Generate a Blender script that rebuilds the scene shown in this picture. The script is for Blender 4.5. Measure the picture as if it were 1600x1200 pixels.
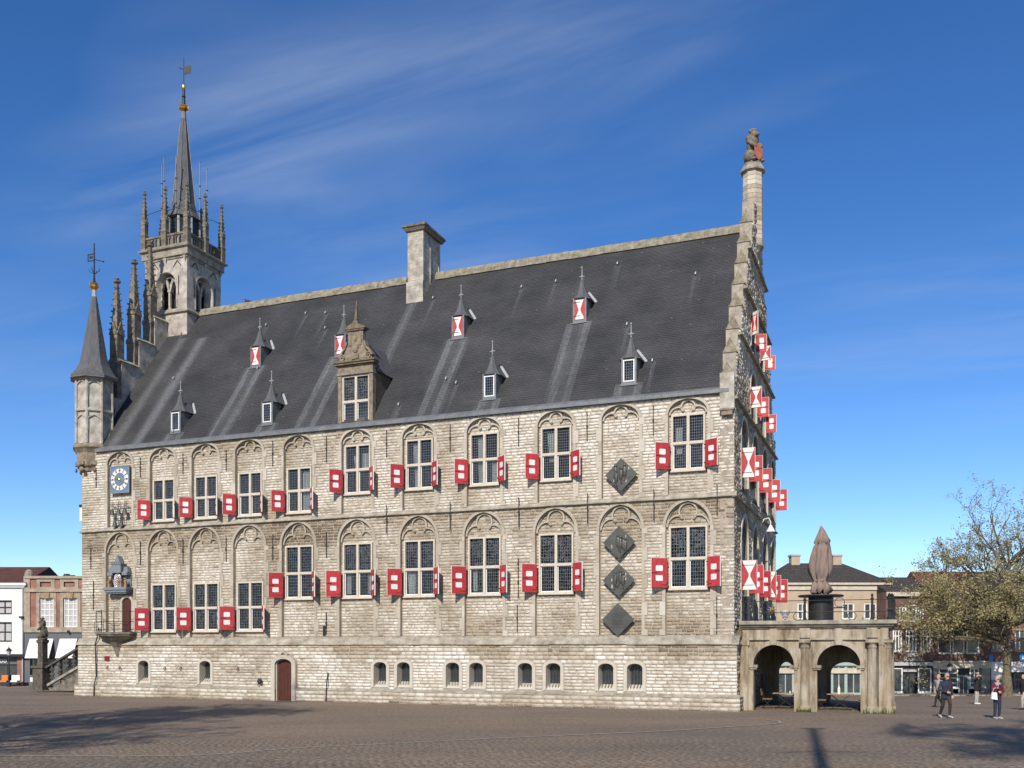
import bpy, bmesh, math, random
import numpy as np
from mathutils import Vector, Matrix
from mathutils import noise as mnoise

R = math.radians
rnd = random.Random(11)
scene = bpy.context.scene
for o in list(bpy.data.objects):
    bpy.data.objects.remove(o)
col = scene.collection

# ------------------------------------------------------------------ camera
cam = bpy.data.cameras.new('camera')
cam.sensor_width = 36.0
cam.lens = 34.47
cam.shift_y = 0.2575
cam.clip_start = 0.1
cam.clip_end = 4000
camo = bpy.data.objects.new('camera', cam)
camo.location = (0, 0, 2.78)
camo.rotation_euler = (R(90), 0, 0)
col.objects.link(camo)
scene.camera = camo

# ------------------------------------------------------------------ light
SUN_EL = 35.0
SUN_H = Vector((0.276, 0.961, 0)).normalized()      # horizontal travel direction of the light
world = bpy.data.worlds.new('World')
scene.world = world
world.use_nodes = True
wn = world.node_tree.nodes
wl = world.node_tree.links
wn.clear()
w_out = wn.new('ShaderNodeOutputWorld')
w_bg = wn.new('ShaderNodeBackground')
w_bg.inputs['Strength'].default_value = 0.148
sky = wn.new('ShaderNodeTexSky')
sky.sky_type = 'NISHITA'
sky.sun_disc = False
sky.sun_elevation = R(SUN_EL)
sky.sun_rotation = math.atan2(-SUN_H.x, -SUN_H.y)
sky.altitude = 0
sky.air_density = 0.75
sky.dust_density = 0.05
sky.ozone_density = 2.2
# thin cirrus: noise on the sky seen as a flat layer far above
tc = wn.new('ShaderNodeTexCoord')
sep = wn.new('ShaderNodeSeparateXYZ')
wl.new(tc.outputs['Generated'], sep.inputs[0])
mx = wn.new('ShaderNodeMath'); mx.operation = 'MAXIMUM'; mx.inputs[1].default_value = 0.06
wl.new(sep.outputs['Z'], mx.inputs[0])
dx = wn.new('ShaderNodeMath'); dx.operation = 'DIVIDE'
dy = wn.new('ShaderNodeMath'); dy.operation = 'DIVIDE'
wl.new(sep.outputs['X'], dx.inputs[0]); wl.new(mx.outputs[0], dx.inputs[1])
wl.new(sep.outputs['Y'], dy.inputs[0]); wl.new(mx.outputs[0], dy.inputs[1])
cmb = wn.new('ShaderNodeCombineXYZ')
wl.new(dx.outputs[0], cmb.inputs['X']); wl.new(dy.outputs[0], cmb.inputs['Y'])
mp0 = wn.new('ShaderNodeMapping')
mp0.inputs['Rotation'].default_value = (0, 0, R(24))
wl.new(cmb.outputs[0], mp0.inputs[0])
mp1 = wn.new('ShaderNodeMapping')
mp1.inputs['Scale'].default_value = (0.9, 3.2, 1)
mp1.inputs['Location'].default_value = (1.0, 6.1, 0)
wl.new(mp0.outputs[0], mp1.inputs[0])
n1 = wn.new('ShaderNodeTexNoise'); n1.inputs['Scale'].default_value = 0.9
n1.inputs['Detail'].default_value = 9; n1.inputs['Roughness'].default_value = 0.56
n1.inputs['Distortion'].default_value = 0.7
wl.new(mp1.outputs[0], n1.inputs['Vector'])
mp2 = wn.new('ShaderNodeMapping'); mp2.inputs['Scale'].default_value = (0.8, 1.9, 1)
mp2.inputs['Location'].default_value = (7.7, 0.9, 0)
wl.new(mp0.outputs[0], mp2.inputs[0])
n2 = wn.new('ShaderNodeTexNoise'); n2.inputs['Scale'].default_value = 0.7; n2.inputs['Detail'].default_value = 3
wl.new(mp2.outputs[0], n2.inputs['Vector'])
r1 = wn.new('ShaderNodeMapRange'); r1.inputs[1].default_value = 0.36; r1.inputs[2].default_value = 0.72
r2 = wn.new('ShaderNodeMapRange'); r2.inputs[1].default_value = 0.42; r2.inputs[2].default_value = 0.66
wl.new(n1.outputs['Fac'], r1.inputs[0]); wl.new(n2.outputs['Fac'], r2.inputs[0])
mm = wn.new('ShaderNodeMath'); mm.operation = 'MULTIPLY'
wl.new(r1.outputs[0], mm.inputs[0]); wl.new(r2.outputs[0], mm.inputs[1])
mm2 = wn.new('ShaderNodeMath'); mm2.operation = 'MULTIPLY'; mm2.inputs[1].default_value = 0.33
lowfade = wn.new('ShaderNodeMapRange'); lowfade.inputs[1].default_value = 0.16; lowfade.inputs[2].default_value = 0.40
wl.new(sep.outputs['Z'], lowfade.inputs[0])
mm3 = wn.new('ShaderNodeMath'); mm3.operation = 'MULTIPLY'
wl.new(mm.outputs[0], mm3.inputs[0]); wl.new(lowfade.outputs[0], mm3.inputs[1])
wl.new(mm3.outputs[0], mm2.inputs[0])
mixc = wn.new('ShaderNodeMixRGB'); mixc.blend_type = 'MIX'
mixc.inputs['Color2'].default_value = (4.2, 4.7, 5.4, 1)
wl.new(mm2.outputs[0], mixc.inputs['Fac'])
hs = wn.new('ShaderNodeHueSaturation'); hs.inputs['Saturation'].default_value = 1.28; hs.inputs['Hue'].default_value = 0.508
hs.inputs['Value'].default_value = 1.0
wl.new(sky.outputs[0], hs.inputs['Color'])
wl.new(hs.outputs[0], mixc.inputs['Color1'])
wl.new(mixc.outputs[0], w_bg.inputs['Color'])
wl.new(w_bg.outputs[0], w_out.inputs['Surface'])

sl = bpy.data.lights.new('sun', 'SUN')
sl.energy = 5.0
sl.angle = R(0.53)
sl.color = (1.0, 0.93, 0.83)
so = bpy.data.objects.new('sun', sl)
ldir = Vector((SUN_H.x*math.cos(R(SUN_EL)), SUN_H.y*math.cos(R(SUN_EL)), -math.sin(R(SUN_EL))))
so.rotation_euler = ldir.to_track_quat('-Z', 'Y').to_euler()
so.location = (0, -40, 60)
col.objects.link(so)

vs_ = scene.view_settings
vs_.view_transform = 'Standard'
vs_.look = 'None'
vs_.exposure = 0.08
vs_.gamma = 1.0
vs_.use_curve_mapping = False

# ------------------------------------------------------------------ materials
def nodemat(name):
    m = bpy.data.materials.new(name)
    m.use_nodes = True
    nt = m.node_tree
    return m, nt.nodes, nt.links, nt.nodes['Principled BSDF']

def ramp(nodes, stops):
    r = nodes.new('ShaderNodeValToRGB')
    els = r.color_ramp.elements
    while len(els) < len(stops):
        els.new(0.5)
    for e, (p, c) in zip(els, stops):
        e.position = p
        e.color = (c[0], c[1], c[2], 1)
    return r

def coords(nodes, links, scale=(1, 1, 1), rot=(0, 0, 0), kind='Object'):
    t = nodes.new('ShaderNodeTexCoord')
    mp = nodes.new('ShaderNodeMapping')
    mp.inputs['Scale'].default_value = scale
    mp.inputs['Rotation'].default_value = rot
    links.new(t.outputs[kind], mp.inputs[0])
    return mp.outputs[0]

def simple(name, c, rough=0.7, metal=0.0, var=0.2, scale=5.0, bump=0.0, bscale=30.0, spec=0.4, c2=None, stretch=(1, 1, 1)):
    m, n, l, b = nodemat(name)
    v = coords(n, l, stretch)
    t = n.new('ShaderNodeTexNoise')
    t.inputs['Scale'].default_value = scale
    t.inputs['Detail'].default_value = 6
    t.inputs['Roughness'].default_value = 0.65
    l.new(v, t.inputs['Vector'])
    lo = tuple(x*(1-var) for x in c)
    hi = c2 if c2 else tuple(min(1, x*(1+var)) for x in c)
    rp = ramp(n, [(0.3, lo), (0.72, hi)])
    l.new(t.outputs['Fac'], rp.inputs[0])
    l.new(rp.outputs[0], b.inputs['Base Color'])
    b.inputs['Roughness'].default_value = rough
    b.inputs['Metallic'].default_value = metal
    b.inputs['Specular IOR Level'].default_value = spec
    if bump:
        t2 = n.new('ShaderNodeTexNoise'); t2.inputs['Scale'].default_value = bscale; t2.inputs['Detail'].default_value = 5
        l.new(v, t2.inputs['Vector'])
        bp = n.new('ShaderNodeBump'); bp.inputs['Strength'].default_value = bump; bp.inputs['Distance'].default_value = 0.02
        l.new(t2.outputs['Fac'], bp.inputs['Height'])
        l.new(bp.outputs[0], b.inputs['Normal'])
    return m

def masonry_mat(name, stops, bump=0.6):
    """stone whose colour follows the per-block attribute 'tone', with grain and patches of its own"""
    m, n, l, b = nodemat(name)
    at = n.new('ShaderNodeAttribute'); at.attribute_name = 'tone'
    v = coords(n, l)
    t1 = n.new('ShaderNodeTexNoise'); t1.inputs['Scale'].default_value = 9; t1.inputs['Detail'].default_value = 7; t1.inputs['Roughness'].default_value = 0.7
    t2 = n.new('ShaderNodeTexNoise'); t2.inputs['Scale'].default_value = 0.55; t2.inputs['Detail'].default_value = 4
    l.new(v, t1.inputs['Vector']); l.new(v, t2.inputs['Vector'])
    a1 = n.new('ShaderNodeMath'); a1.operation = 'MULTIPLY_ADD'; a1.inputs[1].default_value = 0.45; a1.inputs[2].default_value = -0.225
    l.new(t1.outputs['Fac'], a1.inputs[0])
    a2 = n.new('ShaderNodeMath'); a2.operation = 'MULTIPLY_ADD'; a2.inputs[1].default_value = 0.55; a2.inputs[2].default_value = -0.275
    l.new(t2.outputs['Fac'], a2.inputs[0])
    s1 = n.new('ShaderNodeMath'); s1.operation = 'ADD'
    s2 = n.new('ShaderNodeMath'); s2.operation = 'ADD'
    l.new(at.outputs['Fac'], s1.inputs[0]); l.new(a1.outputs[0], s1.inputs[1])
    l.new(s1.outputs[0], s2.inputs[0]); l.new(a2.outputs[0], s2.inputs[1])
    rp = ramp(n, stops)
    l.new(s2.outputs[0], rp.inputs[0])
    l.new(rp.outputs[0], b.inputs['Base Color'])
    b.inputs['Roughness'].default_value = 0.9
    b.inputs['Specular IOR Level'].default_value = 0.2
    t3 = n.new('ShaderNodeTexNoise'); t3.inputs['Scale'].default_value = 22; t3.inputs['Detail'].default_value = 6
    l.new(v, t3.inputs['Vector'])
    bp = n.new('ShaderNodeBump'); bp.inputs['Strength'].default_value = bump; bp.inputs['Distance'].default_value = 0.03
    l.new(t3.outputs['Fac'], bp.inputs['Height'])
    l.new(bp.outputs[0], b.inputs['Normal'])
    return m

M = {}
M['masonry'] = masonry_mat('limestone_masonry', [(0.0, (0.145, 0.107, 0.069)), (0.3, (0.30, 0.24, 0.168)), (0.55, (0.465, 0.405, 0.318)), (0.8, (0.635, 0.585, 0.498)), (1.0, (0.73, 0.695, 0.625))], 0.8)
M['mortar'] = simple('mortar', (0.33, 0.285, 0.225), 0.95, var=0.35, scale=4, bump=0.5)
M['dressed'] = masonry_mat('dressed_limestone', [(0.0, (0.19, 0.152, 0.108)), (0.35, (0.33, 0.28, 0.21)), (0.6, (0.47, 0.42, 0.345)), (1.0, (0.62, 0.585, 0.515))], 0.3)
M['darkstone'] = simple('weathered_dark_stone', (0.115, 0.095, 0.067), 0.9, var=0.45, scale=3.0, bump=0.5, c2=(0.27, 0.23, 0.175))
M['towerstone'] = simple('pale_tower_stone', (0.38, 0.33, 0.265), 0.9, var=0.5, scale=2.0, bump=0.35, c2=(0.56, 0.51, 0.435))
M['mossstone'] = simple('mossy_ridge_stone', (0.19, 0.165, 0.11), 0.95, var=0.45, scale=3, bump=0.5, c2=(0.34, 0.305, 0.225))
M['dormertop'] = simple('dark_mossy_dormer_stone', (0.13, 0.105, 0.06), 0.95, var=0.45, scale=4, bump=0.5, c2=(0.24, 0.20, 0.13))
M['coping'] = simple('grey_coping_stone', (0.27, 0.24, 0.185), 0.95, var=0.45, scale=2.5, bump=0.5, c2=(0.42, 0.38, 0.30))
M['ledge'] = simple('pale_ledge_stone', (0.30, 0.26, 0.195), 0.95, var=0.4, scale=2.0, bump=0.5, c2=(0.46, 0.41, 0.325))
M['stepstone'] = simple('mossy_step_stone', (0.20, 0.17, 0.11), 0.95, var=0.45, scale=3, bump=0.5, c2=(0.36, 0.315, 0.225))
def sandstone_mat():
    m, n, l, b = nodemat('ochre_sandstone')
    v = coords(n, l)
    t1 = n.new('ShaderNodeTexNoise'); t1.inputs['Scale'].default_value = 0.9; t1.inputs['Detail'].default_value = 6; t1.inputs['Roughness'].default_value = 0.65
    l.new(v, t1.inputs['Vector'])
    r1 = ramp(n, [(0.28, (0.27, 0.185, 0.10)), (0.45, (0.32, 0.26, 0.178)), (0.62, (0.40, 0.345, 0.265)), (0.8, (0.30, 0.275, 0.23))])
    l.new(t1.outputs['Fac'], r1.inputs[0])
    # grime running down
    t2 = n.new('ShaderNodeTexNoise'); t2.inputs['Scale'].default_value = 2.2; t2.inputs['Detail'].default_value = 7; t2.inputs['Roughness'].default_value = 0.7
    l.new(coords(n, l, (1.6, 1.6, 0.28)), t2.inputs['Vector'])
    r2 = ramp(n, [(0.36, (0.34, 0.31, 0.27)), (0.56, (1, 1, 1))]); l.new(t2.outputs['Fac'], r2.inputs[0])
    mu = n.new('ShaderNodeMixRGB'); mu.blend_type = 'MULTIPLY'; mu.inputs[0].default_value = 0.85
    l.new(r1.outputs[0], mu.inputs[1]); l.new(r2.outputs[0], mu.inputs[2])
    l.new(mu.outputs[0], b.inputs['Base Color']); b.inputs['Roughness'].default_value = 0.9
    t3 = n.new('ShaderNodeTexNoise'); t3.inputs['Scale'].default_value = 18; t3.inputs['Detail'].default_value = 6; l.new(v, t3.inputs['Vector'])
    bp = n.new('ShaderNodeBump'); bp.inputs['Strength'].default_value = 0.4; bp.inputs['Distance'].default_value = 0.02
    l.new(t3.outputs['Fac'], bp.inputs['Height']); l.new(bp.outputs[0], b.inputs['Normal'])
    return m
M['sandstone'] = sandstone_mat()
M['brownstone'] = simple('brown_dormer_stone', (0.18, 0.138, 0.093), 0.9, var=0.4, scale=4, bump=0.5, c2=(0.33, 0.27, 0.195))
M['lead'] = simple('lead_sheet', (0.16, 0.165, 0.17), 0.55, metal=0.2, var=0.3, scale=3, bump=0.15)
M['leadlight'] = simple('pale_lead_flashing', (0.36, 0.37, 0.37), 0.5, metal=0.2, var=0.25, scale=3)
M['came'] = simple('lead_cames', (0.125, 0.128, 0.135), 0.5, metal=0.1, var=0.2, scale=8)
M['iron'] = simple('black_iron', (0.022, 0.02, 0.019), 0.6, var=0.4, scale=12)
M['red'] = simple('red_shutter_paint', (0.43, 0.016, 0.022), 0.5, var=0.28, scale=2.5, bump=0.1, c2=(0.50, 0.035, 0.038), stretch=(3, 3, .7))
M['white'] = simple('white_paint', (0.70, 0.685, 0.65), 0.55, var=0.12, scale=4)
M['windowstone'] = simple('painted_window_stone', (0.52, 0.465, 0.375), 0.8, var=0.15, scale=5, bump=0.1)
M['gold'] = simple('gilding', (0.85, 0.48, 0.12), 0.3, metal=1.0, var=0.15)
M['clockblue'] = simple('clock_blue', (0.125, 0.185, 0.245), 0.5, var=0.2)
M['bluegrey'] = simple('blue_grey_paint', (0.175, 0.195, 0.215), 0.6, var=0.15)
M['wood'] = simple('red_brown_door_wood', (0.05, 0.014, 0.008), 0.5, var=0.45, scale=7, stretch=(5, 5, 0.6), bump=0.2, c2=(0.115, 0.032, 0.016))
M['teak'] = simple('teak_slats', (0.33, 0.20, 0.10), 0.7, var=0.3, scale=9)
M['bronze'] = simple('dark_bronze', (0.075, 0.076, 0.066), 0.5, metal=0.25, var=0.25, scale=3, bump=0.2, bscale=10)
M['curtain'] = simple('curtain_cloth', (0.72, 0.71, 0.67), 0.9, var=0.1)
M['interior'] = simple('dark_room', (0.03, 0.028, 0.025), 0.95, var=0.3)
M['canvas'] = simple('mauve_canvas', (0.225, 0.165, 0.138), 0.95, var=0.28, scale=4, bump=0.6, bscale=9, stretch=(3, 3, .5))
M['blackpaint'] = simple('black_paint', (0.018, 0.017, 0.017), 0.5, var=0.3)
M['plaster'] = simple('white_plaster', (0.70, 0.68, 0.63), 0.85, var=0.08, scale=1.2, bump=0.1)
M['greywall'] = simple('slate_grey_paint', (0.105, 0.115, 0.125), 0.7, var=0.12, scale=1.5)
M['beige'] = simple('beige_render', (0.43, 0.34, 0.245), 0.9, var=0.14, scale=1.5, bump=0.15)
M['mint'] = simple('mint_shopfront', (0.33, 0.42, 0.38), 0.6, var=0.15)
M['creamtrim'] = simple('cream_trim', (0.52, 0.46, 0.37), 0.8, var=0.2, scale=3)
M['stonetrim'] = simple('beige_stone_trim', (0.30, 0.25, 0.18), 0.85, var=0.3, scale=2, c2=(0.42, 0.36, 0.275))
M['rust'] = simple('rust_stained_stone', (0.34, 0.21, 0.09), 0.9, var=0.4, scale=3, c2=(0.42, 0.34, 0.235))
M['bluesign'] = simple('blue_sign', (0.02, 0.22, 0.50), 0.4, var=0.1)
M['bark'] = simple('plane_bark', (0.115, 0.09, 0.058), 0.9, var=0.5, scale=5, bump=0.6, c2=(0.22, 0.185, 0.12))
M['shadebark'] = simple('dark_bark', (0.08, 0.065, 0.05), 0.9, var=0.4, scale=5)
M['skin'] = simple('skin', (0.50, 0.285, 0.20), 0.6, var=0.08)
M['navy'] = simple('navy_jacket', (0.022, 0.026, 0.040), 0.8, var=0.25, scale=9, bump=0.3)
M['brownpants'] = simple('dark_brown_trousers', (0.040, 0.024, 0.020), 0.85, var=0.25, scale=9, bump=0.3)
M['blackcloth'] = simple('black_cloth', (0.016, 0.015, 0.016), 0.85, var=0.3, scale=9, bump=0.3)
M['greypants'] = simple('light_grey_trousers', (0.37, 0.34, 0.30), 0.9, var=0.15, scale=9, bump=0.3)
M['burgundy'] = simple('burgundy_sweater', (0.115, 0.014, 0.034), 0.9, var=0.2, scale=10, bump=0.3)
M['jeans'] = simple('dark_blue_jeans', (0.020, 0.026, 0.052), 0.85, var=0.3, scale=10, bump=0.3)
M['scarf'] = simple('grey_scarf', (0.33, 0.29, 0.30), 0.95, var=0.25, scale=15)
M['tote'] = simple('white_tote', (0.70, 0.68, 0.64), 0.9, var=0.1)
M['greyshoe'] = simple('pale_shoe', (0.42, 0.41, 0.40), 0.6, var=0.15)
M['hair_grey'] = simple('grey_hair', (0.22, 0.19, 0.165), 0.8, var=0.3, scale=20)
M['hair_dark'] = simple('dark_hair', (0.028, 0.020, 0.015), 0.7, var=0.3, scale=20)
M['hair_fair'] = simple('fair_hair', (0.40, 0.27, 0.145), 0.7, var=0.25, scale=20)
M['maroon'] = simple('maroon_plate', (0.16, 0.012, 0.02), 0.5, var=0.15)
M['orange'] = simple('orange_cloth', (0.65, 0.18, 0.03), 0.7, var=0.1)
M['pigeon'] = simple('pigeon_feathers', (0.05, 0.05, 0.055), 0.8, var=0.3)
M['windowgrey'] = simple('far_window_glass', (0.035, 0.04, 0.043), 0.12, var=0.35, scale=0.9, spec=0.6, c2=(0.09, 0.10, 0.105))

def glass_mat():
    m, n, l, b = nodemat('window_glass')
    out = n['Material Output']
    tr = n.new('ShaderNodeBsdfTransparent'); tr.inputs[0].default_value = (0.80, 0.83, 0.84, 1)
    gl = n.new('ShaderNodeBsdfGlossy'); gl.inputs['Roughness'].default_value = 0.04
    v = coords(n, l)
    t = n.new('ShaderNodeTexNoise'); t.inputs['Scale'].default_value = 2.5; t.inputs['Detail'].default_value = 2
    l.new(v, t.inputs['Vector'])
    bp = n.new('ShaderNodeBump'); bp.inputs['Strength'].default_value = 0.25; bp.inputs['Distance'].default_value = 0.02
    l.new(t.outputs['Fac'], bp.inputs['Height']); l.new(bp.outputs[0], gl.inputs['Normal'])
    # every little leaded pane sits at its own slight angle
    tcx = n.new('ShaderNodeTexCoord')
    sn = n.new('ShaderNodeVectorMath'); sn.operation = 'SNAP'; sn.inputs[1].default_value = (0.105, 10, 0.125)
    l.new(tcx.outputs['Object'], sn.inputs[0])
    oi = n.new('ShaderNodeObjectInfo')
    ad = n.new('ShaderNodeVectorMath'); ad.operation = 'ADD'
    l.new(sn.outputs[0], ad.inputs[0]); l.new(oi.outputs['Random'], ad.inputs[1])
    wnz = n.new('ShaderNodeTexWhiteNoise'); wnz.noise_dimensions = '3D'; l.new(ad.outputs[0], wnz.inputs['Vector'])
    sb = n.new('ShaderNodeVectorMath'); sb.operation = 'SUBTRACT'; sb.inputs[1].default_value = (0.5, 0.5, 0.5); l.new(wnz.outputs['Color'], sb.inputs[0])
    sc_ = n.new('ShaderNodeVectorMath'); sc_.operation = 'SCALE'; sc_.inputs['Scale'].default_value = 0.16; l.new(sb.outputs[0], sc_.inputs[0])
    a3 = n.new('ShaderNodeVectorMath'); a3.operation = 'ADD'; l.new(bp.outputs[0], a3.inputs[0]); l.new(sc_.outputs[0], a3.inputs[1])
    nm = n.new('ShaderNodeVectorMath'); nm.operation = 'NORMALIZE'; l.new(a3.outputs[0], nm.inputs[0])
    l.new(nm.outputs[0], gl.inputs['Normal'])
    fr = n.new('ShaderNodeFresnel'); fr.inputs['IOR'].default_value = 1.42
    mx = n.new('ShaderNodeMixShader')
    l.new(fr.outputs[0], mx.inputs[0]); l.new(tr.outputs[0], mx.inputs[1]); l.new(gl.outputs[0], mx.inputs[2])
    l.new(mx.outputs[0], out.inputs['Surface'])
    n.remove(b)
    return m
def fade_by_object(m, amt):
    n, l = m.node_tree.nodes, m.node_tree.links
    b = n['Principled BSDF']
    src = b.inputs['Base Color'].links[0].from_socket
    oi = n.new('ShaderNodeObjectInfo')
    mr = n.new('ShaderNodeMapRange'); mr.inputs[3].default_value = 1-amt; mr.inputs[4].default_value = 1+amt
    l.new(oi.outputs['Random'], mr.inputs[0])
    hsv = n.new('ShaderNodeHueSaturation'); l.new(src, hsv.inputs['Color']); l.new(mr.outputs[0], hsv.inputs['Value'])
    t = n.new('ShaderNodeTexNoise'); t.inputs['Scale'].default_value = 5; t.inputs['Detail'].default_value = 6
    l.new(coords(n, l, (4, 4, 0.6)), t.inputs['Vector'])
    mr2 = n.new('ShaderNodeMapRange'); mr2.inputs[1].default_value = 0.35; mr2.inputs[2].default_value = 0.75; mr2.inputs[3].default_value = 1.0; mr2.inputs[4].default_value = 0.92
    l.new(t.outputs['Fac'], mr2.inputs[0]); l.new(mr2.outputs[0], hsv.inputs['Saturation'])
    l.new(hsv.outputs[0], b.inputs['Base Color'])
fade_by_object(M['red'], 0.13)
M['glass'] = glass_mat()

def brickwall(name, c1, c2, mortar, sc=1.0):
    m, n, l, b = nodemat(name)
    t = n.new('ShaderNodeTexCoord')
    sp = n.new('ShaderNodeSeparateXYZ'); l.new(t.outputs['Object'], sp.inputs[0])
    ad = n.new('ShaderNodeMath'); ad.operation = 'ADD'; l.new(sp.outputs['X'], ad.inputs[0]); l.new(sp.outputs['Y'], ad.inputs[1])
    cb = n.new('ShaderNodeCombineXYZ'); l.new(ad.outputs[0], cb.inputs['X']); l.new(sp.outputs['Z'], cb.inputs['Y'])
    bt = n.new('ShaderNodeTexBrick'); bt.inputs['Scale'].default_value = sc
    bt.inputs['Brick Width'].default_value = 0.22; bt.inputs['Row Height'].default_value = 0.07; bt.inputs['Mortar Size'].default_value = 0.008
    bt.inputs['Color1'].default_value = (*c1, 1); bt.inputs['Color2'].default_value = (*c2, 1); bt.inputs['Mortar'].default_value = (*mortar, 1)
    l.new(cb.outputs[0], bt.inputs['Vector'])
    ns = n.new('ShaderNodeTexNoise'); ns.inputs['Scale'].default_value = 1.2; ns.inputs['Detail'].default_value = 5
    l.new(t.outputs['Object'], ns.inputs['Vector'])
    rp = ramp(n, [(0.3, (0.6, 0.6, 0.6)), (0.7, (1.2, 1.2, 1.2))]); l.new(ns.outputs['Fac'], rp.inputs[0])
    mu = n.new('ShaderNodeMixRGB'); mu.blend_type = 'MULTIPLY'; mu.inputs[0].default_value = 1
    l.new(bt.outputs['Color'], mu.inputs[1]); l.new(rp.outputs[0], mu.inputs[2])
    l.new(mu.outputs[0], b.inputs['Base Color']); b.inputs['Roughness'].default_value = 0.9
    return m
M['redbrick'] = brickwall('red_brick', (0.33, 0.11, 0.075), (0.27, 0.085, 0.06), (0.30, 0.24, 0.19))
M['brownbrick'] = brickwall('brown_brick', (0.165, 0.085, 0.065), (0.12, 0.062, 0.05), (0.17, 0.14, 0.12))
M['shopbrick'] = brickwall('reddish_brown_brick', (0.215, 0.115, 0.08), (0.16, 0.085, 0.065), (0.20, 0.17, 0.14))
M['dormerbrick'] = brickwall('dark_dormer_brick', (0.14, 0.095, 0.06), (0.10, 0.07, 0.045), (0.17, 0.13, 0.09))

def tileroof(name, c1, c2):
    m, n, l, b = nodemat(name)
    t = n.new('ShaderNodeTexCoord')
    sp = n.new('ShaderNodeSeparateXYZ'); l.new(t.outputs['Object'], sp.inputs[0])
    cb = n.new('ShaderNodeCombineXYZ'); l.new(sp.outputs['X'], cb.inputs['X']); l.new(sp.outputs['Z'], cb.inputs['Y'])
    bt = n.new('ShaderNodeTexBrick'); bt.offset = 0.0; bt.inputs['Scale'].default_value = 1
    bt.inputs['Brick Width'].default_value = 0.24; bt.inputs['Row Height'].default_value = 0.20; bt.inputs['Mortar Size'].default_value = 0.03
    bt.inputs['Color1'].default_value = (*c1, 1); bt.inputs['Color2'].default_value = (*c2, 1)
    bt.inputs['Mortar'].default_value = (c2[0]*.45, c2[1]*.45, c2[2]*.45, 1)
    l.new(cb.outputs[0], bt.inputs['Vector'])
    l.new(bt.outputs['Color'], b.inputs['Base Color']); b.inputs['Roughness'].default_value = 0.85
    bp = n.new('ShaderNodeBump'); bp.inputs['Strength'].default_value = 0.8; bp.inputs['Distance'].default_value = 0.05; bp.invert = True
    l.new(bt.outputs['Fac'], bp.inputs['Height']); l.new(bp.outputs[0], b.inputs['Normal'])
    return m
M['redtile'] = tileroof('red_roof_tiles', (0.16, 0.055, 0.035), (0.10, 0.035, 0.025))
M['orangetile'] = tileroof('orange_roof_tiles', (0.22, 0.09, 0.05), (0.15, 0.06, 0.036))
M['darktile'] = tileroof('dark_roof_tiles', (0.085, 0.068, 0.056), (0.055, 0.045, 0.038))

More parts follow.
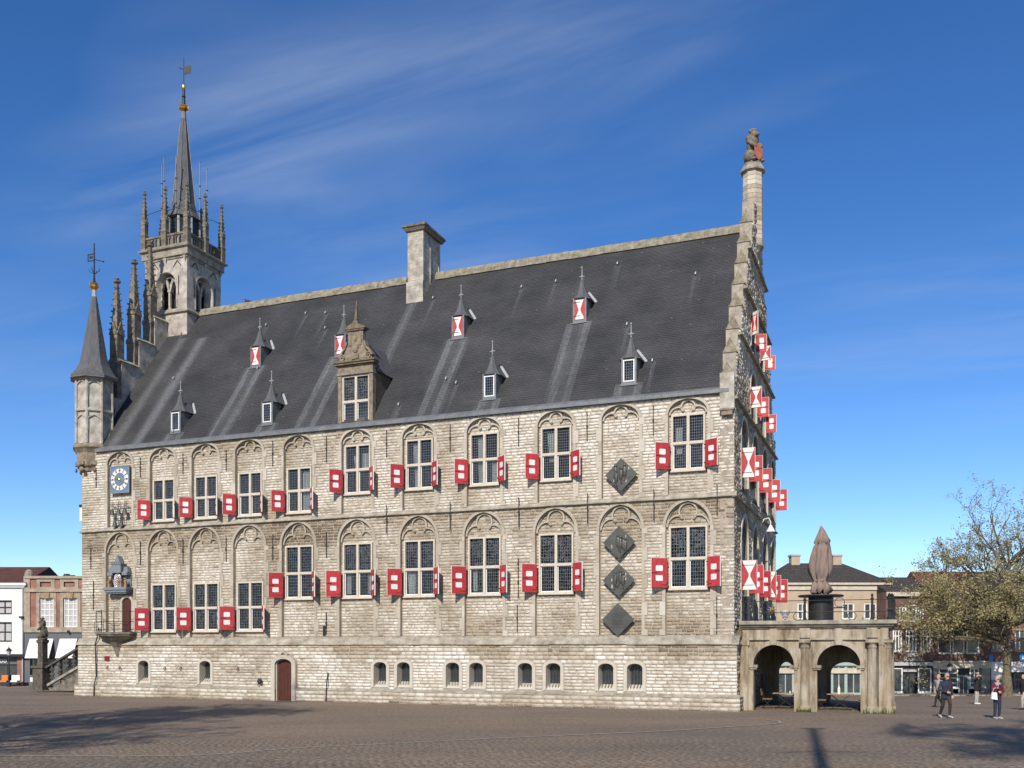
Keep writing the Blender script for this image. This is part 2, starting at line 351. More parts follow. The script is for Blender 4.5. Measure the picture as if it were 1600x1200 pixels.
def slate_mat():
    m, n, l, b = nodemat('roof_slate')
    t = n.new('ShaderNodeTexCoord')
    sp = n.new('ShaderNodeSeparateXYZ'); l.new(t.outputs['Object'], sp.inputs[0])
    mz = n.new('ShaderNodeMath'); mz.operation = 'MULTIPLY'; mz.inputs[1].default_value = 1.25
    l.new(sp.outputs['Z'], mz.inputs[0])
    cb = n.new('ShaderNodeCombineXYZ'); l.new(sp.outputs['X'], cb.inputs['X']); l.new(mz.outputs[0], cb.inputs['Y'])
    bt = n.new('ShaderNodeTexBrick'); bt.inputs['Scale'].default_value = 1
    bt.inputs['Brick Width'].default_value = 0.26; bt.inputs['Row Height'].default_value = 0.17; bt.inputs['Mortar Size'].default_value = 0.012
    bt.inputs['Color1'].default_value = (0.057, 0.057, 0.058, 1); bt.inputs['Color2'].default_value = (0.048, 0.048, 0.049, 1)
    bt.inputs['Mortar'].default_value = (0.034, 0.034, 0.035, 1)
    l.new(cb.outputs[0], bt.inputs['Vector'])
    ns = n.new('ShaderNodeTexNoise'); ns.inputs['Scale'].default_value = 0.5; ns.inputs['Detail'].default_value = 6
    l.new(t.outputs['Object'], ns.inputs['Vector'])
    rp = ramp(n, [(0.28, (0.62, 0.62, 0.64)), (0.72, (1.25, 1.22, 1.18))]); l.new(ns.outputs['Fac'], rp.inputs[0])
    mu = n.new('ShaderNodeMixRGB'); mu.blend_type = 'MULTIPLY'; mu.inputs[0].default_value = 1
    l.new(bt.outputs['Color'], mu.inputs[1]); l.new(rp.outputs[0], mu.inputs[2])
    at = n.new('ShaderNodeAttribute'); at.attribute_name = 'tone'
    # pale lead run-off below dormers and hooks: a stain with a shape of its own
    nst = n.new('ShaderNodeTexNoise'); nst.inputs['Scale'].default_value = 6; nst.inputs['Detail'].default_value = 4
    l.new(coords(n, l, (1.6, 1, 0.25)), nst.inputs['Vector'])
    sm = n.new('ShaderNodeMath'); sm.operation = 'MULTIPLY'; l.new(at.outputs['Fac'], sm.inputs[0])
    rp2 = n.new('ShaderNodeMapRange'); rp2.inputs[1].default_value = 0.3; rp2.inputs[2].default_value = 0.6; rp2.inputs[3].default_value = 0.45
    l.new(nst.outputs['Fac'], rp2.inputs[0]); l.new(rp2.outputs[0], sm.inputs[1])
    mi = n.new('ShaderNodeMixRGB'); mi.inputs[2].default_value = (0.165, 0.167, 0.17, 1)
    l.new(sm.outputs[0], mi.inputs[0]); l.new(mu.outputs[0], mi.inputs[1])
    # lichen specks
    vo = n.new('ShaderNodeTexVoronoi'); vo.inputs['Scale'].default_value = 2.2
    l.new(t.outputs['Object'], vo.inputs['Vector'])
    lt = n.new('ShaderNodeMath'); lt.operation = 'LESS_THAN'; lt.inputs[1].default_value = 0.085
    l.new(vo.outputs['Distance'], lt.inputs[0])
    nl = n.new('ShaderNodeTexNoise'); nl.inputs['Scale'].default_value = 0.22
    l.new(t.outputs['Object'], nl.inputs['Vector'])
    gt = n.new('ShaderNodeMath'); gt.operation = 'GREATER_THAN'; gt.inputs[1].default_value = 0.53
    l.new(nl.outputs['Fac'], gt.inputs[0])
    ml = n.new('ShaderNodeMath'); ml.operation = 'MULTIPLY'; l.new(lt.outputs[0], ml.inputs[0]); l.new(gt.outputs[0], ml.inputs[1])
    mi2 = n.new('ShaderNodeMixRGB'); mi2.inputs[2].default_value = (0.16, 0.14, 0.095, 1)
    l.new(ml.outputs[0], mi2.inputs[0]); l.new(mi.outputs[0], mi2.inputs[1])
    l.new(mi2.outputs[0], b.inputs['Base Color'])
    b.inputs['Roughness'].default_value = 0.62
    b.inputs['Specular IOR Level'].default_value = 0.35
    bp = n.new('ShaderNodeBump'); bp.inputs['Strength'].default_value = 0.35; bp.inputs['Distance'].default_value = 0.015; bp.invert = True
    l.new(bt.outputs['Fac'], bp.inputs['Height']); l.new(bp.outputs[0], b.inputs['Normal'])
    return m
M['slate'] = slate_mat()

def paving_mat(name, joints):
    m, n, l, b = nodemat(name)
    t = n.new('ShaderNodeTexCoord')
    geo = n.new('ShaderNodeNewGeometry')
    ns = n.new('ShaderNodeTexNoise'); ns.inputs['Scale'].default_value = 0.16; ns.inputs['Detail'].default_value = 7; ns.inputs['Roughness'].default_value = 0.6
    mp = n.new('ShaderNodeMapping'); mp.inputs['Scale'].default_value = (0.6, 1.5, 1); mp.inputs['Rotation'].default_value = (0, 0, R(-8))
    l.new(geo.outputs['Position'], mp.inputs[0]); l.new(mp.outputs[0], ns.inputs['Vector'])
    rp = ramp(n, [(0.25, (0.15, 0.122, 0.096)), (0.48, (0.20, 0.158, 0.118)), (0.75, (0.26, 0.198, 0.142))])
    l.new(ns.outputs['Fac'], rp.inputs[0])
    n2 = n.new('ShaderNodeTexNoise'); n2.inputs['Scale'].default_value = 7; n2.inputs['Detail'].default_value = 5
    l.new(geo.outputs['Position'], n2.inputs['Vector'])
    r2 = ramp(n, [(0.3, (0.62, 0.62, 0.62)), (0.7, (1.32, 1.30, 1.28))]); l.new(n2.outputs['Fac'], r2.inputs[0])
    mu = n.new('ShaderNodeMixRGB'); mu.blend_type = 'MULTIPLY'; mu.inputs[0].default_value = 1
    l.new(rp.outputs[0], mu.inputs[1]); l.new(r2.outputs[0], mu.inputs[2])
    last = mu.outputs[0]
    if joints:
        bt = n.new('ShaderNodeTexBrick'); bt.inputs['Scale'].default_value = 1
        bt.inputs['Brick Width'].default_value = 0.21; bt.inputs['Row Height'].default_value = 0.105; bt.inputs['Mortar Size'].default_value = 0.009
        bt.inputs['Color1'].default_value = (0.90, 0.90, 0.90, 1); bt.inputs['Color2'].default_value = (1.10, 1.09, 1.08, 1); bt.inputs['Mortar'].default_value = (0.78, 0.76, 0.74, 1)
        l.new(geo.outputs['Position'], bt.inputs['Vector'])
        m2 = n.new('ShaderNodeMixRGB'); m2.blend_type = 'MULTIPLY'; m2.inputs[0].default_value = 1
        l.new(last, m2.inputs[1]); l.new(bt.outputs['Color'], m2.inputs[2])
        last = m2.outputs[0]
        bp = n.new('ShaderNodeBump'); bp.inputs['Strength'].default_value = 0.6; bp.inputs['Distance'].default_value = 0.015; bp.invert = True
        l.new(bt.outputs['Fac'], bp.inputs['Height']); l.new(bp.outputs[0], b.inputs['Normal'])
    else:
        at = n.new('ShaderNodeAttribute'); at.attribute_name = 'tone'
        m2 = n.new('ShaderNodeMixRGB'); m2.blend_type = 'MULTIPLY'; m2.inputs[0].default_value = 1
        l.new(last, m2.inputs[1]); l.new(at.outputs['Fac'], m2.inputs[2])
        last = m2.outputs[0]
    l.new(last, b.inputs['Base Color'])
    b.inputs['Roughness'].default_value = 0.85
    b.inputs['Specular IOR Level'].default_value = 0.25
    return m
M['paving'] = paving_mat('clinker_paving', True)
M['paver'] = paving_mat('clinker_paver', False)
M['joint'] = simple('paving_joint_sand', (0.075, 0.066, 0.056), 0.95, var=0.3)

def leaf_mat(name, c, c2):
    m, n, l, b = nodemat(name)
    at = n.new('ShaderNodeAttribute'); at.attribute_name = 'tone'
    rp = ramp(n, [(0, c), (1, c2)]); l.new(at.outputs['Fac'], rp.inputs[0])
    l.new(rp.outputs[0], b.inputs['Base Color'])
    b.inputs['Roughness'].default_value = 0.65
    out = n['Material Output']
    tl = n.new('ShaderNodeBsdfTranslucent'); l.new(rp.outputs[0], tl.inputs[0])
    mxs = n.new('ShaderNodeMixShader'); mxs.inputs[0].default_value = 0.4
    l.new(b.outputs[0], mxs.inputs[1]); l.new(tl.outputs[0], mxs.inputs[2]); l.new(mxs.outputs[0], out.inputs['Surface'])
    return m
M['leaf'] = leaf_mat('spring_leaves', (0.30, 0.25, 0.11), (0.52, 0.45, 0.22))
M['weed'] = leaf_mat('weed_leaves', (0.06, 0.10, 0.02), (0.20, 0.22, 0.05))

# ------------------------------------------------------------------ mesh tools
class MB:
    """collects faces and becomes one mesh"""
    def __init__(s):
        s.v = []; s.f = []; s.t = []
    def add(s, vs, fs, tone=0.5):
        b = len(s.v)
        s.v.extend([tuple(p) for p in vs])
        for f in fs:
            s.f.append([b+i for i in f]); s.t.append(tone)
    def quad(s, a, b, c, d, tone=0.5):
        s.add([a, b, c, d], [(0, 1, 2, 3)], tone)
    def box(s, x0, x1, y0, y1, z0, z1, tone=0.5):
        s.add([(x0, y0, z0), (x1, y0, z0), (x1, y1, z0), (x0, y1, z0), (x0, y0, z1), (x1, y0, z1), (x1, y1, z1), (x0, y1, z1)],
              [(0, 3, 2, 1), (4, 5, 6, 7), (0, 1, 5, 4), (1, 2, 6, 5), (2, 3, 7, 6), (3, 0, 4, 7)], tone)
        return s
    def hexa(s, bot, top, tone=0.5):
        s.add(list(bot)+list(top), [(0, 3, 2, 1), (4, 5, 6, 7), (0, 1, 5, 4), (1, 2, 6, 5), (2, 3, 7, 6), (3, 0, 4, 7)], tone)
    def prism(s, poly, y0, y1, tone=0.5):
        n = len(poly)
        s.add([(x, y0, z) for x, z in poly]+[(x, y1, z) for x, z in poly],
              [tuple(range(n)), tuple(range(2*n-1, n-1, -1))]+[(i, n+i, n+(i+1) % n, (i+1) % n) for i in range(n)], tone)
        return s
    def prismx(s, poly, x0, x1, tone=0.5):
        n = len(poly)
        s.add([(x0, y, z) for y, z in poly]+[(x1, y, z) for y, z in poly],
              [tuple(range(n)), tuple(range(2*n-1, n-1, -1))]+[(i, n+i, n+(i+1) % n, (i+1) % n) for i in range(n)], tone)
        return s
    def prismz(s, poly, z0, z1, tone=0.5):
        n = len(poly)
        s.add([(x, y, z0) for x, y in poly]+[(x, y, z1) for x, y in poly],
              [tuple(range(n-1, -1, -1)), tuple(range(n, 2*n))]+[(i, (i+1) % n, n+(i+1) % n, n+i) for i in range(n)], tone)
        return s
    def lathe(s, prof, n=12, cx=0, cy=0, ph=0.0, tone=0.5, cap=True):
        vs = []; fs = []
        for r, z in prof:
            for k in range(n):
                a = ph+2*math.pi*k/n
                vs.append((cx+r*math.cos(a), cy+r*math.sin(a), z))
        for i in range(len(prof)-1):
            for k in range(n):
                k2 = (k+1) % n
                fs.append((i*n+k, i*n+k2, (i+1)*n+k2, (i+1)*n+k))
        if cap:
            fs.append(tuple(range(n-1, -1, -1)))
            fs.append(tuple(range((len(prof)-1)*n, len(prof)*n)))
        s.add(vs, fs, tone)
        return s
    def tube(s, pts, r, n=6, tone=0.5):
        pts = [Vector(p) for p in pts]
        rs = r if isinstance(r, (list, tuple)) else [r]*len(pts)
        vs = []; fs = []
        for i, p in enumerate(pts):
            d = (pts[min(i+1, len(pts)-1)]-pts[max(i-1, 0)])
            if d.length < 1e-9: d = Vector((0, 0, 1))
            d.normalize()
            u = d.cross(Vector((0, 0, 1)))
            if u.length < 1e-3: u = d.cross(Vector((0, 1, 0)))
            u.normalize(); w = u.cross(d)
            for k in range(n):
                a = 2*math.pi*k/n
                vs.append(p+u*(rs[i]*math.cos(a))+w*(rs[i]*math.sin(a)))
        for i in range(len(pts)-1):
            for k in range(n):
                k2 = (k+1) % n
                fs.append((i*n+k, i*n+k2, (i+1)*n+k2, (i+1)*n+k))
        fs.append(tuple(range(n-1, -1, -1))); fs.append(tuple(range((len(pts)-1)*n, len(pts)*n)))
        s.add(vs, fs, tone)
        return s
    def ribbon(s, pts, w, y0, y1, tone=0.5):
        """bar of width w following a line in the x-z plane, from depth y0 to y1"""
        n = len(pts); L = []; Rr = []
        for i in range(n):
            a = Vector(pts[max(i-1, 0)]); b = Vector(pts[min(i+1, n-1)])
            d = (b-a); d = d.normalized() if d.length > 1e-9 else Vector((1, 0))
            nn = Vector((-d.y, d.x))
            p = Vector(pts[i])
            L.append(p+nn*w/2); Rr.append(p-nn*w/2)
        s.band(L, Rr, y0, y1, tone)
    def band(s, L, Rr, y0, y1, tone=0.5):
        n = len(L)
        vs = [(p[0], y0, p[1]) for p in L]+[(p[0], y0, p[1]) for p in Rr]+[(p[0], y1, p[1]) for p in L]+[(p[0], y1, p[1]) for p in Rr]
        fs = []
        for i in range(n-1):
            fs += [(i, n+i, n+i+1, i+1), (i, i+1, 2*n+i+1, 2*n+i), (n+i, 3*n+i, 3*n+i+1, n+i+1)]
        fs += [(0, 2*n, 3*n, n), (n-1, 2*n-1, 4*n-1, 3*n-1)]
        s.add(vs, fs, tone)
    def ball(s, c, r, n=8, m=6, tone=0.5):
        rx, ry, rz = r if isinstance(r, (tuple, list)) else (r, r, r)
        vs = []; fs = []
        for i in range(m+1):
            th = math.pi*i/m
            for k in range(n):
                a = 2*math.pi*k/n
                vs.append((c[0]+rx*math.sin(th)*math.cos(a), c[1]+ry*math.sin(th)*math.sin(a), c[2]+rz*math.cos(th)))
        for i in range(m):
            for k in range(n):
                k2 = (k+1) % n
                fs.append((i*n+k, (i+1)*n+k, (i+1)*n+k2, i*n+k2))
        s.add(vs, fs, tone)
        return s
    def xf(s, mat, start=0):
        for i in range(start, len(s.v)):
            s.v[i] = tuple(mat @ Vector(s.v[i]))
        return s
    def mesh(s, name, mat, smooth=False, fix=True):
        me = bpy.data.meshes.new(name)
        me.from_pydata(s.v, [], s.f)
        at = me.attributes.new('tone', 'FLOAT', 'FACE')
        at.data.foreach_set('value', s.t)
        if fix:
            bm = bmesh.new(); bm.from_mesh(me)
            if smooth:
                bmesh.ops.remove_doubles(bm, verts=bm.verts, dist=1e-4)
            bmesh.ops.recalc_face_normals(bm, faces=bm.faces)
            if smooth:
                for f in bm.faces: f.smooth = True
            bm.to_mesh(me); bm.free()
        if mat is not None:
            me.materials.append(M[mat] if isinstance(mat, str) else mat)
        me.update()
        return me
    def build(s, name, mat, parent=None, loc=(0, 0, 0), rotz=0.0, smooth=False, fix=True, **tags):
        return obj(name, s.mesh(name, mat, smooth, fix), parent, loc, rotz, **tags)

def obj(name, me, parent=None, loc=(0, 0, 0), rotz=0.0, **tags):
    o = bpy.data.objects.new(name, me)
    o.location = loc
    o.rotation_euler = (0, 0, rotz)
    if parent is not None:
        o.parent = parent
    col.objects.link(o)
    for k, v in tags.items():
        o[k] = v
    return o

def empty(name, loc=(0, 0, 0), rotz=0.0, parent=None, **tags):
    return obj(name, None, parent, loc, rotz, **tags)

def copy_tree(o, parent=None):
    c = o.copy(); c.parent = parent; col.objects.link(c)
    for ch in o.children:
        copy_tree(ch, c)
    return c

def np_mesh(name, V, F, tone, mat):
    """quads from numpy arrays"""
    me = bpy.data.meshes.new(name)
    V = np.asarray(V, dtype=np.float32); F = np.asarray(F, dtype=np.int32)
    me.vertices.add(len(V)); me.vertices.foreach_set('co', V.ravel())
    me.loops.add(F.size); me.loops.foreach_set('vertex_index', F.ravel())
    me.polygons.add(len(F)); me.polygons.foreach_set('loop_start', np.arange(0, F.size, F.shape[1], dtype=np.int32))
    at = me.attributes.new('tone', 'FLOAT', 'FACE'); at.data.foreach_set('value', np.asarray(tone, dtype=np.float32))
    me.update(calc_edges=True); me.validate()
    me.materials.append(M[mat])
    return me

def text_mesh(body, size, extrude, mat, bold=False):
    cu = bpy.data.curves.new('lettering', 'FONT')
    cu.body = body; cu.size = size; cu.extrude = extrude; cu.align_x = 'CENTER'; cu.align_y = 'CENTER'
    if bold: cu.offset = size*0.02
    t = bpy.data.objects.new('lettering_tmp', cu)
    col.objects.link(t)
    bpy.context.view_layer.update()
    me = bpy.data.meshes.new_from_object(t)
    bpy.data.objects.remove(t)
    bpy.data.curves.remove(cu)
    me.materials.clear(); me.materials.append(M[mat])
    me.transform(Matrix.Rotation(R(90), 4, 'X'))
    return me

def polyfill(mb, outer, holes, y, mapf=None):
    """planar sheet with holes in the x-z plane at depth y"""
    bm = bmesh.new(); edges = []
    for loop in [outer]+holes:
        vv = [bm.verts.new((x, y, z)) for x, z in loop]
        for i in range(len(vv)):
            edges.append(bm.edges.new((vv[i], vv[(i+1) % len(vv)])))
    bmesh.ops.triangle_fill(bm, edges=edges, use_beauty=True, use_dissolve=False)
    bm.verts.index_update()
    vs = [v.co.copy() for v in bm.verts]
    if mapf: vs = [mapf(v) for v in vs]
    mb.add(vs, [tuple(v.index for v in f.verts) for f in bm.faces])
    bm.free()

def smooth01(a, b, x):
    t = max(0.0, min(1.0, (x-a)/(b-a)))
    return t*t*(3-2*t)

def ground_z(X, Y):
    w = smooth01(15, 23, X)
    yr = min(max(0.0, Y-40), 44)*0.0275
    yl = min(max(0.0, Y-57), 26)*0.014
    return -(yr*w+yl*(1-w))

# ================================================================== SETTING: the square
def build_ground():
    xs = list(range(-70, 71, 2)); ys = list(range(-30, 111, 2))
    xs = [-900, -300, -120]+xs+[120, 300, 900]
    ys = [-900, -200, -60]+ys+[140, 300, 900, 1500]
    V = []; F = []
    for y in ys:
        for x in xs:
            V.append((x, y, ground_z(x, y)))
    nx = len(xs)
    for j in range(len(ys)-1):
        for i in range(nx-1):
            F.append((j*nx+i, j*nx+i+1, (j+1)*nx+i+1, (j+1)*nx+i))
    me = np_mesh('square', V, F, np.full(len(F), 1.0), 'paving')
    return obj('square', me, None, kind='structure')
square = build_ground()

def build_pavers():
    """clinkers of the near part of the square, each with its own edges"""
    g = random.Random(5)
    cells = []
    y = 21.9; row = 0
    while y < 29.5:
        h = 0.105
        half = 0.56*y+0.3
        x = -half+g.uniform(0, 0.21)
        while x < half:
            w = 0.21
            cells.append((x+0.003, x+w-0.003, y+0.0025, y+h-0.0025))
            x += w
        y += h; row += 1
    cells = np.array(cells)
    n = len(cells)
    rs = np.random.RandomState(4)
    fade = np.clip((29.5-cells[:, 2])/6.5, 0.0, 1.0)
    jz = 0.001+(0.001+rs.rand(n)*0.004)*fade
    tilt = (rs.rand(n, 4)-0.5)*0.005*fade[:, None]
    tone = 0.94+(rs.rand(n)-0.5)*(0.10+0.13*fade)
    x0, x1, y0, y1 = cells.T
    def verts(sel):
        k = len(sel)
        a, b, c, d = x0[sel], x1[sel], y0[sel], y1[sel]
        z = jz[sel]
        V = np.zeros((k, 8, 3))
        for i, (xx, yy) in enumerate(((a, c), (b, c), (b, d), (a, d))):
            V[:, i] = np.stack([xx, yy, np.full(k, -0.03)], 1)
            s = 0.004
            dx_ = s if i in (0, 3) else -s
            dy_ = s if i in (0, 1) else -s
            V[:, 4+i] = np.stack([xx+dx_, yy+dy_, z+0.004+tilt[sel][:, i]], 1)
        return V
    fq = np.array([(4, 5, 6, 7), (0, 1, 5, 4), (1, 2, 6, 5), (2, 3, 7, 6), (3, 0, 4, 7)])
    # the 300 nearest the camera are single objects
    order = np.lexsort((np.abs((x0+x1)/2), np.round(y0, 2)))
    near = order[:300]; rest = order[300:]
    V = verts(rest); k = len(rest)
    F = (fq[None]+(np.arange(k)*8)[:, None, None]).reshape(-1, 4)
    obj('paving_stones', np_mesh('paving_stones', V.reshape(-1, 3), F, np.repeat(tone[rest], 5), 'paver'), square, kind='stuff')
    shared = []
    for q in range(6):
        w, d = 0.198, 0.095
        mb = MB()
        t = [g.uniform(-0.003, 0.003)+0.009 for _ in range(4)]
        mb.add([(-w/2, -d/2, -0.03), (w/2, -d/2, -0.03), (w/2, d/2, -0.03), (-w/2, d/2, -0.03),
                (-w/2+.006, -d/2+.006, t[0]), (w/2-.006, -d/2+.006, t[1]), (w/2-.006, d/2-.006, t[2]), (-w/2+.006, d/2-.006, t[3])],
               [tuple(f) for f in fq], 0.82+q*0.045)
        shared.append(mb.mesh('paving_stone', 'paver'))
    for i in near:
        obj('paving_stone', shared[g.randrange(6)], square, ((x0[i]+x1[i])/2, (y0[i]+y1[i])/2, 0.0))
build_pavers()

# pale line of stones curving over the square
def ground_at(px, py):
    Y = 2.78*1532/(py-1012); return ((px-800)/1532*Y, Y)
line = [(-34, 26.6), (-20, 25.6), (-10.1, 25.0), (-7.7, 25.5), (-5.9, 27.1), (-3.7, 28.2), (0.0, 30.2), (4.9, 32.5), (7.9, 34.5), (9.4, 35.5), (10.0, 36.6), (9.6, 37.9), (8.4, 38.6)]
mbl = MB()
fine = []
for i in range(len(line)-1):
    for k in range(8):
        t = k/8
        p0 = line[max(i-1, 0)]; p1 = line[i]; p2 = line[i+1]; p3 = line[min(i+2, len(line)-1)]
        fine.append(tuple(0.5*((2*p1[j])+(-p0[j]+p2[j])*t+(2*p0[j]-5*p1[j]+4*p2[j]-p3[j])*t*t+(-p0[j]+3*p1[j]-3*p2[j]+p3[j])*t**3) for j in (0, 1)))
for a, b in zip(fine[:-1], fine[1:]):
    d = Vector((b[0]-a[0], b[1]-a[1]));
    if d.length < 1e-6: continue
    nn = Vector((-d.y, d.x)).normalized()*0.05
    mbl.quad((a[0]+nn.x, a[1]+nn.y, .019), (b[0]+nn.x, b[1]+nn.y, .019), (b[0]-nn.x, b[1]-nn.y, .019), (a[0]-nn.x, a[1]-nn.y, .019))
M['paleline'] = simple('pale_gutter_stones', (0.30, 0.28, 0.25), 0.9, var=0.35, scale=5, c2=(0.46, 0.44, 0.40))
mbl.build('gutter_line', 'paleline', square)

# ================================================================== TOWN HALL
HALL_LOC = (9.74, 43.0, 0.0)
HALL_ROT = math.atan2(-0.3697, 0.9291)
hall = empty('town_hall', HALL_LOC, HALL_ROT, label='long pale limestone town hall with steep slate roof, spired tower and red shutters', category='town hall')
HL = -37.3          # left end of the long front
HD = 15.2           # depth
EAVE = 14.05
RIDGE = 24.2
SLOPE = (RIDGE-EAVE)/(HD/2)
BAYS = [-34.5, -31.45, -28.55, -25.65, -22.55, -19.03, -15.5, -11.97, -8.3, -5.15, -2.05]

def ell_arch(cx, hw, z0, zs, za, n=14):
    pts = [(cx-hw, z0), (cx-hw, zs)]
    for i in range(1, n):
        a = math.pi-math.pi*i/n
        pts.append((cx+hw*math.cos(a), zs+(za-zs)*math.sin(a)))
    pts += [(cx+hw, zs), (cx+hw, z0)]
    return pts

def point_arch(cx, hw, z0, zs, za, n=8):
    r = za-zs
    Rr = (hw*hw+r*r)/(2*hw)
    a1 = math.atan2(r, -hw+Rr) if Rr != hw else math.pi/2
    pts = [(cx-hw, z0)]
    for i in range(n+1):
        a = math.pi-(math.asin(min(1, r/Rr)))*i/n
        pts.append((cx-hw+Rr+Rr*math.cos(a), zs+Rr*math.sin(a)))
    rt = [(2*cx-x, z) for x, z in reversed(pts[:-1])]
    return pts+rt

U_HW, U_Z0, U_ZS, U_ZA = 0.88, 9.62, 13.26, 13.90
L_HW, L_Z0, L_ZS, L_ZA = 1.00, 3.34, 8.22, 9.33
def upper_niche(cx, off=0.0):
    return ell_arch(cx, U_HW+off, U_Z0, U_ZS, U_ZA+off)
def lower_niche(cx, off=0.0):
    return point_arch(cx, L_HW+off, L_Z0, L_ZS, L_ZA+off*1.1)

def half_at(prof, cx, z):
    """half width of an arched outline at height z"""
    best = 0
    for (xa, za), (xb, zb) in zip(prof[:-1], prof[1:]):
        if min(za, zb) <= z <= max(za, zb) and abs(zb-za) > 1e-6:
            t = (z-za)/(zb-za); best = max(best, abs(xa+(xb-xa)*t-cx))
    return best

# ---- blocks of stone
BL = []   # x0,x1,z0,z1,yback,yfront,tone,map
def tone_at(x, z, base):
    n1 = mnoise.noise((x*0.24, z*0.40, 3.1))
    n2 = mnoise.noise((x*0.75, z*1.0, 7.7))
    n3 = mnoise.noise((x*0.5, z*2.2, 12.7))
    return base+0.02+0.30*n1+0.22*n2+0.10*n3

def lay(xmin, xmax, z0, z1, hr, wr, blocked, yb, yf, base, mp='F', rough=0.012, gap=0.010):
    z = z0
    while z < z1-0.03:
        h = rnd.uniform(*hr)
        if z+h > z1-0.05: h = z1-z
        zm = z+h/2
        bl = sorted([b for b in blocked(z, z+h) if b[1] > xmin and b[0] < xmax])
        free = []; cur = xmin
        for a, b in bl:
            if a > cur: free.append((cur, a))
            cur = max(cur, b)
        if cur < xmax: free.append((cur, xmax))
        for a, b in free:
            if b-a < 0.05: continue
            x = a
            while x < b-1e-4:
                w = rnd.uniform(*wr)
                if b-(x+w) < wr[0]*0.7: w = b-x
                if w > wr[1]*1.5: w = w/2
                tn = tone_at(x+w/2, zm, base(x+w/2, zm) if callable(base) else base)+rnd.gauss(0, 0.08)
                BL.append((x+gap/2, x+w-gap/2, z+gap/2, z+h-gap/2, yb, yf+rnd.uniform(-rough, rough), tn, mp))
                x += w
        z += h

WIN_U = {1: (9.86, 12.2), 2: (9.86, 12.2), 3: (9.86, 12.2), 4: (9.86, 12.24), 5: (10.65, 13.17), 6: (10.67, 13.18), 7: (10.67, 13.2), 8: (10.67, 13.2), 10: (10.72, 13.25)}
WIN_L = {1: (3.68, 6.35), 2: (3.68, 6.34), 3: (3.68, 6.33), 4: (5.34, 8.14), 5: (5.34, 8.14), 6: (5.34, 8.15), 7: (5.34, 8.16), 8: (5.34, 8.17), 10: (5.42, 8.25)}
UW, LW = 1.52, 1.72     # outer widths of the stone cross frames

upn = [upper_niche(c, 0.12) for c in BAYS]
lon = [lower_niche(c, 0.13) for c in BAYS]
JB = {}
def jamb_w(i, s, z, low):
    k = int((z-3)/0.62)
    return 0.15 if (k+i+s) % 2 else 0.27
def blk_upper(za, zb):
    z = (za+zb)/2; out = []
    for i, c in enumerate(BAYS):
        if z < U_ZS:
            out.append((c-U_HW-jamb_w(i, 0, z, 0), c+U_HW+jamb_w(i, 1, z, 0)))
        else:
            h = half_at(upn[i], c, z)
            if h: out.append((c-h, c+h))
    return out
def blk_lower(za, zb):
    z = (za+zb)/2; out = []
    for i, c in enumerate(BAYS):
        if z < L_ZS:
            out.append((c-L_HW-jamb_w(i, 0, z, 1), c+L_HW+jamb_w(i, 1, z, 1)))
        else:
            h = half_at(lon[i], c, z)
            if h: out.append((c-h, c+h))
    return out
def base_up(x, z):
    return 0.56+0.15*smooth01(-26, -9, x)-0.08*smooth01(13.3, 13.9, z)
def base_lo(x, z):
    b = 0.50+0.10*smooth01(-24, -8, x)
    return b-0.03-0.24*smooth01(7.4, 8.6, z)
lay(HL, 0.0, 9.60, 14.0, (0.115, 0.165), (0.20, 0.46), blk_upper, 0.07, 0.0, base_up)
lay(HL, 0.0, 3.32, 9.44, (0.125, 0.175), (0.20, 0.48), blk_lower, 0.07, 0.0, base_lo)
# infill of the niches
for i, c in enumerate(BAYS):
    pu = upper_niche(c); pl = lower_niche(c)
    wz = WIN_U.get(i); lz = WIN_L.get(i)
    def blk(za, zb, prof=pu, cx=c, w=wz, ww=UW):
        z = (za+zb)/2; out = []
        h = half_at(prof, cx, z)
        out += [(-99, cx-h), (cx+h, 99)]
        if w and w[0]-0.02 < z < w[1]+0.02: out.append((cx-ww/2, cx+ww/2))
        return out
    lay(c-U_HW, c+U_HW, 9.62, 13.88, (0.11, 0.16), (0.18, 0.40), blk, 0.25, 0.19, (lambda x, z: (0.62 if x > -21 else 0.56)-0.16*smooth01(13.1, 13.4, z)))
    def blk2(za, zb, prof=pl, cx=c, w=lz, ww=LW, ii=i):
        z = (za+zb)/2; out = []
        h = half_at(prof, cx, z)
        out += [(-99, cx-h), (cx+h, 99)]
        if w and w[0]-0.02 < z < w[1]+0.02: out.append((cx-ww/2, cx+ww/2))
        if ii == 0 and z < 5.7: out.append((cx+0.10, cx+0.80))
        return out
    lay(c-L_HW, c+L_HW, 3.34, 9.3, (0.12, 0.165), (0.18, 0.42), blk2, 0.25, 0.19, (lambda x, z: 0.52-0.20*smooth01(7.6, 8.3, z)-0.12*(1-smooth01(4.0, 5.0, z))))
# ground storey and plinth
SMALL = [-32.65, -28.41, -17.58, -16.25, -13.55, -12.29, -9.76, -8.35, -5.79, -4.43]
SM_HW, SM_Z0, SM_Z1 = 0.36, 0.80, 2.06
DOOR = (-23.25, 0.52, 2.2)
def blk_ground(za, zb):
    z = (za+zb)/2; out = []
    for c in SMALL:
        if SM_Z0-0.1 < z < SM_Z1-0.25: out.append((c-SM_HW-0.16, c+SM_HW+0.16))
        elif SM_Z1-0.25 <= z < SM_Z1+0.16:
            h = (SM_HW+0.16)*math.sqrt(max(0, 1-((z-SM_Z1+0.25)/0.42)**2)); out.append((c-h, c+h))
    if z < 1.95: out.append((DOOR[0]-0.76, DOOR[0]+0.76))
    elif z < 2.45:
        h = 0.76*math.sqrt(max(0, 1-((z-1.95)/0.5)**2)); out.append((DOOR[0]-h, DOOR[0]+h))
    return out
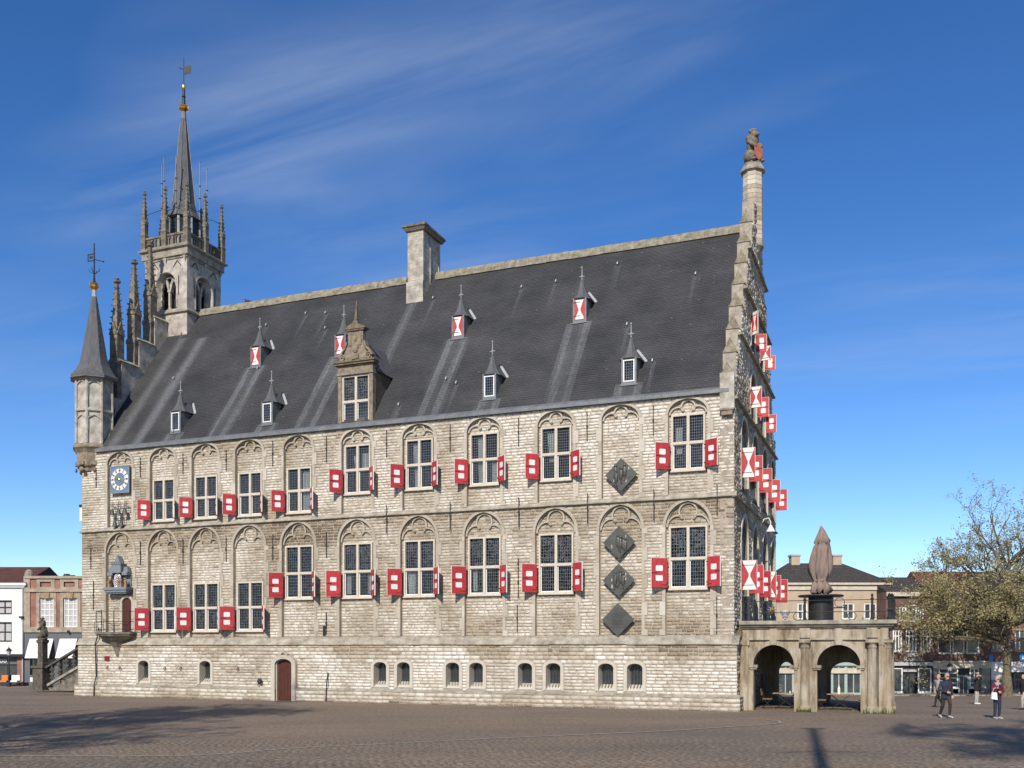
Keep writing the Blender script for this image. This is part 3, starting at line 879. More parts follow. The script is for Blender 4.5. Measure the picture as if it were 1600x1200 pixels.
lay(HL-0.15, 0.15, 0.66, 2.90, (0.14, 0.20), (0.22, 0.55), blk_ground, -0.08, -0.15, lambda x, z: 0.71-0.24*smooth01(2.0, 2.7, z)-0.08*(x < -24))
lay(HL-0.30, 0.30, 0.0, 0.62, (0.15, 0.21), (0.28, 0.62), lambda a, b: [(DOOR[0]-0.76, DOOR[0]+0.76)], -0.23, -0.30, lambda x, z: 0.58-0.15*(z < 0.25))

# right gable: long the depth axis (map G)
GW = [(2.0, 4.25), (5.65, 7.85), (9.3, 11.45), (12.75, 14.9)]
NST = 9
def gable_top(b):
    bb = min(b, HD-b)
    k = int(min(max((bb+0.06)/0.82, 0), NST-1))
    return 14.75+1.30*k
def blk_g(za, zb):
    z = (za+zb)/2; out = []
    if 3.8 < z < 9.0 or 9.9 < z < 13.5:
        for a, b in GW: out.append((a-0.06, b+0.06))
    if 14.0 < z < 16.4:
        for a, b in ((5.0, 7.1), (8.5, 10.6)): out.append((a, b))
    if 17.4 < z < 18.9:
        for a, b in ((5.2, 6.7), (8.4, 10.1)): out.append((a, b))
    if z > 14:
        lim = 0
        while gable_top(lim) < z and lim < HD/2: lim += 0.1
        out += [(-5, lim), (HD-lim, 99)]
    return out
lay(0.0, HD, 3.0, 25.5, (0.13, 0.18), (0.24, 0.5), blk_g, 0.07, 0.0, 0.50, 'G', rough=0.03)
lay(-0.15, HD+0.15, 0.66, 2.9, (0.15, 0.21), (0.24, 0.55), lambda a, b: [], -0.08, -0.15, 0.52, 'G', rough=0.02)
lay(-0.3, HD+0.3, 0.0, 0.62, (0.15, 0.21), (0.28, 0.6), lambda a, b: [], -0.23, -0.30, 0.50, 'G')

def block_verts(B, g):
    """8 corners of every block, the front ones pulled in and roughened"""
    n = len(B)
    A = np.array([b[:7] for b in B])
    x0, x1, z0, z1, yb, yf = A[:, 0], A[:, 1], A[:, 2], A[:, 3], A[:, 4], A[:, 5]
    V = np.zeros((n, 8, 3))
    for i, (x, z, sx, sz) in enumerate(((x0, z0, 1, 1), (x1, z0, -1, 1), (x1, z1, -1, -1), (x0, z1, 1, -1))):
        V[:, i] = np.stack([x, yb, z], 1)
        ins = 0.010
        V[:, 4+i] = np.stack([x+sx*(ins+g.rand(n)*0.016), yf+(g.rand(n)-0.5)*0.02, z+sz*(ins*0.5+g.rand(n)*0.024)], 1)
    isg = np.array([b[7] == 'G' for b in B])
    W = V.copy()
    W[isg, :, 0] = -V[isg, :, 1]; W[isg, :, 1] = V[isg, :, 0]
    return W
FQ = np.array([(4, 5, 6, 7), (0, 1, 5, 4), (1, 2, 6, 5), (2, 3, 7, 6), (3, 0, 4, 7)])
g_ = np.random.RandomState(8)
BV = block_verts(BL, g_)
size = np.array([((b[1]-b[0])*(b[3]-b[2]))*(1+0.02*(b[0]+37)) if b[7] == 'F' else 0 for b in BL])
big = set(np.argsort(-size)[:300].tolist())
rest = np.array([i for i in range(len(BL)) if i not in big])
tones = np.array([b[6] for b in BL])
Vr = BV[rest].reshape(-1, 3)
Fr = (FQ[None]+(np.arange(len(rest))*8)[:, None, None]).reshape(-1, 4)
obj('masonry', np_mesh('masonry', Vr, Fr, np.repeat(tones[rest], 5), 'masonry'), hall, kind='stuff')
for i in sorted(big):
    v = BV[i]; c = v.mean(0)
    obj('stone', np_mesh('stone', v-c, FQ, np.full(5, tones[i]), 'masonry'), hall, tuple(c))
print('stones', len(BL))

# ---- backing walls (mortar seen in the joints)
wall = MB()
holes = [upper_niche(c) for c in BAYS]
polyfill(wall, [(HL, 9.5), (0, 9.5), (0, EAVE+0.05), (HL, EAVE+0.05)], holes, 0.017)
polyfill(wall, [(HL, 3.2), (0, 3.2), (0, 9.5), (HL, 9.5)], [lower_niche(c) for c in BAYS], 0.017)
def reveal(mb, prof, y0, y1, tone=0.5):
    for (xa, za), (xb, zb) in zip(prof, prof[1:]+prof[:1]):
        mb.quad((xa, y0, za), (xb, y0, zb), (xb, y1, zb), (xa, y1, za), tone)
for i, c in enumerate(BAYS):
    for prof, w, ww in ((upper_niche(c), WIN_U.get(i), UW), (lower_niche(c), WIN_L.get(i), LW)):
        reveal(wall, prof, 0.017, 0.23)
        hs_ = []
        big_ = [(c-1.2, prof[0][1]-0.05), (c+1.2, prof[0][1]-0.05), (c+1.2, max(z for x, z in prof)+0.05), (c-1.2, max(z for x, z in prof)+0.05)]
        if w: hs_.append([(c-ww/2+0.03, w[0]+0.03), (c+ww/2-0.03, w[0]+0.03), (c+ww/2-0.03, w[1]-0.03), (c-ww/2+0.03, w[1]-0.03)])
        polyfill(wall, big_, hs_, 0.206)
def sm_prof(c, off=0.0):
    return ell_arch(c, SM_HW+off, SM_Z0-off*0.3, SM_Z1-0.22, SM_Z1+off, 10)
def dr_prof(off=0.0):
    return ell_arch(DOOR[0], DOOR[1]+off, 0.0, DOOR[2]-0.30, DOOR[2]+off*0.9, 10)
dp = [(x, max(z, 0.62)) for x, z in dr_prof()]
gw_outer = [(HL-0.15, 0.62), (DOOR[0]-DOOR[1], 0.62)]+dr_prof()[1:-1]+[(DOOR[0]+DOOR[1], 0.62), (0.15, 0.62), (0.15, 3.0), (HL-0.15, 3.0)]
polyfill(wall, gw_outer, [sm_prof(c) for c in SMALL], -0.134)
for c in SMALL: reveal(wall, sm_prof(c), -0.134, 0.55)
wall.box(HL-0.285, DOOR[0]-DOOR[1], -0.284, 0.0, 0.0, 0.61)
wall.box(DOOR[0]+DOOR[1], 0.284, -0.284, 0.0, 0.0, 0.61)
# right gable backing, with its thickness
gp = [(0.0, 3.0), (HD, 3.0)]
st = []
for k in range(NST):
    b0 = -0.06+0.82*k
    st.append((max(b0, 0.0), 14.75+1.30*k)); st.append((min(b0+0.82, HD/2), 14.75+1.30*k))
right = [(HD-b, z) for b, z in st]
outl = [(0, 3.0), (HD, 3.0)]+right+[(b, z) for b, z in reversed(st)]
gh = []
for a, b in GW:
    gh.append(point_arch((a+b)/2, (b-a)/2-0.05, 3.9, 7.6, 8.9)); gh.append(point_arch((a+b)/2, (b-a)/2-0.05, 10.0, 12.5, 13.4))
for a, b in ((5.0, 7.1), (8.5, 10.6)): gh.append(point_arch((a+b)/2, (b-a)/2-0.05, 14.1, 15.4, 16.3))
for a, b in ((5.2, 6.7), (8.4, 10.1)): gh.append(point_arch((a+b)/2, (b-a)/2-0.05, 17.5, 18.2, 18.8))
GMAP = lambda v: Vector((-v.y, v.x, v.z))
polyfill(wall, outl, gh, 0.04, GMAP)
for h in gh:
    s0 = len(wall.v); reveal(wall, h, 0.04, 0.36); wall.v[s0:] = [tuple(GMAP(Vector(p))) for p in wall.v[s0:]]
polyfill(wall, outl, [], 0.62, GMAP)
for (b0, z0), (b1, z1) in zip(outl, outl[1:]+outl[:1]):
    wall.quad((-0.04, b0, z0), (-0.04, b1, z1), (-0.62, b1, z1), (-0.62, b0, z0))
wall.box(-0.1, 0.11, -0.1, HD+0.1, 0.0, 3.0)
wall.box(-0.1, 0.26, -0.2, HD+0.26, 0.0, 0.61)
# back and far walls
wall.box(HL, 0, HD-0.4, HD, 0.0, EAVE)
wall.box(HL+0.01, HL+0.62, 0.25, HD-0.4, 0.0, EAVE)
wall.build('wall', 'mortar', hall, fix=False)
# dark rooms behind the windows
rm = MB()
rm.box(HL+0.7, -0.7, 3.2, 3.3, 0.05, EAVE)
rm.box(HL+0.7, -0.7, 0.6, 3.2, 9.2, 9.5)
rm.box(HL+0.7, -0.7, 0.6, 3.2, 2.7, 3.1)
rm.box(HL+0.7, -0.7, 0.6, 3.2, 13.7, 13.9)
rm.box(-3.2, -3.1, 3.3, HD-0.5, 0.1, 13.8)
rm.build('inner_wall', 'interior', hall)

# ---- dressed stone: arches, jamb blocks, string courses
for i, c in enumerate(BAYS):
    for low in (0, 1):
        mb = MB()
        prof, po = (lower_niche(c), lower_niche(c, 0.13)) if low else (upper_niche(c), upper_niche(c, 0.12))
        tn = (0.50 if i > 4 else 0.44)-0.06*low
        mb.band(prof[1:-1], po[1:-1], -0.022, 0.05, tn)
        # inner roll moulding
        pin = (lower_niche(c, -0.06) if low else upper_niche(c, -0.055))
        mb.band(pin[1:-1], prof[1:-1], 0.12, 0.22, tn-0.03)
        hw, zs, za = (L_HW, L_ZS, L_ZA) if low else (U_HW, U_ZS, U_ZA)
        hw -= 0.04; rise = za-zs-0.04
        # cusped trefoil tracery
        cr = (0.42 if low else 0.37)*hw
        cz = zs+rise-cr-0.02 if low else zs+rise-cr*0.93
        cusp_z = zs+0.22*rise
        pts = []
        for k in range(15):
            a = R(-52)+R(284)*k/14
            pts.append((c+cr*math.cos(a), max(cusp_z, cz+cr*(1.0 if low else 0.93)*math.sin(a))))
        mb.ribbon(pts, 0.070, 0.09, 0.21, tn+0.02)
        for s in (-1, 1):
            px_, pz_ = c+s*cr*math.cos(R(-52)), max(cusp_z, cz+cr*math.sin(R(-52)))
            ex, ez = c+s*hw*0.985, zs-0.02
            mxx = (px_+ex)/2; rr = abs(ex-px_)/2
            q = []
            for k in range(10):
                t = k/9; a = math.pi*t
                q.append((px_+(ex-px_)*(0.5-0.5*math.cos(a)), pz_+(ez-pz_)*t+(0.30*rise if low else 0.42*rise)*math.sin(a)))
            mb.ribbon(q, 0.066, 0.09, 0.21, tn+0.02)
        mb.build('tracery_arch', 'dressed', hall)
        # jamb blocks, long and short
        z0, zs_ = (L_Z0, L_ZS) if low else (U_Z0, U_ZS)
        for s in (0, 1):
            z = z0
            while z < zs_-0.02:
                k = int((z+1e-4-3)/0.62); znext = min(3+0.62*(k+1), zs_)
                w = jamb_w(i, s, (z+znext)/2, low)
                x0 = c-hw-0.04-w if s == 0 else c+hw+0.04
                MB().box(x0+0.004, x0+w-0.004, -0.014+rnd.uniform(-.004, .004), 0.22, z+0.004, znext-0.004, tn+0.05+rnd.gauss(0, 0.06)).build('jamb_stone', 'dressed', hall)
                z = znext

sc = MB()
def string_course(mb, x0, x1, zlo, zhi, yin, yout, lip=0.05):
    poly = [(yin, zhi), (yout, zlo+lip), (yout, zlo+0.01), (yout+0.05, zlo), (yin, zlo-0.02)]
    mb.prismx(poly, x0, x1)
n_seg = 30
for name, zlo, zhi, yin, yout, x0, x1 in (('string_course', 9.42, 9.66, 0.06, -0.13, HL-0.08, 0.12), ('string_course', 2.92, 3.30, 0.06, -0.23, HL-0.24, 0.24)):
    mb = MB()
    for k in range(n_seg):
        xa = x0+(x1-x0)*k/n_seg; xb = x0+(x1-x0)*(k+1)/n_seg
        dz = rnd.uniform(-0.012, 0.012); dy_ = rnd.uniform(-0.012, 0.012)
        string_course(mb, xa+0.002, xb-0.002, zlo+dz, zhi+dz, yin, yout+dy_)
    mb.build(name, 'ledge', hall)
for zlo, zhi, yout, b0, b1 in ((9.42, 9.66, 0.13, -0.1, HD+0.1), (2.90, 3.36, 0.24, -0.22, HD+0.2), (13.72, 13.92, 0.16, 0.0, HD), (16.95, 17.15, 0.16, 1.4, HD-1.4), (19.55, 19.75, 0.16, 2.9, HD-2.9), (22.0, 22.15, 0.14, 4.4, HD-4.4)):
    mb = MB()
    pol = [(-0.06, zhi), (yout, zlo+0.05), (yout, zlo), (-0.06, zlo-0.03)]
    n = len(pol)
    mb.add([(x, b0, z) for x, z in pol]+[(x, b1, z) for x, z in pol], [tuple(range(n)), tuple(range(2*n-1, n-1, -1))]+[(i, n+i, n+(i+1) % n, (i+1) % n) for i in range(n)])
    mb.build('string_course', 'coping', hall)
# sloping top of the plinth
mb = MB()
for xa, xb in ((HL-0.30, DOOR[0]-0.76), (DOOR[0]+0.76, 0.30)):
    mb.add([(xa, -0.31, 0.60), (xb, -0.31, 0.60), (xb, -0.13, 0.72), (xa, -0.13, 0.72)], [(0, 1, 2, 3)])
mb.add([(0.31, -0.31, 0.60), (0.31, HD, 0.60), (0.13, HD, 0.72), (0.13, -0.13, 0.72)], [(0, 1, 2, 3)])
mb.build('plinth_slope', 'coping', hall)

# ---- small barred cellar windows and the cellar door
def make_small():
    mb = MB()
    mb.band(sm_prof(0)[:], sm_prof(0, 0.16)[:], -0.165, -0.05, 0.62)
    me = mb.mesh('surround', 'dressed')
    rv = MB()
    p = sm_prof(0, -0.005)
    for (xa, za), (xb, zb) in zip(p, p[1:]):
        k = 0.84
        rv.quad((xa, -0.15, za), (xb, -0.15, zb), (xb*k, 0.30, zb-0.03), (xa*k, 0.30, za-0.03), 0.50)
    rv.quad((-SM_HW, -0.15, SM_Z0), (SM_HW, -0.15, SM_Z0), (SM_HW*.84, 0.30, SM_Z0+0.30), (-SM_HW*.84, 0.30, SM_Z0+0.30), 0.72)
    mr = rv.mesh('reveal', 'dressed')
    gl = MB(); gl.box(-SM_HW*.95, SM_HW*.95, 0.28, 0.29, SM_Z0, SM_Z1)
    mg = gl.mesh('pane', 'windowgrey')
    br = MB()
    for x in (-0.2, -0.05, 0.10, 0.24):
        br.tube([(x, 0.16, SM_Z1), (x, 0.16, SM_Z0+0.45), (x-0.03, -0.06, SM_Z0+0.14)], 0.016, 5)
    mbars = br.mesh('bar', 'iron')
    return me, mr, mg, mbars
SMm = make_small()
for c in SMALL:
    o = obj('cellar_window', SMm[0], hall, (c, 0, 0))
    obj('reveal', SMm[1], o); obj('pane', SMm[2], o); obj('bars', SMm[3], o)
mb = MB()
mb.band(dr_prof(0)[:], dr_prof(0.24)[:], -0.33, -0.02, 0.55)
mb.ribbon([(DOOR[0]-0.25, DOOR[2]+0.20), (DOOR[0], DOOR[2]+0.36), (DOOR[0]+0.25, DOOR[2]+0.20)], 0.09, -0.34, -0.05, 0.5)
mb.band(dr_prof(-0.05)[:], dr_prof(0.0)[:], -0.20, 0.05, 0.48)
ds = mb.build('door_surround', 'dressed', hall)
d = MB()
for k in range(5):
    x0 = DOOR[0]-0.5+k*0.2
    d.box(x0+0.004, x0+0.196, -0.06, 0.0, 0.02, DOOR[2]+0.05)
dd = d.build('door', 'wood', hall, label='reddish brown plank door')
h = MB(); h.box(DOOR[0]+0.34, DOOR[0]+0.37, -0.12, -0.06, 1.0, 1.12); h.ball((DOOR[0]+0.355, -0.13, 1.06), 0.035)
h.build('door_handle', 'iron', dd)

# ---- cross windows
WCACHE = {}
def cross_window(w, h, tf, stained, nc, nr, seed):
    key = (round(w, 2), round(h, 2), stained, seed if stained else 0)
    if key in WCACHE: return WCACHE[key]
    g = random.Random(seed)
    fr = 0.082; mu = 0.064
    F = MB()
    zt = h*tf
    F.box(-w/2, -w/2+fr, 0, 0.17, 0, h); F.box(w/2-fr, w/2, 0, 0.17, 0, h)
    F.box(-w/2+fr, w/2-fr, 0.002, 0.17, h-fr, h); F.box(-w/2+fr, w/2-fr, 0.002, 0.17, 0, fr)
    F.box(-mu, mu, -0.002, 0.168, fr, h-fr)
    F.box(-w/2+fr, -mu, 0.004, 0.166, zt-mu, zt+mu); F.box(mu, w/2-fr, 0.004, 0.166, zt-mu, zt+mu)
    F.box(-w/2-0.03, w/2+0.03, -0.05, 0.1, -0.06, -0.001)
    lights = []
    for s in (-1, 1):
        xa, xb = sorted((s*mu, s*(w/2-fr)))
        lights.append((xa, xb, zt+mu, h-fr, 1)); lights.append((xa, xb, fr, zt-mu, 0))
    panes = []; L = MB(); C = MB()
    for xa, xb, za, zb, up in lights:
        p = MB(); p.box(xa-0.01, xb+0.01, 0.130, 0.136, za-0.01, zb+0.01)
        panes.append(p.mesh('pane', 'glass'))
        lw = 0.0085
        xi, xj, zi, zj = xa, xb, za, zb
        if not up:
            cf = 0.038
            for bx in ((xa, xa+cf, za, zb), (xb-cf, xb, za, zb), (xa+cf, xb-cf, za, za+cf), (xa+cf, xb-cf, zb-cf, zb)):
                C.box(bx[0], bx[1], 0.075, 0.129, bx[2], bx[3])
            xi, xj, zi, zj = xa+cf, xb-cf, za+cf, zb-cf
        for k in range(1, nc):
            x = xi+(xj-xi)*k/nc; L.box(x-lw, x+lw, 0.115, 0.128, zi, zj)
        nrr = nr if up else max(5, int(nr*(zj-zi)/(h-fr-zt-mu)))
        for k in range(1, nrr):
            z = zi+(zj-zi)*k/nrr; L.box(xi, xj, 0.117, 0.129, z-lw, z+lw)
        if up and stained:
            for k in range(26):
                cx_, cz_ = g.uniform(xi+.05, xj-.05), g.uniform(zi+.08, zj-.08)
                rr = g.uniform(0.05, 0.13)
                n = 8; a0 = g.uniform(0, 6.28); sp_ = g.uniform(2.5, 6.28)
                pts = [(min(xj, max(xi, cx_+rr*math.cos(a0+sp_*q/n))), min(zj, max(zi, cz_+rr*math.sin(a0+sp_*q/n)))) for q in range(n+1)]
                L.ribbon(pts, 0.016, 0.110, 0.127)
    res = (F.mesh('window', 'windowstone'), panes, L.mesh('leading', 'came', fix=False), C.mesh('casement', 'white'))
    WCACHE[key] = res
    return res

def curtain_mesh(x0, x1, z0, z1, lean=0.0):
    mb = MB(); n = 14
    top = []; bot = []
    for k in range(n+1):
        t = k/n; y = 0.24+0.03*math.sin(t*19)
        bot.append((x0+(x1-x0)*t*(1-abs(lean))+max(lean, 0)*(x1-x0), y, z0)); top.append((x0+(x1-x0)*t, y, z1))
    for k in range(n):
        mb.quad(bot[k], bot[k+1], top[k+1], top[k])
    return mb.mesh('curtain', 'curtain', fix=False)

def put_window(c, z0, z1, W, tf, stained, parent, y=0.10, nc=6, nr=9, curtains=(), rot=0.0, loc=None, seed=0):
    Fm, panes, Lm, Cm = cross_window(W, z1-z0, tf, stained, nc, nr, seed)
    o = obj('window', Fm, parent, loc or (c, y, z0), rot)
    for p in panes: obj('pane', p, o)
    obj('leading', Lm, o); obj('casement', Cm, o)
    for cu in curtains: obj('curtain', curtain_mesh(*cu), o)
    return o

CUR_U = {4: [(0.10, 0.62, 0.1, 2.2, 0.0)], 5: [(-0.35, 0.0, 1.15, 2.0, 0.3), (0.15, 0.6, 1.15, 2.1, 0.0)], 6: [(-0.45, -0.05, 0.1, 2.3, 0.3)], 7: [(-0.45, -0.1, 0.1, 2.35, 0.2), (0.3, 0.6, 0.1, 1.2, 0.0)],
         8: [(-0.5, -0.15, 0.9, 2.3, 0.3)], 10: [(-0.62, -0.3, 0.8, 2.0, 0.2)]}
CUR_L = {5: [(-0.75, -0.5, 0.2, 1.3, 0), (0.5, 0.75, 0.2, 1.3, 0)], 6: [(-0.75, -0.3, 0.15, 1.3, 0.1)], 7: [(-0.72, -0.45, 0.2, 1.3, 0.2)]}
for i, (z0, z1) in WIN_U.items():
    put_window(BAYS[i], z0, z1, UW, 0.49, False, hall, 0.10, 6, 9 if z1-z0 > 2.4 else 8, CUR_U.get(i, ()))
for i, (z0, z1) in WIN_L.items():
    put_window(BAYS[i], z0, z1, LW, 0.48, i >= 5, hall, 0.10, 6, 9, CUR_L.get(i, ()), seed=i % 3)

# ---- shutters
def shutter_meshes(w, h, side):
    """closed position: hinge at x=0, leaf along +x (side=1) or -x (side=-1), outside is -y"""
    s = side
    def bx(mb, a, b, y0, y1, z0, z1):
        mb.box(min(s*a, s*b), max(s*a, s*b), y0, y1, z0, z1)
    B = MB(); bx(B, 0.0, w, -0.018, 0.018, 0, h)
    T = MB()  # white edges and inner squares
    sq = 0.26*w/0.68; r = 0.04
    sqs = []
    for zc in (h*0.655, h*0.32):
        mb = MB()
        pts = []
        hw_ = 0.145*w/0.68*1.0; hh = 0.125
        for (cx_, cz_, a0) in ((hw_-r, hh-r, 0), (-hw_+r, hh-r, 90), (-hw_+r, -hh+r, 180), (hw_-r, -hh+r, 270)):
            for q in range(4):
                a = R(a0+30*q); pts.append((s*w*0.52+cx_+r*math.cos(a), zc+cz_+r*math.sin(a)))
        mb.prism(pts, 0.018, 0.026)
        sqs.append(mb.mesh('white_panel', 'white'))
    bx(T, w, w+0.014, -0.022, 0.022, -0.008, h+0.008)
    bx(T, 0, w, -0.021, 0.021, h, h+0.010)
    # hourglass on the outside
    x0, x1, xm = 0.03*s, (w-0.03)*s, w/2*s
    k = 0.035*s
    T.prism([(x0, h-0.01), (x0+0.03*s, h*0.90), (xm-k, h*0.55), (xm-k, h*0.45), (x0+0.03*s, h*0.10), (x0, 0.01), (x1, 0.01), (x1-0.03*s, h*0.10), (xm+k, h*0.45), (xm+k, h*0.55), (x1-0.03*s, h*0.90), (x1, h-0.01)], -0.024, -0.018)
    H = []
    for zc in (h*0.16, h*0.84):
        q = MB(); bx(q, -0.03, w*0.80, -0.031, -0.025, zc-0.014, zc+0.014); bx(q, -0.02, 0.03, -0.026, 0.05, zc-0.03, zc+0.03); H.append(q)
    q = MB(); bx(q, w*0.62, w*0.99, 0.019, 0.032, h*0.485, h*0.515); H.append(q)
    q = MB(); bx(q, 0.02, w*0.35, 0.019, 0.030, h*0.085, h*0.105); H.append(q)
    return B.mesh('shutter', 'red'), sqs, T.mesh('white_edge', 'white'), [q.mesh('hinge', 'iron') for q in H]
SH = {}
def put_shutter(parent, w, h, side, loc, rot):
    key = (round(w, 2), round(h, 2), side)
    if key not in SH: SH[key] = shutter_meshes(w, h, side)
    B, sq, T, H = SH[key]
    o = obj('shutter', B, parent, loc, rot)
    for q in sq: obj('white_panel', q, o)
    obj('white_edge', T, o)
    for q in H[:2]: obj('hinge', q, o)
    for q in H[2:]: obj('latch', q, o)
    return o
AR_U = {1: 42, 2: 42, 3: 42, 4: 43, 5: 46, 6: 48, 7: 50, 8: 54, 10: 59}
AR_L = {1: 41, 2: 41, 3: 42, 4: 43, 5: 43, 6: 43, 7: 47, 8: 52, 10: 57}
for W, WW, AR, sw, y in ((WIN_U, UW, AR_U, 0.69, -0.05), (WIN_L, LW, AR_L, 0.76, -0.05)):
    for i, (z0, z1) in W.items():
        h = (z1-z0)*0.47
        put_shutter(hall, sw, h, 1, (BAYS[i]-WW/2-0.03, y, z0+0.06), -R(90+(46 if i < 9 else 56)+rnd.uniform(-4, 4)))
        put_shutter(hall, sw, h, -1, (BAYS[i]+WW/2+0.03, y, z0+0.06), R(90+AR[i]+rnd.uniform(-.8, 1.2)))

# gable windows and their shutters
def gable_window(a, b, z0, z1):
    put_window(0, z0, z1, b-a-0.15, 0.5, False, hall, nc=6, nr=8, rot=R(90), loc=(-0.22, (a+b)/2, z0))
gsh = []
for k, (a, b) in enumerate(GW):
    gable_window(a, b, 5.3, 7.9); gable_window(a, b, 10.5, 12.9)
    gsh += [(a, 5.42, 0.66, 1.34, 1, 0 if k in (0, 2) else 72), (b, 5.38, 0.66, 1.34, -1, 0 if k != 1 else 40)]
    gsh += [(a, 10.55, 0.58, 1.35, 1, 2 if k == 0 else 70), (b, 10.72, 0.62, 1.22, -1, 2)]
for a, b in ((5.0, 7.1), (8.5, 10.6)):
    gable_window(a, b, 14.2, 15.6)
gsh += [(4.75, 14.36, 0.52, 1.0, 1, 5), (7.1, 14.42, 0.56, 0.98, -1, 0), (8.5, 14.4, 0.5, 0.95, 1, 70), (10.6, 14.36, 0.52, 0.95, -1, 0)]
for a, b in ((5.2, 6.7), (8.4, 10.1)):
    gable_window(a, b, 17.55, 18.5)
gsh += [(8.35, 17.62, 0.5, 0.72, 1, 5), (10.1, 17.6, 0.52, 0.72, -1, 0), (5.2, 18.0, 0.4, 1.1, 1, 40), (6.7, 17.6, 0.5, 0.9, -1, 15)]
for b, z, w, h, s, an in gsh:
    put_shutter(hall, w, h, s, (0.05, b, z), R(90)-s*R(90+an))
# pale window surrounds on the gable
for a, b, za, zs_, zt in [(a, b, 3.9, 7.6, 8.9) for a, b in GW]+[(a, b, 10.0, 12.5, 13.4) for a, b in GW]+[(5.0, 7.1, 14.1, 15.4, 16.3), (8.5, 10.6, 14.1, 15.4, 16.3), (5.2, 6.7, 17.5, 18.2, 18.8), (8.4, 10.1, 17.5, 18.2, 18.8)]:
    mb = MB()
    mb.band(point_arch((a+b)/2, (b-a)/2-0.05, za, zs_, zt), point_arch((a+b)/2, (b-a)/2+0.14, za, zs_, zt+0.18), -0.04, 0.30, 0.66)
    mb.v = [tuple(GMAP(Vector(p))) for p in mb.v]
    mb.build('window_arch', 'dressed', hall)

# ================================================================== ROOF
def roof_pt(x, b, out=0.0):
    z = EAVE+0.12+SLOPE*b
    n = math.sqrt(1+SLOPE*SLOPE)
    return (x, b-out*SLOPE/n, z+out/n)
DORM_LO = [(-30.94, 0.51), (-24.78, 0.46), (-11.9, 0.60), (-4.9, 0.63)]
DORM_UP = [(-27.85, 3.63), (-22.21, 3.64), (-15.07, 3.80), (-8.31, 3.83)]
HOOKS = []
hg = random.Random(21)
for k in range(24):
    HOOKS.append((-35+k*1.42+hg.uniform(-.6, .6), hg.choice([0.7, 1.6, 2.4, 3.3, 4.3, 5.3, 6.2, 6.8])+hg.uniform(-.2, .2)))
rf = MB()
NC = 96; NX = 190
XL, XR = -36.8, -0.6
cols_x = [XL+(XR-XL)*k/NX for k in range(NX+1)]
streaks = [(x, b, 0.58, 0.7) for x, b in DORM_LO]+[(x, b, 0.60, 0.8) for x, b in DORM_UP]+[(x, b, 0.10, 0.4) for x, b in HOOKS]+[(-19.0, 6.1, 0.35, 0.55), (-35.1, 6.0, 0.5, 0.6), (-33.4, 5.9, 0.5, 0.8)]
def streak(x, b):
    v = 0.0
    for sx, sb, w, amt in streaks:
        if b < sb:
            fall = 1.0 if w > 0.3 else max(0, 1-(sb-b)/1.6)
            dx_ = abs(x-sx-0.10*mnoise.noise((x*1.2, b*0.7, sx)))
            if w > 0.5:
                e = (1-smooth01(w-0.16, w+0.16, dx_))*(0.55+0.45*(1-smooth01(0.05, 0.32, dx_)*0+0.6*(dx_ > 0.25)))
                e *= (0.35+0.65*smooth01(0.12, 0.34, dx_))*(0.75+0.5*mnoise.noise((x*2.2, b*0.5, sx)))*(1-0.35*smooth01(0, 4, sb-b))
            else:
                e = 1-smooth01(0.0, w+0.1, dx_)
            v = max(v, amt*fall*min(1, e))
    return v
for r in range(NC):
    b0 = (HD/2)*r/NC; b1 = (HD/2)*(r+1)/NC+0.015
    wob = [0.012+0.007*mnoise.noise((x*0.8, r*0.9, 1.7)) for x in cols_x]
    base = len(rf.v)
    for k, x in enumerate(cols_x):
        rf.v.append(roof_pt(x, b0, wob[k])); rf.v.append(roof_pt(x, b1, 0.0)); rf.v.append(roof_pt(x, b0, -0.01))
    for k in range(NX):
        a = base+3*k
        t = streak((cols_x[k]+cols_x[k+1])/2, (b0+b1)/2)
        rf.f.append([a, a+3, a+4, a+1]); rf.t.append(t)
        rf.f.append([a+2, a+5, a+3, a]); rf.t.append(t)
# back slope
rf.quad(roof_pt(XL, HD/2), roof_pt(XR, HD/2), (XR, HD, EAVE+.12), (XL, HD, EAVE+.12), 0)
roof = rf.build('roof', 'slate', hall, fix=False)
# gutter
for k in range(12):
    xa = HL+1.1+(36.0)*k/12; xb = xa+3.0
    g = MB()
    g.add([(xa+.003, p, q) for p, q in ((-0.16, 14.0), (-0.16, 14.16), (0.06, 14.30), (0.2, 14.28), (0.2, 13.97))]+[(xb-.003, p, q) for p, q in ((-0.16, 14.0), (-0.16, 14.16), (0.06, 14.30), (0.2, 14.28), (0.2, 13.97))],
          [(0, 1, 2, 3, 4), (9, 8, 7, 6, 5)]+[(i, 5+i, 5+(i+1) % 5, (i+1) % 5) for i in range(5)])
    g.build('gutter', 'lead', hall)
# ridge tiles
rg = random.Random(3)
x = -34.9
while x < -0.7:
    w = 0.62
    if not (-19.9 < x+w/2 < -17.9):
        dz = rg.uniform(-0.012, 0.015)
        zr = RIDGE+0.12+dz; y = HD/2
        t = MB()
        t.add([(x+.004, y-0.34, zr-0.34), (x+.004, y-0.30, zr-0.10), (x+.004, y-0.16, zr+0.14), (x+.004, y+0.16, zr+0.14), (x+.004, y+0.34, zr-0.34),
               (x+w-.004, y-0.34, zr-0.34), (x+w-.004, y-0.30, zr-0.10), (x+w-.004, y-0.16, zr+0.15), (x+w-.004, y+0.16, zr+0.15), (x+w-.004, y+0.34, zr-0.34)],
              [(0, 1, 2, 3, 4), (9, 8, 7, 6, 5)]+[(i, 5+i, 5+(i+1) % 5, (i+1) % 5) for i in range(5)])
        t.build('ridge_tile', 'mossstone', roof)
    x += w
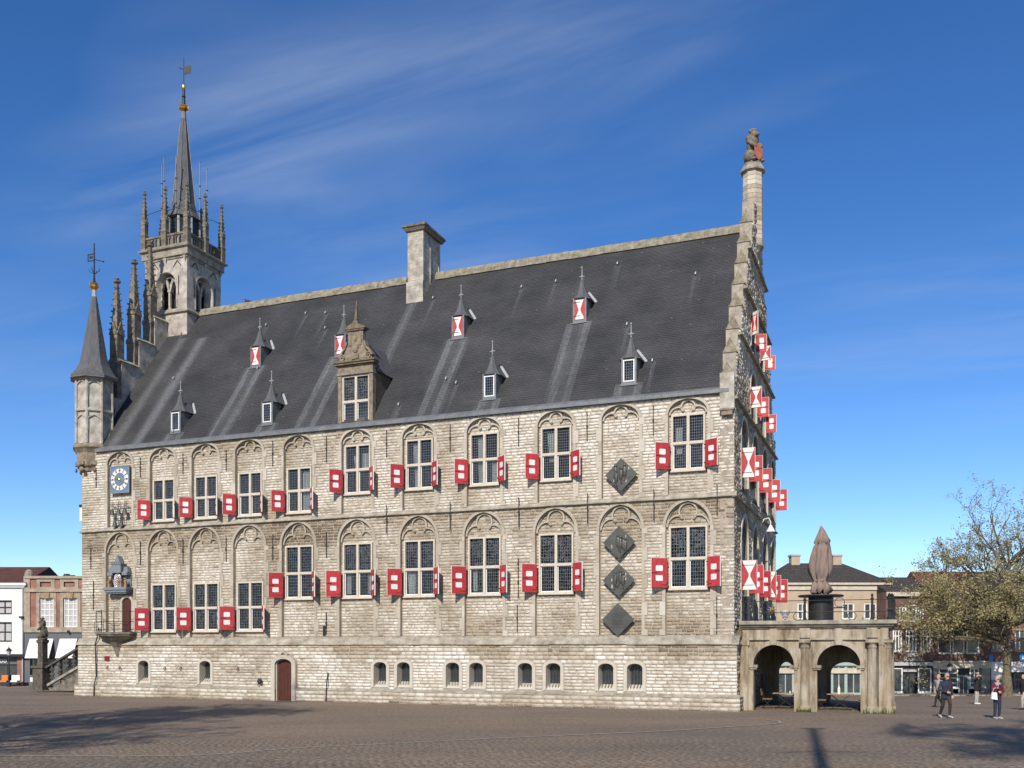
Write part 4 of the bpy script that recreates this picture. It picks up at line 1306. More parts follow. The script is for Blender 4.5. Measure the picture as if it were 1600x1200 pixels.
# roof hooks
hm = MB()
hm.prismx([(0, 0), (-0.02, 0.16), (-0.12, 0.10), (-0.16, -0.02), (-0.13, -0.04), (-0.10, 0.05)], -0.028, 0.028)
hme = hm.mesh('roof_hook', 'leadlight')
for x, b in HOOKS:
    obj('roof_hook', hme, roof, roof_pt(x, b, 0.02))

# ---- small dormers
def small_dormer(shut):
    """origin at the foot of the front, front faces -y; returns list of (name, mesh, subof)"""
    w = 0.36; h = 1.18; dpt = 1.5
    W = MB()
    yb = lambda z: z/SLOPE
    for s in (-1, 1):
        W.add([(s*w, 0, -0.1), (s*w, 0, h), (s*w, yb(h)+0.1, h), (s*w, yb(0), -0.1), (s*(w-.09), 0, -0.1), (s*(w-.09), 0, h), (s*(w-.09), yb(h)+.1, h), (s*(w-.09), yb(0), -0.1)],
              [(0, 1, 2, 3), (7, 6, 5, 4), (0, 4, 5, 1), (1, 5, 6, 2), (2, 6, 7, 3), (3, 7, 4, 0)])
    W.box(-w+.09, w-.09, 0.0, 0.08, -0.1, 0.06); W.box(-w+.09, w-.09, 0.0, 0.08, h-0.1, h)
    W.box(-w-.06, w+.06, -0.10, 0.06, -0.14, -0.10)
    T = MB()
    fw = 0.055
    a = w-.09
    for bx in ((-a, -a+fw, 0.06, h-.1), (a-fw, a, 0.06, h-.1), (-a+fw, a-fw, 0.06, 0.06+fw), (-a+fw, a-fw, h-.1-fw, h-.1)):
        T.box(bx[0], bx[1], -0.012, 0.05, bx[2], bx[3])
    G = MB(); G.box(-a+fw, a-fw, 0.03, 0.035, 0.06+fw, h-.1-fw)
    L = MB()
    for k in range(1, 4): xx = -a+fw+(2*a-2*fw)*k/4; L.box(xx-.009, xx+.009, 0.014, 0.029, 0.06+fw, h-.1-fw)
    for k in range(1, 7): zz = .06+fw+(h-.16-2*fw)*k/7; L.box(-a+fw, a-fw, 0.016, 0.028, zz-.009, zz+.009)
    # roof: gablet with a swept hexagonal front peak
    Rf = MB()
    e = w+0.16; ze = h; zp = h+0.85
    prof = [(e, 0.0), (e*0.72, 0.16), (e*0.50, 0.38), (e*0.30, 0.66), (0.10, 0.92), (0.035, 1.10)]
    n = 8
    Rf.lathe([(r/math.cos(math.pi/8), ze-0.04+z) for r, z in prof], 8, 0, 0.42, R(22.5))
    # saddle running back to the slope
    zr = ze+0.62
    bl_ = [(-e, 0.40, ze-.04), (-e, yb(ze)+0.05, ze-.04), (e, yb(ze)+0.05, ze-.04), (e, 0.40, ze-.04), (0, 0.42, zr), (0, yb(zr)+0.08, zr)]
    Rf.add(bl_, [(0, 4, 5, 1), (3, 2, 5, 4), (0, 1, 2, 3)])
    F = MB()
    F.lathe([(0.045, zp-0.1), (0.03, zp+0.25), (0.09, zp+0.34), (0.02, zp+0.42), (0.018, zp+0.78), (0.05, zp+0.80), (0.0, zp+0.92)], 6, 0, 0.42)
    F.tube([(-0.14, 0.42, zp+0.36), (0.14, 0.42, zp+0.36)], 0.022, 5)
    V = MB()  # pale valley flashing on the right
    V.add([(0.02, yb(zr)+0.02, zr+0.05), (0.10, yb(zr)+0.02, zr+0.05), (e+.12, yb(ze)+0.02, ze-.02), (e+.03, yb(ze)+0.0, ze-.02),
           (0.02, yb(zr)+0.08, zr+0.13), (0.10, yb(zr)+0.08, zr+0.13), (e+.12, yb(ze)+0.08, ze+.06), (e+.03, yb(ze)+.06, ze+.06)],
          [(0, 1, 2, 3), (4, 7, 6, 5), (0, 4, 5, 1), (1, 5, 6, 2), (2, 6, 7, 3), (3, 7, 4, 0)])
    res = {'W': W.mesh('dormer', 'lead'), 'R': Rf.mesh('dormer_roof', 'slate'), 'F': F.mesh('finial', 'leadlight'), 'V': V.mesh('flashing', 'leadlight')}
    if shut:
        S = MB(); S.box(-a, a, -0.012, 0.03, 0.06, h-.1)
        P = MB()
        zb, zt = 0.08, h-.12
        k = 0.05
        P.prism([(-a+.05, zt), (-a+.10, zt-.12), (-k, zt*.58), (-k, zt*.48), (-a+.07, zb+.13), (-a+.05, zb), (a-.05, zb), (a-.07, zb+.13), (k, zt*.48), (k, zt*.58), (a-.10, zt-.12), (a-.05, zt)], -0.02, -0.012)
        H = MB(); H.box(-a-.04, 0.05, -0.028, -0.02, .235, .265)
        H2 = MB(); H2.box(-a-.04, 0.05, -0.028, -0.02, .935, .965)
        res.update({'S': S.mesh('shutter', 'red'), 'P': P.mesh('white_hourglass', 'white'), 'H': H.mesh('hinge', 'iron'), 'H2': H2.mesh('hinge', 'iron')})
    else:
        res.update({'T': T.mesh('frame', 'white'), 'G': G.mesh('pane', 'glass'), 'L': L.mesh('leading', 'came')})
    return res
for shut, lst in ((False, DORM_LO), (True, DORM_UP)):
    D = small_dormer(shut)
    for x, b in lst:
        p = roof_pt(x, b)
        o = obj('dormer', D['W'], hall, (x, b-0.05, p[2]+0.02))
        for k, nm in (('R', 'dormer_roof'), ('F', 'finial'), ('V', 'flashing'), ('T', 'frame'), ('G', 'pane'), ('L', 'leading'), ('S', 'shutter'), ('P', 'white_hourglass'), ('H', 'hinge'), ('H2', 'hinge')):
            if k in D: obj(nm, D[k], o)

# ---- stone dormer with scrolled gable
sd = empty('stone_dormer', (-19.17, 0.12, 14.16), 0, hall)
W = MB()
w = 1.02
W.box(-w, -w+.22, 0, 0.35, 0, 3.12); W.box(w-.22, w, 0, 0.35, 0, 3.12); W.box(-w+.22, w-.22, 0.002, 0.35, 2.66, 3.12)
W.box(-w-.04, w+.04, -0.05, 0.3, 2.62, 2.74)
W.build('front_wall', 'brownstone', sd)
S = MB()
S.prismx([(0.35, 0.0), (0.35, 2.75), (2.25, 2.75)], w-.16, w-.01); S.prismx([(0.35, 0.0), (0.35, 2.75), (2.25, 2.75)], -w+.01, -w+.16)
S.build('side_wall', 'dormerbrick', sd)
C = MB()
C.box(-w-.14, w+.14, -0.16, 0.36, 3.12, 3.22); C.box(-w-.20, w+.20, -0.22, 0.36, 3.22, 3.30)
C.build('cornice', 'dormertop', sd)
G = MB()
pts = [(-0.95, 3.30), (0.95, 3.30), (0.95, 3.44), (0.72, 3.62), (0.55, 3.95), (0.44, 4.2), (0.44, 4.85), (-0.44, 4.85), (-0.44, 4.2), (-0.55, 3.95), (-0.72, 3.62), (-0.95, 3.44)]
G.prism(pts, 0.02, 0.30)
for s in (-1, 1):
    spir = []
    for k in range(20):
        a = k/19*R(540); r = 0.20*(1-k/24)
        spir.append((s*(0.78+r*math.cos(a)*1.0), 3.52+r*math.sin(a)))
    G.ribbon(spir, 0.06, -0.04, 0.30)
    G.ribbon([(s*0.98, 3.55), (s*0.80, 3.80), (s*0.62, 3.98), (s*0.50, 4.30)], 0.09, -0.03, 0.30)
    G.box(s*0.30-.05, s*0.30+.05, -0.02, 0.02, 4.1, 4.8)
G.ball((0, 0.0, 4.0), (0.20, 0.08, 0.28)); G.ball((0, 0.0, 4.5), (0.07, 0.05, 0.25))
G.box(-0.2, 0.2, -0.06, 0.02, 3.40, 3.60)
G.build('scrolled_gable', 'brownstone', sd)
P = MB()
P.box(-0.52, 0.52, -0.06, 0.34, 4.85, 4.93); P.prism([(-0.62, 4.93), (0.62, 4.93), (0.62, 5.0), (0, 5.28), (-0.62, 5.0)], -0.10, 0.36)
P.build('pediment', 'dormertop', sd)
O = MB()
O.lathe([(0.19, 5.15), (0.19, 5.36), (0.10, 5.40), (0.13, 5.46), (0.11, 5.52), (0.015, 6.45)], 4, 0, 0.13, R(45))
O.build('obelisk', 'dormertop', sd)
Rf = MB()
Rf.add([(-w-.12, 0.36, 2.78), (w+.12, 0.36, 2.78), (0, 0.36, 4.55), (-w-.12, 2.2, 2.78), (w+.12, 2.2, 2.78), (0, 3.45, 4.55)], [(0, 1, 2), (0, 2, 5, 3), (1, 4, 5, 2), (0, 3, 4, 1)])
Rf.build('dormer_roof', 'slate', sd)
V = MB()
V.tube([(0.0, 3.42, 4.62), (w+.16, 2.22, 2.82)], 0.075, 6)
V.build('flashing', 'leadlight', sd)
Fm, panes, Lm, Cm = cross_window(1.60, 2.52, 0.47, True, 6, 8, 1)
o = obj('window', Fm, sd, (0, 0.06, 0.08))
Lx = cross_window(1.60, 2.52, 0.47, True, 6, 8, 1)
for p in panes: obj('pane', p, sd, (0, 0.06, 0.08))
obj('leading', Lm, sd, (0, 0.06, 0.08)); obj('casement', Cm, sd, (0, 0.06, 0.08))
B = MB(); B.box(-0.85, 0.85, 0.6, 0.62, 0.1, 2.7); B.build('dark_room', 'interior', sd)

# ---- chimney
ch = empty('chimney', (-18.86, 7.3, 21.6), 0, hall)
mb = MB()
mb.box(-0.56, 0.50, -1.15, 1.15, 0.0, 2.0, 0.5); mb.box(-0.50, 0.46, -1.09, 1.1, 2.0, 4.95, 0.62)
mb.box(-0.64, 0.60, -1.22, 1.2, 2.0, 2.06, 0.4) if False else None
mb.box(0.46, 0.50, -1.11, -0.97, 0.4, 4.95, 0.7); mb.box(0.46, 0.50, -0.2, -0.12, 2.0, 4.95, 0.6); mb.box(0.46, 0.50, 0.9, 1.1, 2.0, 4.95, 0.55)
mb.build('shaft', 'towerstone', ch)
mb = MB()
for k in range(13):
    z = 0.75+k*0.33
    mb.box(-0.505 if z > 2 else -0.565, 0.465 if z > 2 else .505, -1.094 if z > 2 else -1.154, 1.1, z-.012, z+.012)
mb.build('joints', 'mortar', ch)
mb = MB()
mb.add([(-.60, -1.19, 4.88), (.60, -1.19, 4.88), (.60, 1.2, 4.88), (-.60, 1.2, 4.88), (-.72, -1.30, 5.08), (.70, -1.30, 5.08), (.70, 1.32, 5.08), (-.72, 1.32, 5.08)],
       [(3, 2, 1, 0), (0, 1, 5, 4), (1, 2, 6, 5), (2, 3, 7, 6), (3, 0, 4, 7), (4, 5, 6, 7)])
mb.box(-.76, .74, -1.34, 1.36, 5.08, 5.20)
mb.build('cap', 'darkstone', ch)
mb = MB(); mb.box(-.62, .56, -1.21, 1.2, -0.3, 0.42); mb.build('lead_base', 'lead', ch)
mb = MB(); mb.tube([(-.62, -1.22, 0.38), (.1, -1.25, .40), (.56, -1.22, .44)], .03, 5); mb.build('flashing', 'leadlight', ch)

# ================================================================== RIGHT GABLE TOP
def step_cap(mb, a0, a1, b0, b1, zb, h):
    """hooded gable step: saddle cap whose ridge runs back along the depth"""
    am = (a0+a1)/2; o = 0.02
    mb.add([(a0-o, b0-o, zb), (a1+o, b0-o, zb), (am, b0-o, zb+h), (a0-o, b1+.02, zb), (a1+o, b1+.02, zb), (am, b1+.02, zb+h)],
           [(0, 1, 2), (5, 4, 3), (0, 2, 5, 3), (1, 4, 5, 2), (0, 3, 4, 1)])
    mb.box(a0-o-.03, a1+o+.03, b0-o-.02, b1+.02, zb-0.07, zb-0.001)
for side in (0, 1):
    for k in range(NST-1):
        b0 = -0.06+0.82*k; zt = 14.75+1.30*k
        mb = MB()
        bb0, bb1 = (b0, b0+0.84)
        if side: bb0, bb1 = HD-bb1, HD-bb0
        step_cap(mb, -0.57, -0.05, bb0, bb1, zt+0.002, 0.62)
        mb.build('gable_step', 'stepstone', hall)
# kneeler at the eaves corner
mb = MB()
mb.box(-0.60, 0.03, -0.14, 0.0, 13.25, 14.85, 0.5); mb.build('kneeler', 'towerstone', hall)
mb = MB()
mb.box(-0.52, -0.04, -0.22, 0.03, 12.98, 13.24); mb.box(-0.6, 0.02, -0.26, 0.03, 13.18, 13.26)
mb.build('corbel', 'brownstone', hall)
# octagonal shaft carrying a lion
pc = (-0.25, HD/2)
sh = empty('crowning_shaft', (pc[0], pc[1], 22.9), 0, hall)
mb = MB()
mb.lathe([(0.10, -0.3), (0.40, 0.15), (0.56, 0.3), (0.56, 0.42)], 8, ph=R(22.5)); mb.build('corbel', 'coping', sh)
z = 0.42; k = 0
mb = MB(); mb.lathe([(0.505, 0.4), (0.475, 4.1)], 8, ph=R(22.5)); mb.build('mortar_core', 'mortar', sh)
while z < 4.05:
    h = 0.23
    r0 = 0.53-0.008*k*0.25
    mb = MB(); mb.lathe([(r0, z+.008), (r0, min(z+h, 4.1)-.008)], 8, ph=R(22.5), tone=0.52+rnd.gauss(0, .08)); mb.build('stone_course', 'masonry', sh)
    z += h; k += 1
mb = MB(); mb.lathe([(0.50, 4.08), (0.64, 4.16), (0.64, 4.24), (0.52, 4.42), (0.50, 4.52)], 8, ph=R(22.5)); mb.build('capital', 'coping', sh)

def lion(parent, name, mat, h, loc, rotz, shield=None, wide=1.0):
    """seated lion holding a shield in front, about h tall, facing -y"""
    k = h/1.8
    mb = MB()
    mb.lathe([(0.42, 0), (0.42, 0.14)], 8)
    mb.ball((0, 0.12, 0.50), (0.34, 0.36, 0.42), 12, 8)            # haunches
    mb.ball((0, 0.02, 0.92), (0.27, 0.26, 0.42), 12, 8)            # chest
    mb.ball((0, 0.02, 1.22), (0.31, 0.28, 0.30), 12, 8)            # mane
    mb.ball((0, -0.10, 1.42), (0.20, 0.22, 0.21), 12, 8)           # head
    mb.ball((0, -0.29, 1.38), (0.11, 0.13, 0.09), 10, 6)           # muzzle
    for s in (-1, 1):
        mb.ball((s*0.15, -0.03, 1.62), (0.06, 0.05, 0.08), 8, 6)   # ears
        mb.tube([(s*0.20, -0.05, 1.10), (s*0.25, -0.26, 0.92), (s*0.17, -0.36, 0.80)], [0.10, 0.085, 0.07], 8)
        mb.ball((s*0.17, -0.38, 0.79), (0.08, 0.09, 0.06), 8, 6)
        mb.ball((s*0.26, -0.12, 0.36), (0.15, 0.28, 0.22), 10, 7)
        mb.ball((s*0.24, -0.36, 0.19), (0.10, 0.15, 0.07), 8, 6)
    for q in range(9):
        a = R(40*q)
        mb.ball((0.24*math.cos(a), 0.04+0.1*math.sin(a), 1.22+0.24*math.sin(a)), (0.10, 0.12, 0.11), 7, 5)
    mb.lathe([(0.16, 1.60), (0.20, 1.70), (0.15, 1.72), (0.05, 1.78)], 8, 0, 0.0)
    mb.tube([(0.1, 0.42, 0.25), (0.32, 0.50, 0.40), (0.36, 0.42, 0.75), (0.30, 0.34, 1.0)], [0.05, 0.05, 0.04, 0.07], 6)
    o = mb.build(name, mat, parent, loc, rotz, smooth=True)
    o.scale = (k*wide, k*wide, k)
    if shield:
        s = MB(); s.prism([(-0.22, 0.86), (0.22, 0.86), (0.22, 0.42), (0.12, 0.24), (0, 0.16), (-0.12, 0.24), (-0.22, 0.42)], -0.42, -0.36)
        s.build('shield', shield, o)
    return o
M['shieldred'] = simple('faded_red_shield', (0.36, 0.12, 0.075), 0.8, var=0.3, scale=4)
lion(sh, 'lion_statue', 'darkstone', 2.0, (0, 0, 4.45), R(48), 'shieldred', 1.0)

# ================================================================== LEFT GABLE, PINNACLES, TURRET
def pinnacle_parts(w, h_shaft, h_spire, ncr):
    """square shaft with gablets and a crocketed spire"""
    A = MB(); r = w/math.sqrt(2)
    A.lathe([(r, 0), (r, h_shaft*0.55), (r*1.12, h_shaft*0.56), (r*1.12, h_shaft*0.60), (r*0.92, h_shaft*0.64), (r*0.92, h_shaft)], 4, ph=R(45))
    for k in range(4):
        a = R(90*k)
        s0 = len(A.v)
        A.prism([(-w*.52, h_shaft*.98), (w*.52, h_shaft*.98), (0, h_shaft+w*1.15)], -w*.54, -w*.36)
        A.xf(Matrix.Rotation(a, 4, 'Z'), s0)
    A.lathe([(r*0.80, h_shaft), (r*0.22, h_shaft+h_spire*0.93)], 4, ph=R(45))
    B = MB()
    for k in range(ncr):
        t = (k+0.5)/ncr
        z = h_shaft+h_spire*0.9*t
        rr = r*(0.80-0.58*t)
        for q in range(4):
            a = R(45+90*q)
            cx_, cy_ = rr*math.cos(a), rr*math.sin(a)
            ex = 0.13*w/0.6*(1-0.35*t)
            B.add([(cx_*0.9, cy_*0.9, z-.05), (cx_+math.cos(a)*ex, cy_+math.sin(a)*ex, z+.02), (cx_+math.cos(a)*ex, cy_+math.sin(a)*ex, z+.09), (cx_*0.9, cy_*0.9, z+.10),
                   (cx_+math.cos(a+1.57)*.05, cy_+math.sin(a+1.57)*.05, z+.03), (cx_+math.cos(a-1.57)*.05, cy_+math.sin(a-1.57)*.05, z+.03)],
                  [(0, 1, 4), (1, 2, 4), (2, 3, 4), (0, 5, 1), (1, 5, 2), (2, 5, 3)])
    zt = h_shaft+h_spire*0.9
    F = MB()
    F.lathe([(r*.22, zt), (r*.2, zt+.08), (r*.48, zt+.14), (r*.52, zt+.22), (r*.2, zt+.28), (r*.34, zt+.36), (0.0, zt+.44)], 8)
    return A, B, F
def put_pinnacle(parent, loc, w, hs_, hp, ncr, mat='darkstone', name='pinnacle'):
    A, B, F = pinnacle_parts(w, hs_, hp, ncr)
    A.v += []
    n0 = len(A.v)
    for src in (B, F):
        A.add(src.v, src.f)
    return A.build(name, mat, parent, loc, fix=False)

lg = MB()
XG0, XG1 = HL-0.05, HL+0.78
prof = [(0.2, 0.0), (HD-0.2, 0.0), (HD-0.2, 15.0)]
steps = [(0.2, 15.0), (1.2, 15.0), (1.2, 17.6), (2.3, 17.6), (2.3, 19.9), (3.75, 19.9), (3.75, 21.6), (5.1, 21.6), (5.1, 23.4), (HD/2, 23.4)]
poly = prof+[(HD-b, z) for b, z in steps]+[(b, z) for b, z in reversed(steps)]
lg.prismx(poly[:], XG0, XG1)
lg.build('west_gable', 'towerstone', hall)
for b0, b1, z in ((0.6, 1.75, 17.6), (1.75, 3.3, 19.9), (3.3, 4.7, 21.6), (4.7, 6.1, 23.4)):
    if z == 17.6: continue
    mb = MB()
    mb.add([(XG0-.06, b0+.35, z+.002), (XG1+.10, b0+.35, z+.002), (XG1+.10, b1+.4, z+.002), (XG0-.06, b1+.4, z+.002), (XG0+.2, b0+.35, z+.26), (XG1-.2, b0+.35, z+.26), (XG1-.2, b1+.4, z+.26), (XG0+.2, b1+.4, z+.26)],
           [(3, 2, 1, 0), (0, 1, 5, 4), (1, 2, 6, 5), (2, 3, 7, 6), (3, 0, 4, 7), (4, 5, 6, 7)])
    mb.build('step_coping', 'coping', hall)
for b, zt, zb in ((2.3, 24.85, 17.4), (3.72, 26.5, 19.0), (5.1, 28.1, 20.6)):
    for bb in (b, HD-b):
        put_pinnacle(hall, (HL+0.42, bb, zb), 0.62, (zt-zb)*0.56, (zt-zb)*0.44, 8, 'darkstone')
# turret on the left corner
tu = empty('corner_turret', (-36.98, 0.62, 12.25), 0, hall)
mb = MB()
mb.lathe([(0.10, 0), (0.16, 0.15), (0.34, 0.30), (0.30, 0.36), (0.55, 0.62), (0.80, 0.72), (0.86, 0.90), (0.98, 1.0), (1.0, 1.75), (1.12, 1.95), (1.22, 2.05), (1.22, 2.15), (1.06, 2.3)], 8, ph=R(22.5))
for k in range(8):
    a = R(45*k)
    s0 = len(mb.v); mb.box(-0.2, 0.2, -1.02, -0.92, 1.05, 1.25); mb.ball((0, -0.97, 0.8), (0.16, 0.08, 0.14), 7, 5); mb.xf(Matrix.Rotation(a, 4, 'Z'), s0)
mb.build('corbel', 'brownstone', tu)
mb = MB(); mb.lathe([(1.0, 2.2), (1.0, 6.2)], 8, ph=R(22.5), tone=0.55); mb.build('core', 'towerstone', tu)
mb = MB()
for k in range(8):
    a = R(22.5+45*k)
    mb.tube([(1.03*math.cos(a), 1.03*math.sin(a), 2.3), (1.03*math.cos(a), 1.03*math.sin(a), 6.15)], 0.085, 6)
mb.build('corner_shafts', 'towerstone', tu)
mb = MB()
mb.lathe([(1.02, 4.12), (1.12, 4.16), (1.12, 4.26), (1.02, 4.34)], 8, ph=R(22.5))
mb.build('string_course', 'towerstone', tu)
mb = MB(); mb.lathe([(1.02, 5.98), (1.10, 6.05), (1.10, 6.2), (1.0, 6.22)], 8, ph=R(22.5))
mb.build('string_course', 'towerstone', tu)
for k in range(8):
    for zt in (3.95, 5.92):
        mb = MB()
        q = []
        for j in range(9):
            t = j/8; a = math.pi*t
            q.append((-0.30*math.cos(a), zt-0.22+0.2*math.sin(a)-0.05*math.sin(2*a)**2))
        mb.ribbon(q, 0.06, -1.00, -0.9)
        mb.ribbon([(-0.33, zt-.9), (-0.33, zt)], 0.05, -0.99, -0.9); mb.ribbon([(0.33, zt-.9), (0.33, zt)], 0.05, -0.99, -0.9)
        mb.build('blind_tracery', 'towerstone', tu, rotz=R(45*k))
mb = MB()
mb.lathe([(1.02, 6.12), (1.36, 6.10), (1.36, 6.22), (1.12, 6.50), (0.90, 6.90), (0.76, 7.4), (0.28, 10.2), (0.15, 11.0), (0.10, 11.5)], 8, ph=R(22.5))
mb.build('spire', 'slate', tu)
mb = MB(); mb.lathe([(0.30, 10.05), (0.15, 11.0), (0.105, 11.55)], 8, ph=R(22.5)); mb.build('lead_tip', 'leadlight', tu)
mb = MB(); mb.lathe([(1.04, 6.06), (1.37, 6.06), (1.38, 6.12), (1.04, 6.13)], 8, ph=R(22.5)); mb.build('eaves', 'lead', tu)
mb = MB(); mb.lathe([(0.14, 11.42), (0.27, 11.55), (0.22, 11.65), (0.28, 11.78), (0.1, 11.8)], 10); mb.build('gilded_crown', 'gold', tu)
mb = MB()
mb.lathe([(0.10, 11.7), (0.05, 12.2), (0.035, 14.1), (0.0, 14.2)], 6)
for k in range(4):
    a = R(90*k+20); mb.tube([(0, 0, 12.35), (0.28*math.cos(a), 0.28*math.sin(a), 12.5), (0.32*math.cos(a), 0.32*math.sin(a), 12.65)], 0.02, 5)
mb.tube([(0, 0, 13.2), (0.62, 0.05, 13.0)], 0.025, 5); mb.ball((0.64, 0.05, 13.0), 0.05)
vn = mb.build('finial_rod', 'iron', tu)
mb = MB()
mb.box(-0.5, -0.05, -0.012, 0.012, 13.12, 13.18); mb.box(-0.5, -0.05, -0.012, 0.012, 13.5, 13.56); mb.box(-0.5, -0.44, -0.012, 0.012, 13.18, 13.5); mb.box(-0.36, -0.12, -0.012, 0.012, 13.28, 13.42)
mb.build('weather_vane', 'iron', vn)
mb = MB()
for k in range(9):
    z = 7.5+k*0.36; r = 0.72-0.045*k*1.05
    a = R(-22)
    mb.tube([(r*math.cos(a)*.95, r*math.sin(a)*.95, z), ((r+.16)*math.cos(a), (r+.16)*math.sin(a), z), ((r+.20)*math.cos(a), (r+.20)*math.sin(a), z+.10)], 0.016, 5)
mb.build('climbing_hooks', 'iron', tu)
# slated slope between turret and roof
mb = MB()
mb.add([(-36.4, 0.3, 14.3), (-35.6, 0.2, 14.3), (-36.55, 1.9, 17.2), (-36.5, 0.3, 16.4)], [(0, 1, 2), (0, 2, 3)])
mb.build('slated_valley', 'slate', hall, fix=False)

# ================================================================== TOWER
tw = empty('tower', (-36.65, 7.9, 20.6), 0, hall)
S = 1.65
Z = lambda z: z-20.6
def four(mb_fn, name, mat, n=4, **kw):
    for k in range(n):
        mb = mb_fn()
        mb.build(name, mat, tw, rotz=R(90*k), fix=kw.get('fix', True))
mb = MB(); mb.box(-S, S, -S, S, Z(20.6), Z(23.95)); mb.build('base_wall', 'towerstone', tw)
mb = MB(); mb.box(-.95, .95, -.95, .95, Z(23.9), Z(26.7)); mb.box(-1.6, 1.6, -1.6, 1.6, Z(26.7), Z(27.3)); mb.build('belfry_dark_box', 'interior', tw)  # dark box added inside so the belfry openings read black
mb = MB()
mb.lathe([((S+.02)*math.sqrt(2), Z(23.9)), ((S+.14)*math.sqrt(2), Z(23.98)), ((S+.14)*math.sqrt(2), Z(24.08)), ((S-.1)*math.sqrt(2), Z(24.3))], 4, ph=R(45)); mb.build('belt_course', 'coping', tw)
def belfry_wall():
    mb = MB()
    prof_ = point_arch(0, 0.80, Z(24.25), Z(25.75), Z(26.62))
    s0 = len(mb.v)
    polyfill(mb, [(-S, Z(24.0)), (S, Z(24.0)), (S, Z(27.5)), (-S, Z(27.5))], [prof_], -S)
    for (xa, za), (xb, zb) in zip(prof_, prof_[1:]+prof_[:1]):
        mb.quad((xa, -S, za), (xb, -S, zb), (xb*.72, -S+.5, zb-(.04 if zb > Z(25) else -.1)), (xa*.72, -S+.5, za-(.04 if za > Z(25) else -.1)))
    return mb
four(belfry_wall, 'belfry_wall', 'towerstone', fix=False)
def belfry_tracery():
    mb = MB(); y0, y1 = -S+.30, -S+.46
    mb.box(-.07, .07, y0, y1, Z(24.3), Z(25.55)); mb.box(-.13, .13, y0-.03, y1, Z(24.3), Z(24.48)); mb.box(-.13, .13, y0-.03, y1, Z(25.50), Z(25.62))
    for s in (-1, 1):
        mb.ribbon([(s*.60, Z(25.3)), (s*.58, Z(25.75)), (s*.48, Z(26.05)), (s*.33, Z(26.2)), (s*.2, Z(26.0)), (s*.08, Z(25.6))], .08, y0, y1)
        mb.ribbon([(s*.06, Z(25.62)), (s*.10, Z(25.95)), (s*.24, Z(26.28)), (s*.34, Z(26.42))], .08, y0, y1)
    q = point_arch(0, .66, Z(24.3), Z(25.7), Z(26.5)); q2 = point_arch(0, .58, Z(24.3), Z(25.7), Z(26.4))
    mb.band(q2, q, y0, y1)
    q = point_arch(0, .82, Z(24.3), Z(25.75), Z(26.65)); q2 = point_arch(0, .90, Z(24.3), Z(25.75), Z(26.76))
    mb.band(q, q2, -S-.035, -S+.05)
    return mb
four(belfry_tracery, 'belfry_tracery', 'towerstone')
def sillf():
    mb = MB(); mb.add([(-.85, -S-.05, Z(24.1)), (.85, -S-.05, Z(24.1)), (.6, -S+.5, Z(24.4)), (-.6, -S+.5, Z(24.4))], [(0, 1, 2, 3)]); return mb
four(sillf, 'sill', 'coping', fix=False)
mb = MB()
mb.lathe([((S-.05)*math.sqrt(2), Z(27.35)), ((S+.06)*math.sqrt(2), Z(27.42)), ((S+.06)*math.sqrt(2), Z(27.52)), ((S+.16)*math.sqrt(2), Z(27.56)), ((S+.16)*math.sqrt(2), Z(27.98)), ((S+.30)*math.sqrt(2), Z(28.04)), ((S+.34)*math.sqrt(2), Z(28.14)), ((S+.20)*math.sqrt(2), Z(28.24)), (0.5, Z(28.26))], 4, ph=R(45))
mb.build('cornice', 'coping', tw)
for k in range(4):
    for x in (-S+.12, 0, S-.12):
        mb = MB()
        mb.add([(x-.12, -S-.16, Z(27.5)), (x+.12, -S-.16, Z(27.5)), (x, -S-.02, Z(27.12)), (x, -S+.02, Z(27.5))], [(0, 1, 2), (0, 2, 3), (1, 3, 2), (0, 3, 1)])
        mb.build('corbel', 'towerstone', tw, rotz=R(90*k))
def anchors():
    mb = MB()
    for s in (-1, 1):
        mb.box(s*1.02-.018, s*1.02+.018, -S-.05, -S-.005, Z(25.1), Z(26.3))
        for t in (-1, 1): mb.ribbon([(s*.9, Z(27.28)), (s*.9+t*.30, Z(26.92))], .035, -S-.04, -S-.005)
    return mb
four(anchors, 'wall_anchors', 'iron')
def balus():
    mb = MB(); q = S+.10
    mb.box(-q, q, -q, -q+.14, Z(28.2), Z(28.34)); mb.box(-q-.03, q+.03, -q-.03, -q+.17, Z(28.88), Z(29.0))
    for k in range(13):
        x = -q+.12+(2*q-.24)*k/12
        wd = .10 if k % 4 == 0 else .035
        mb.box(x-wd, x+wd, -q+.012, -q+.128, Z(28.34), Z(28.88))
    for k in range(12):
        x = -q+.12+(2*q-.24)*(k+.5)/12
        mb.ribbon([(x-.10, Z(28.72)), (x-.06, Z(28.82)), (x, Z(28.86)), (x+.06, Z(28.82)), (x+.10, Z(28.72))], .04, -q+.02, -q+.12)
    return mb
four(balus, 'balustrade', 'darkstone')
q = S+.04
for (x, y) in ((-q, -q), (0, -q-.03), (q, -q), (q+.03, 0), (q, q), (0, q+.03), (-q, q), (-q-.03, 0)):
    put_pinnacle(tw, (x, y, Z(28.15)), 0.34, 1.75, 2.0, 7, 'darkstone')
mb = MB(); mb.lathe([(1.0, Z(28.2)), (0.98, Z(29.3)), (0.92, Z(29.35)), (0.92, Z(30.2))], 8, ph=R(22.5)); mb.build('lantern', 'lead', tw)
mb = MB()
for k in range(8):
    a = R(22.5+45*k); mb.tube([(1.02*math.cos(a), 1.02*math.sin(a), Z(28.3)), (1.02*math.cos(a), 1.02*math.sin(a), Z(30.6))], .09, 6)
mb.build('lantern_posts', 'leadlight', tw)
mb = MB()
for k in range(8):
    s0 = len(mb.v); mb.box(-.30, .30, -.95, -.90, Z(29.3), Z(30.4)); mb.xf(Matrix.Rotation(R(45*k), 4, 'Z'), s0)
mb.build('louvres', 'blackpaint', tw)
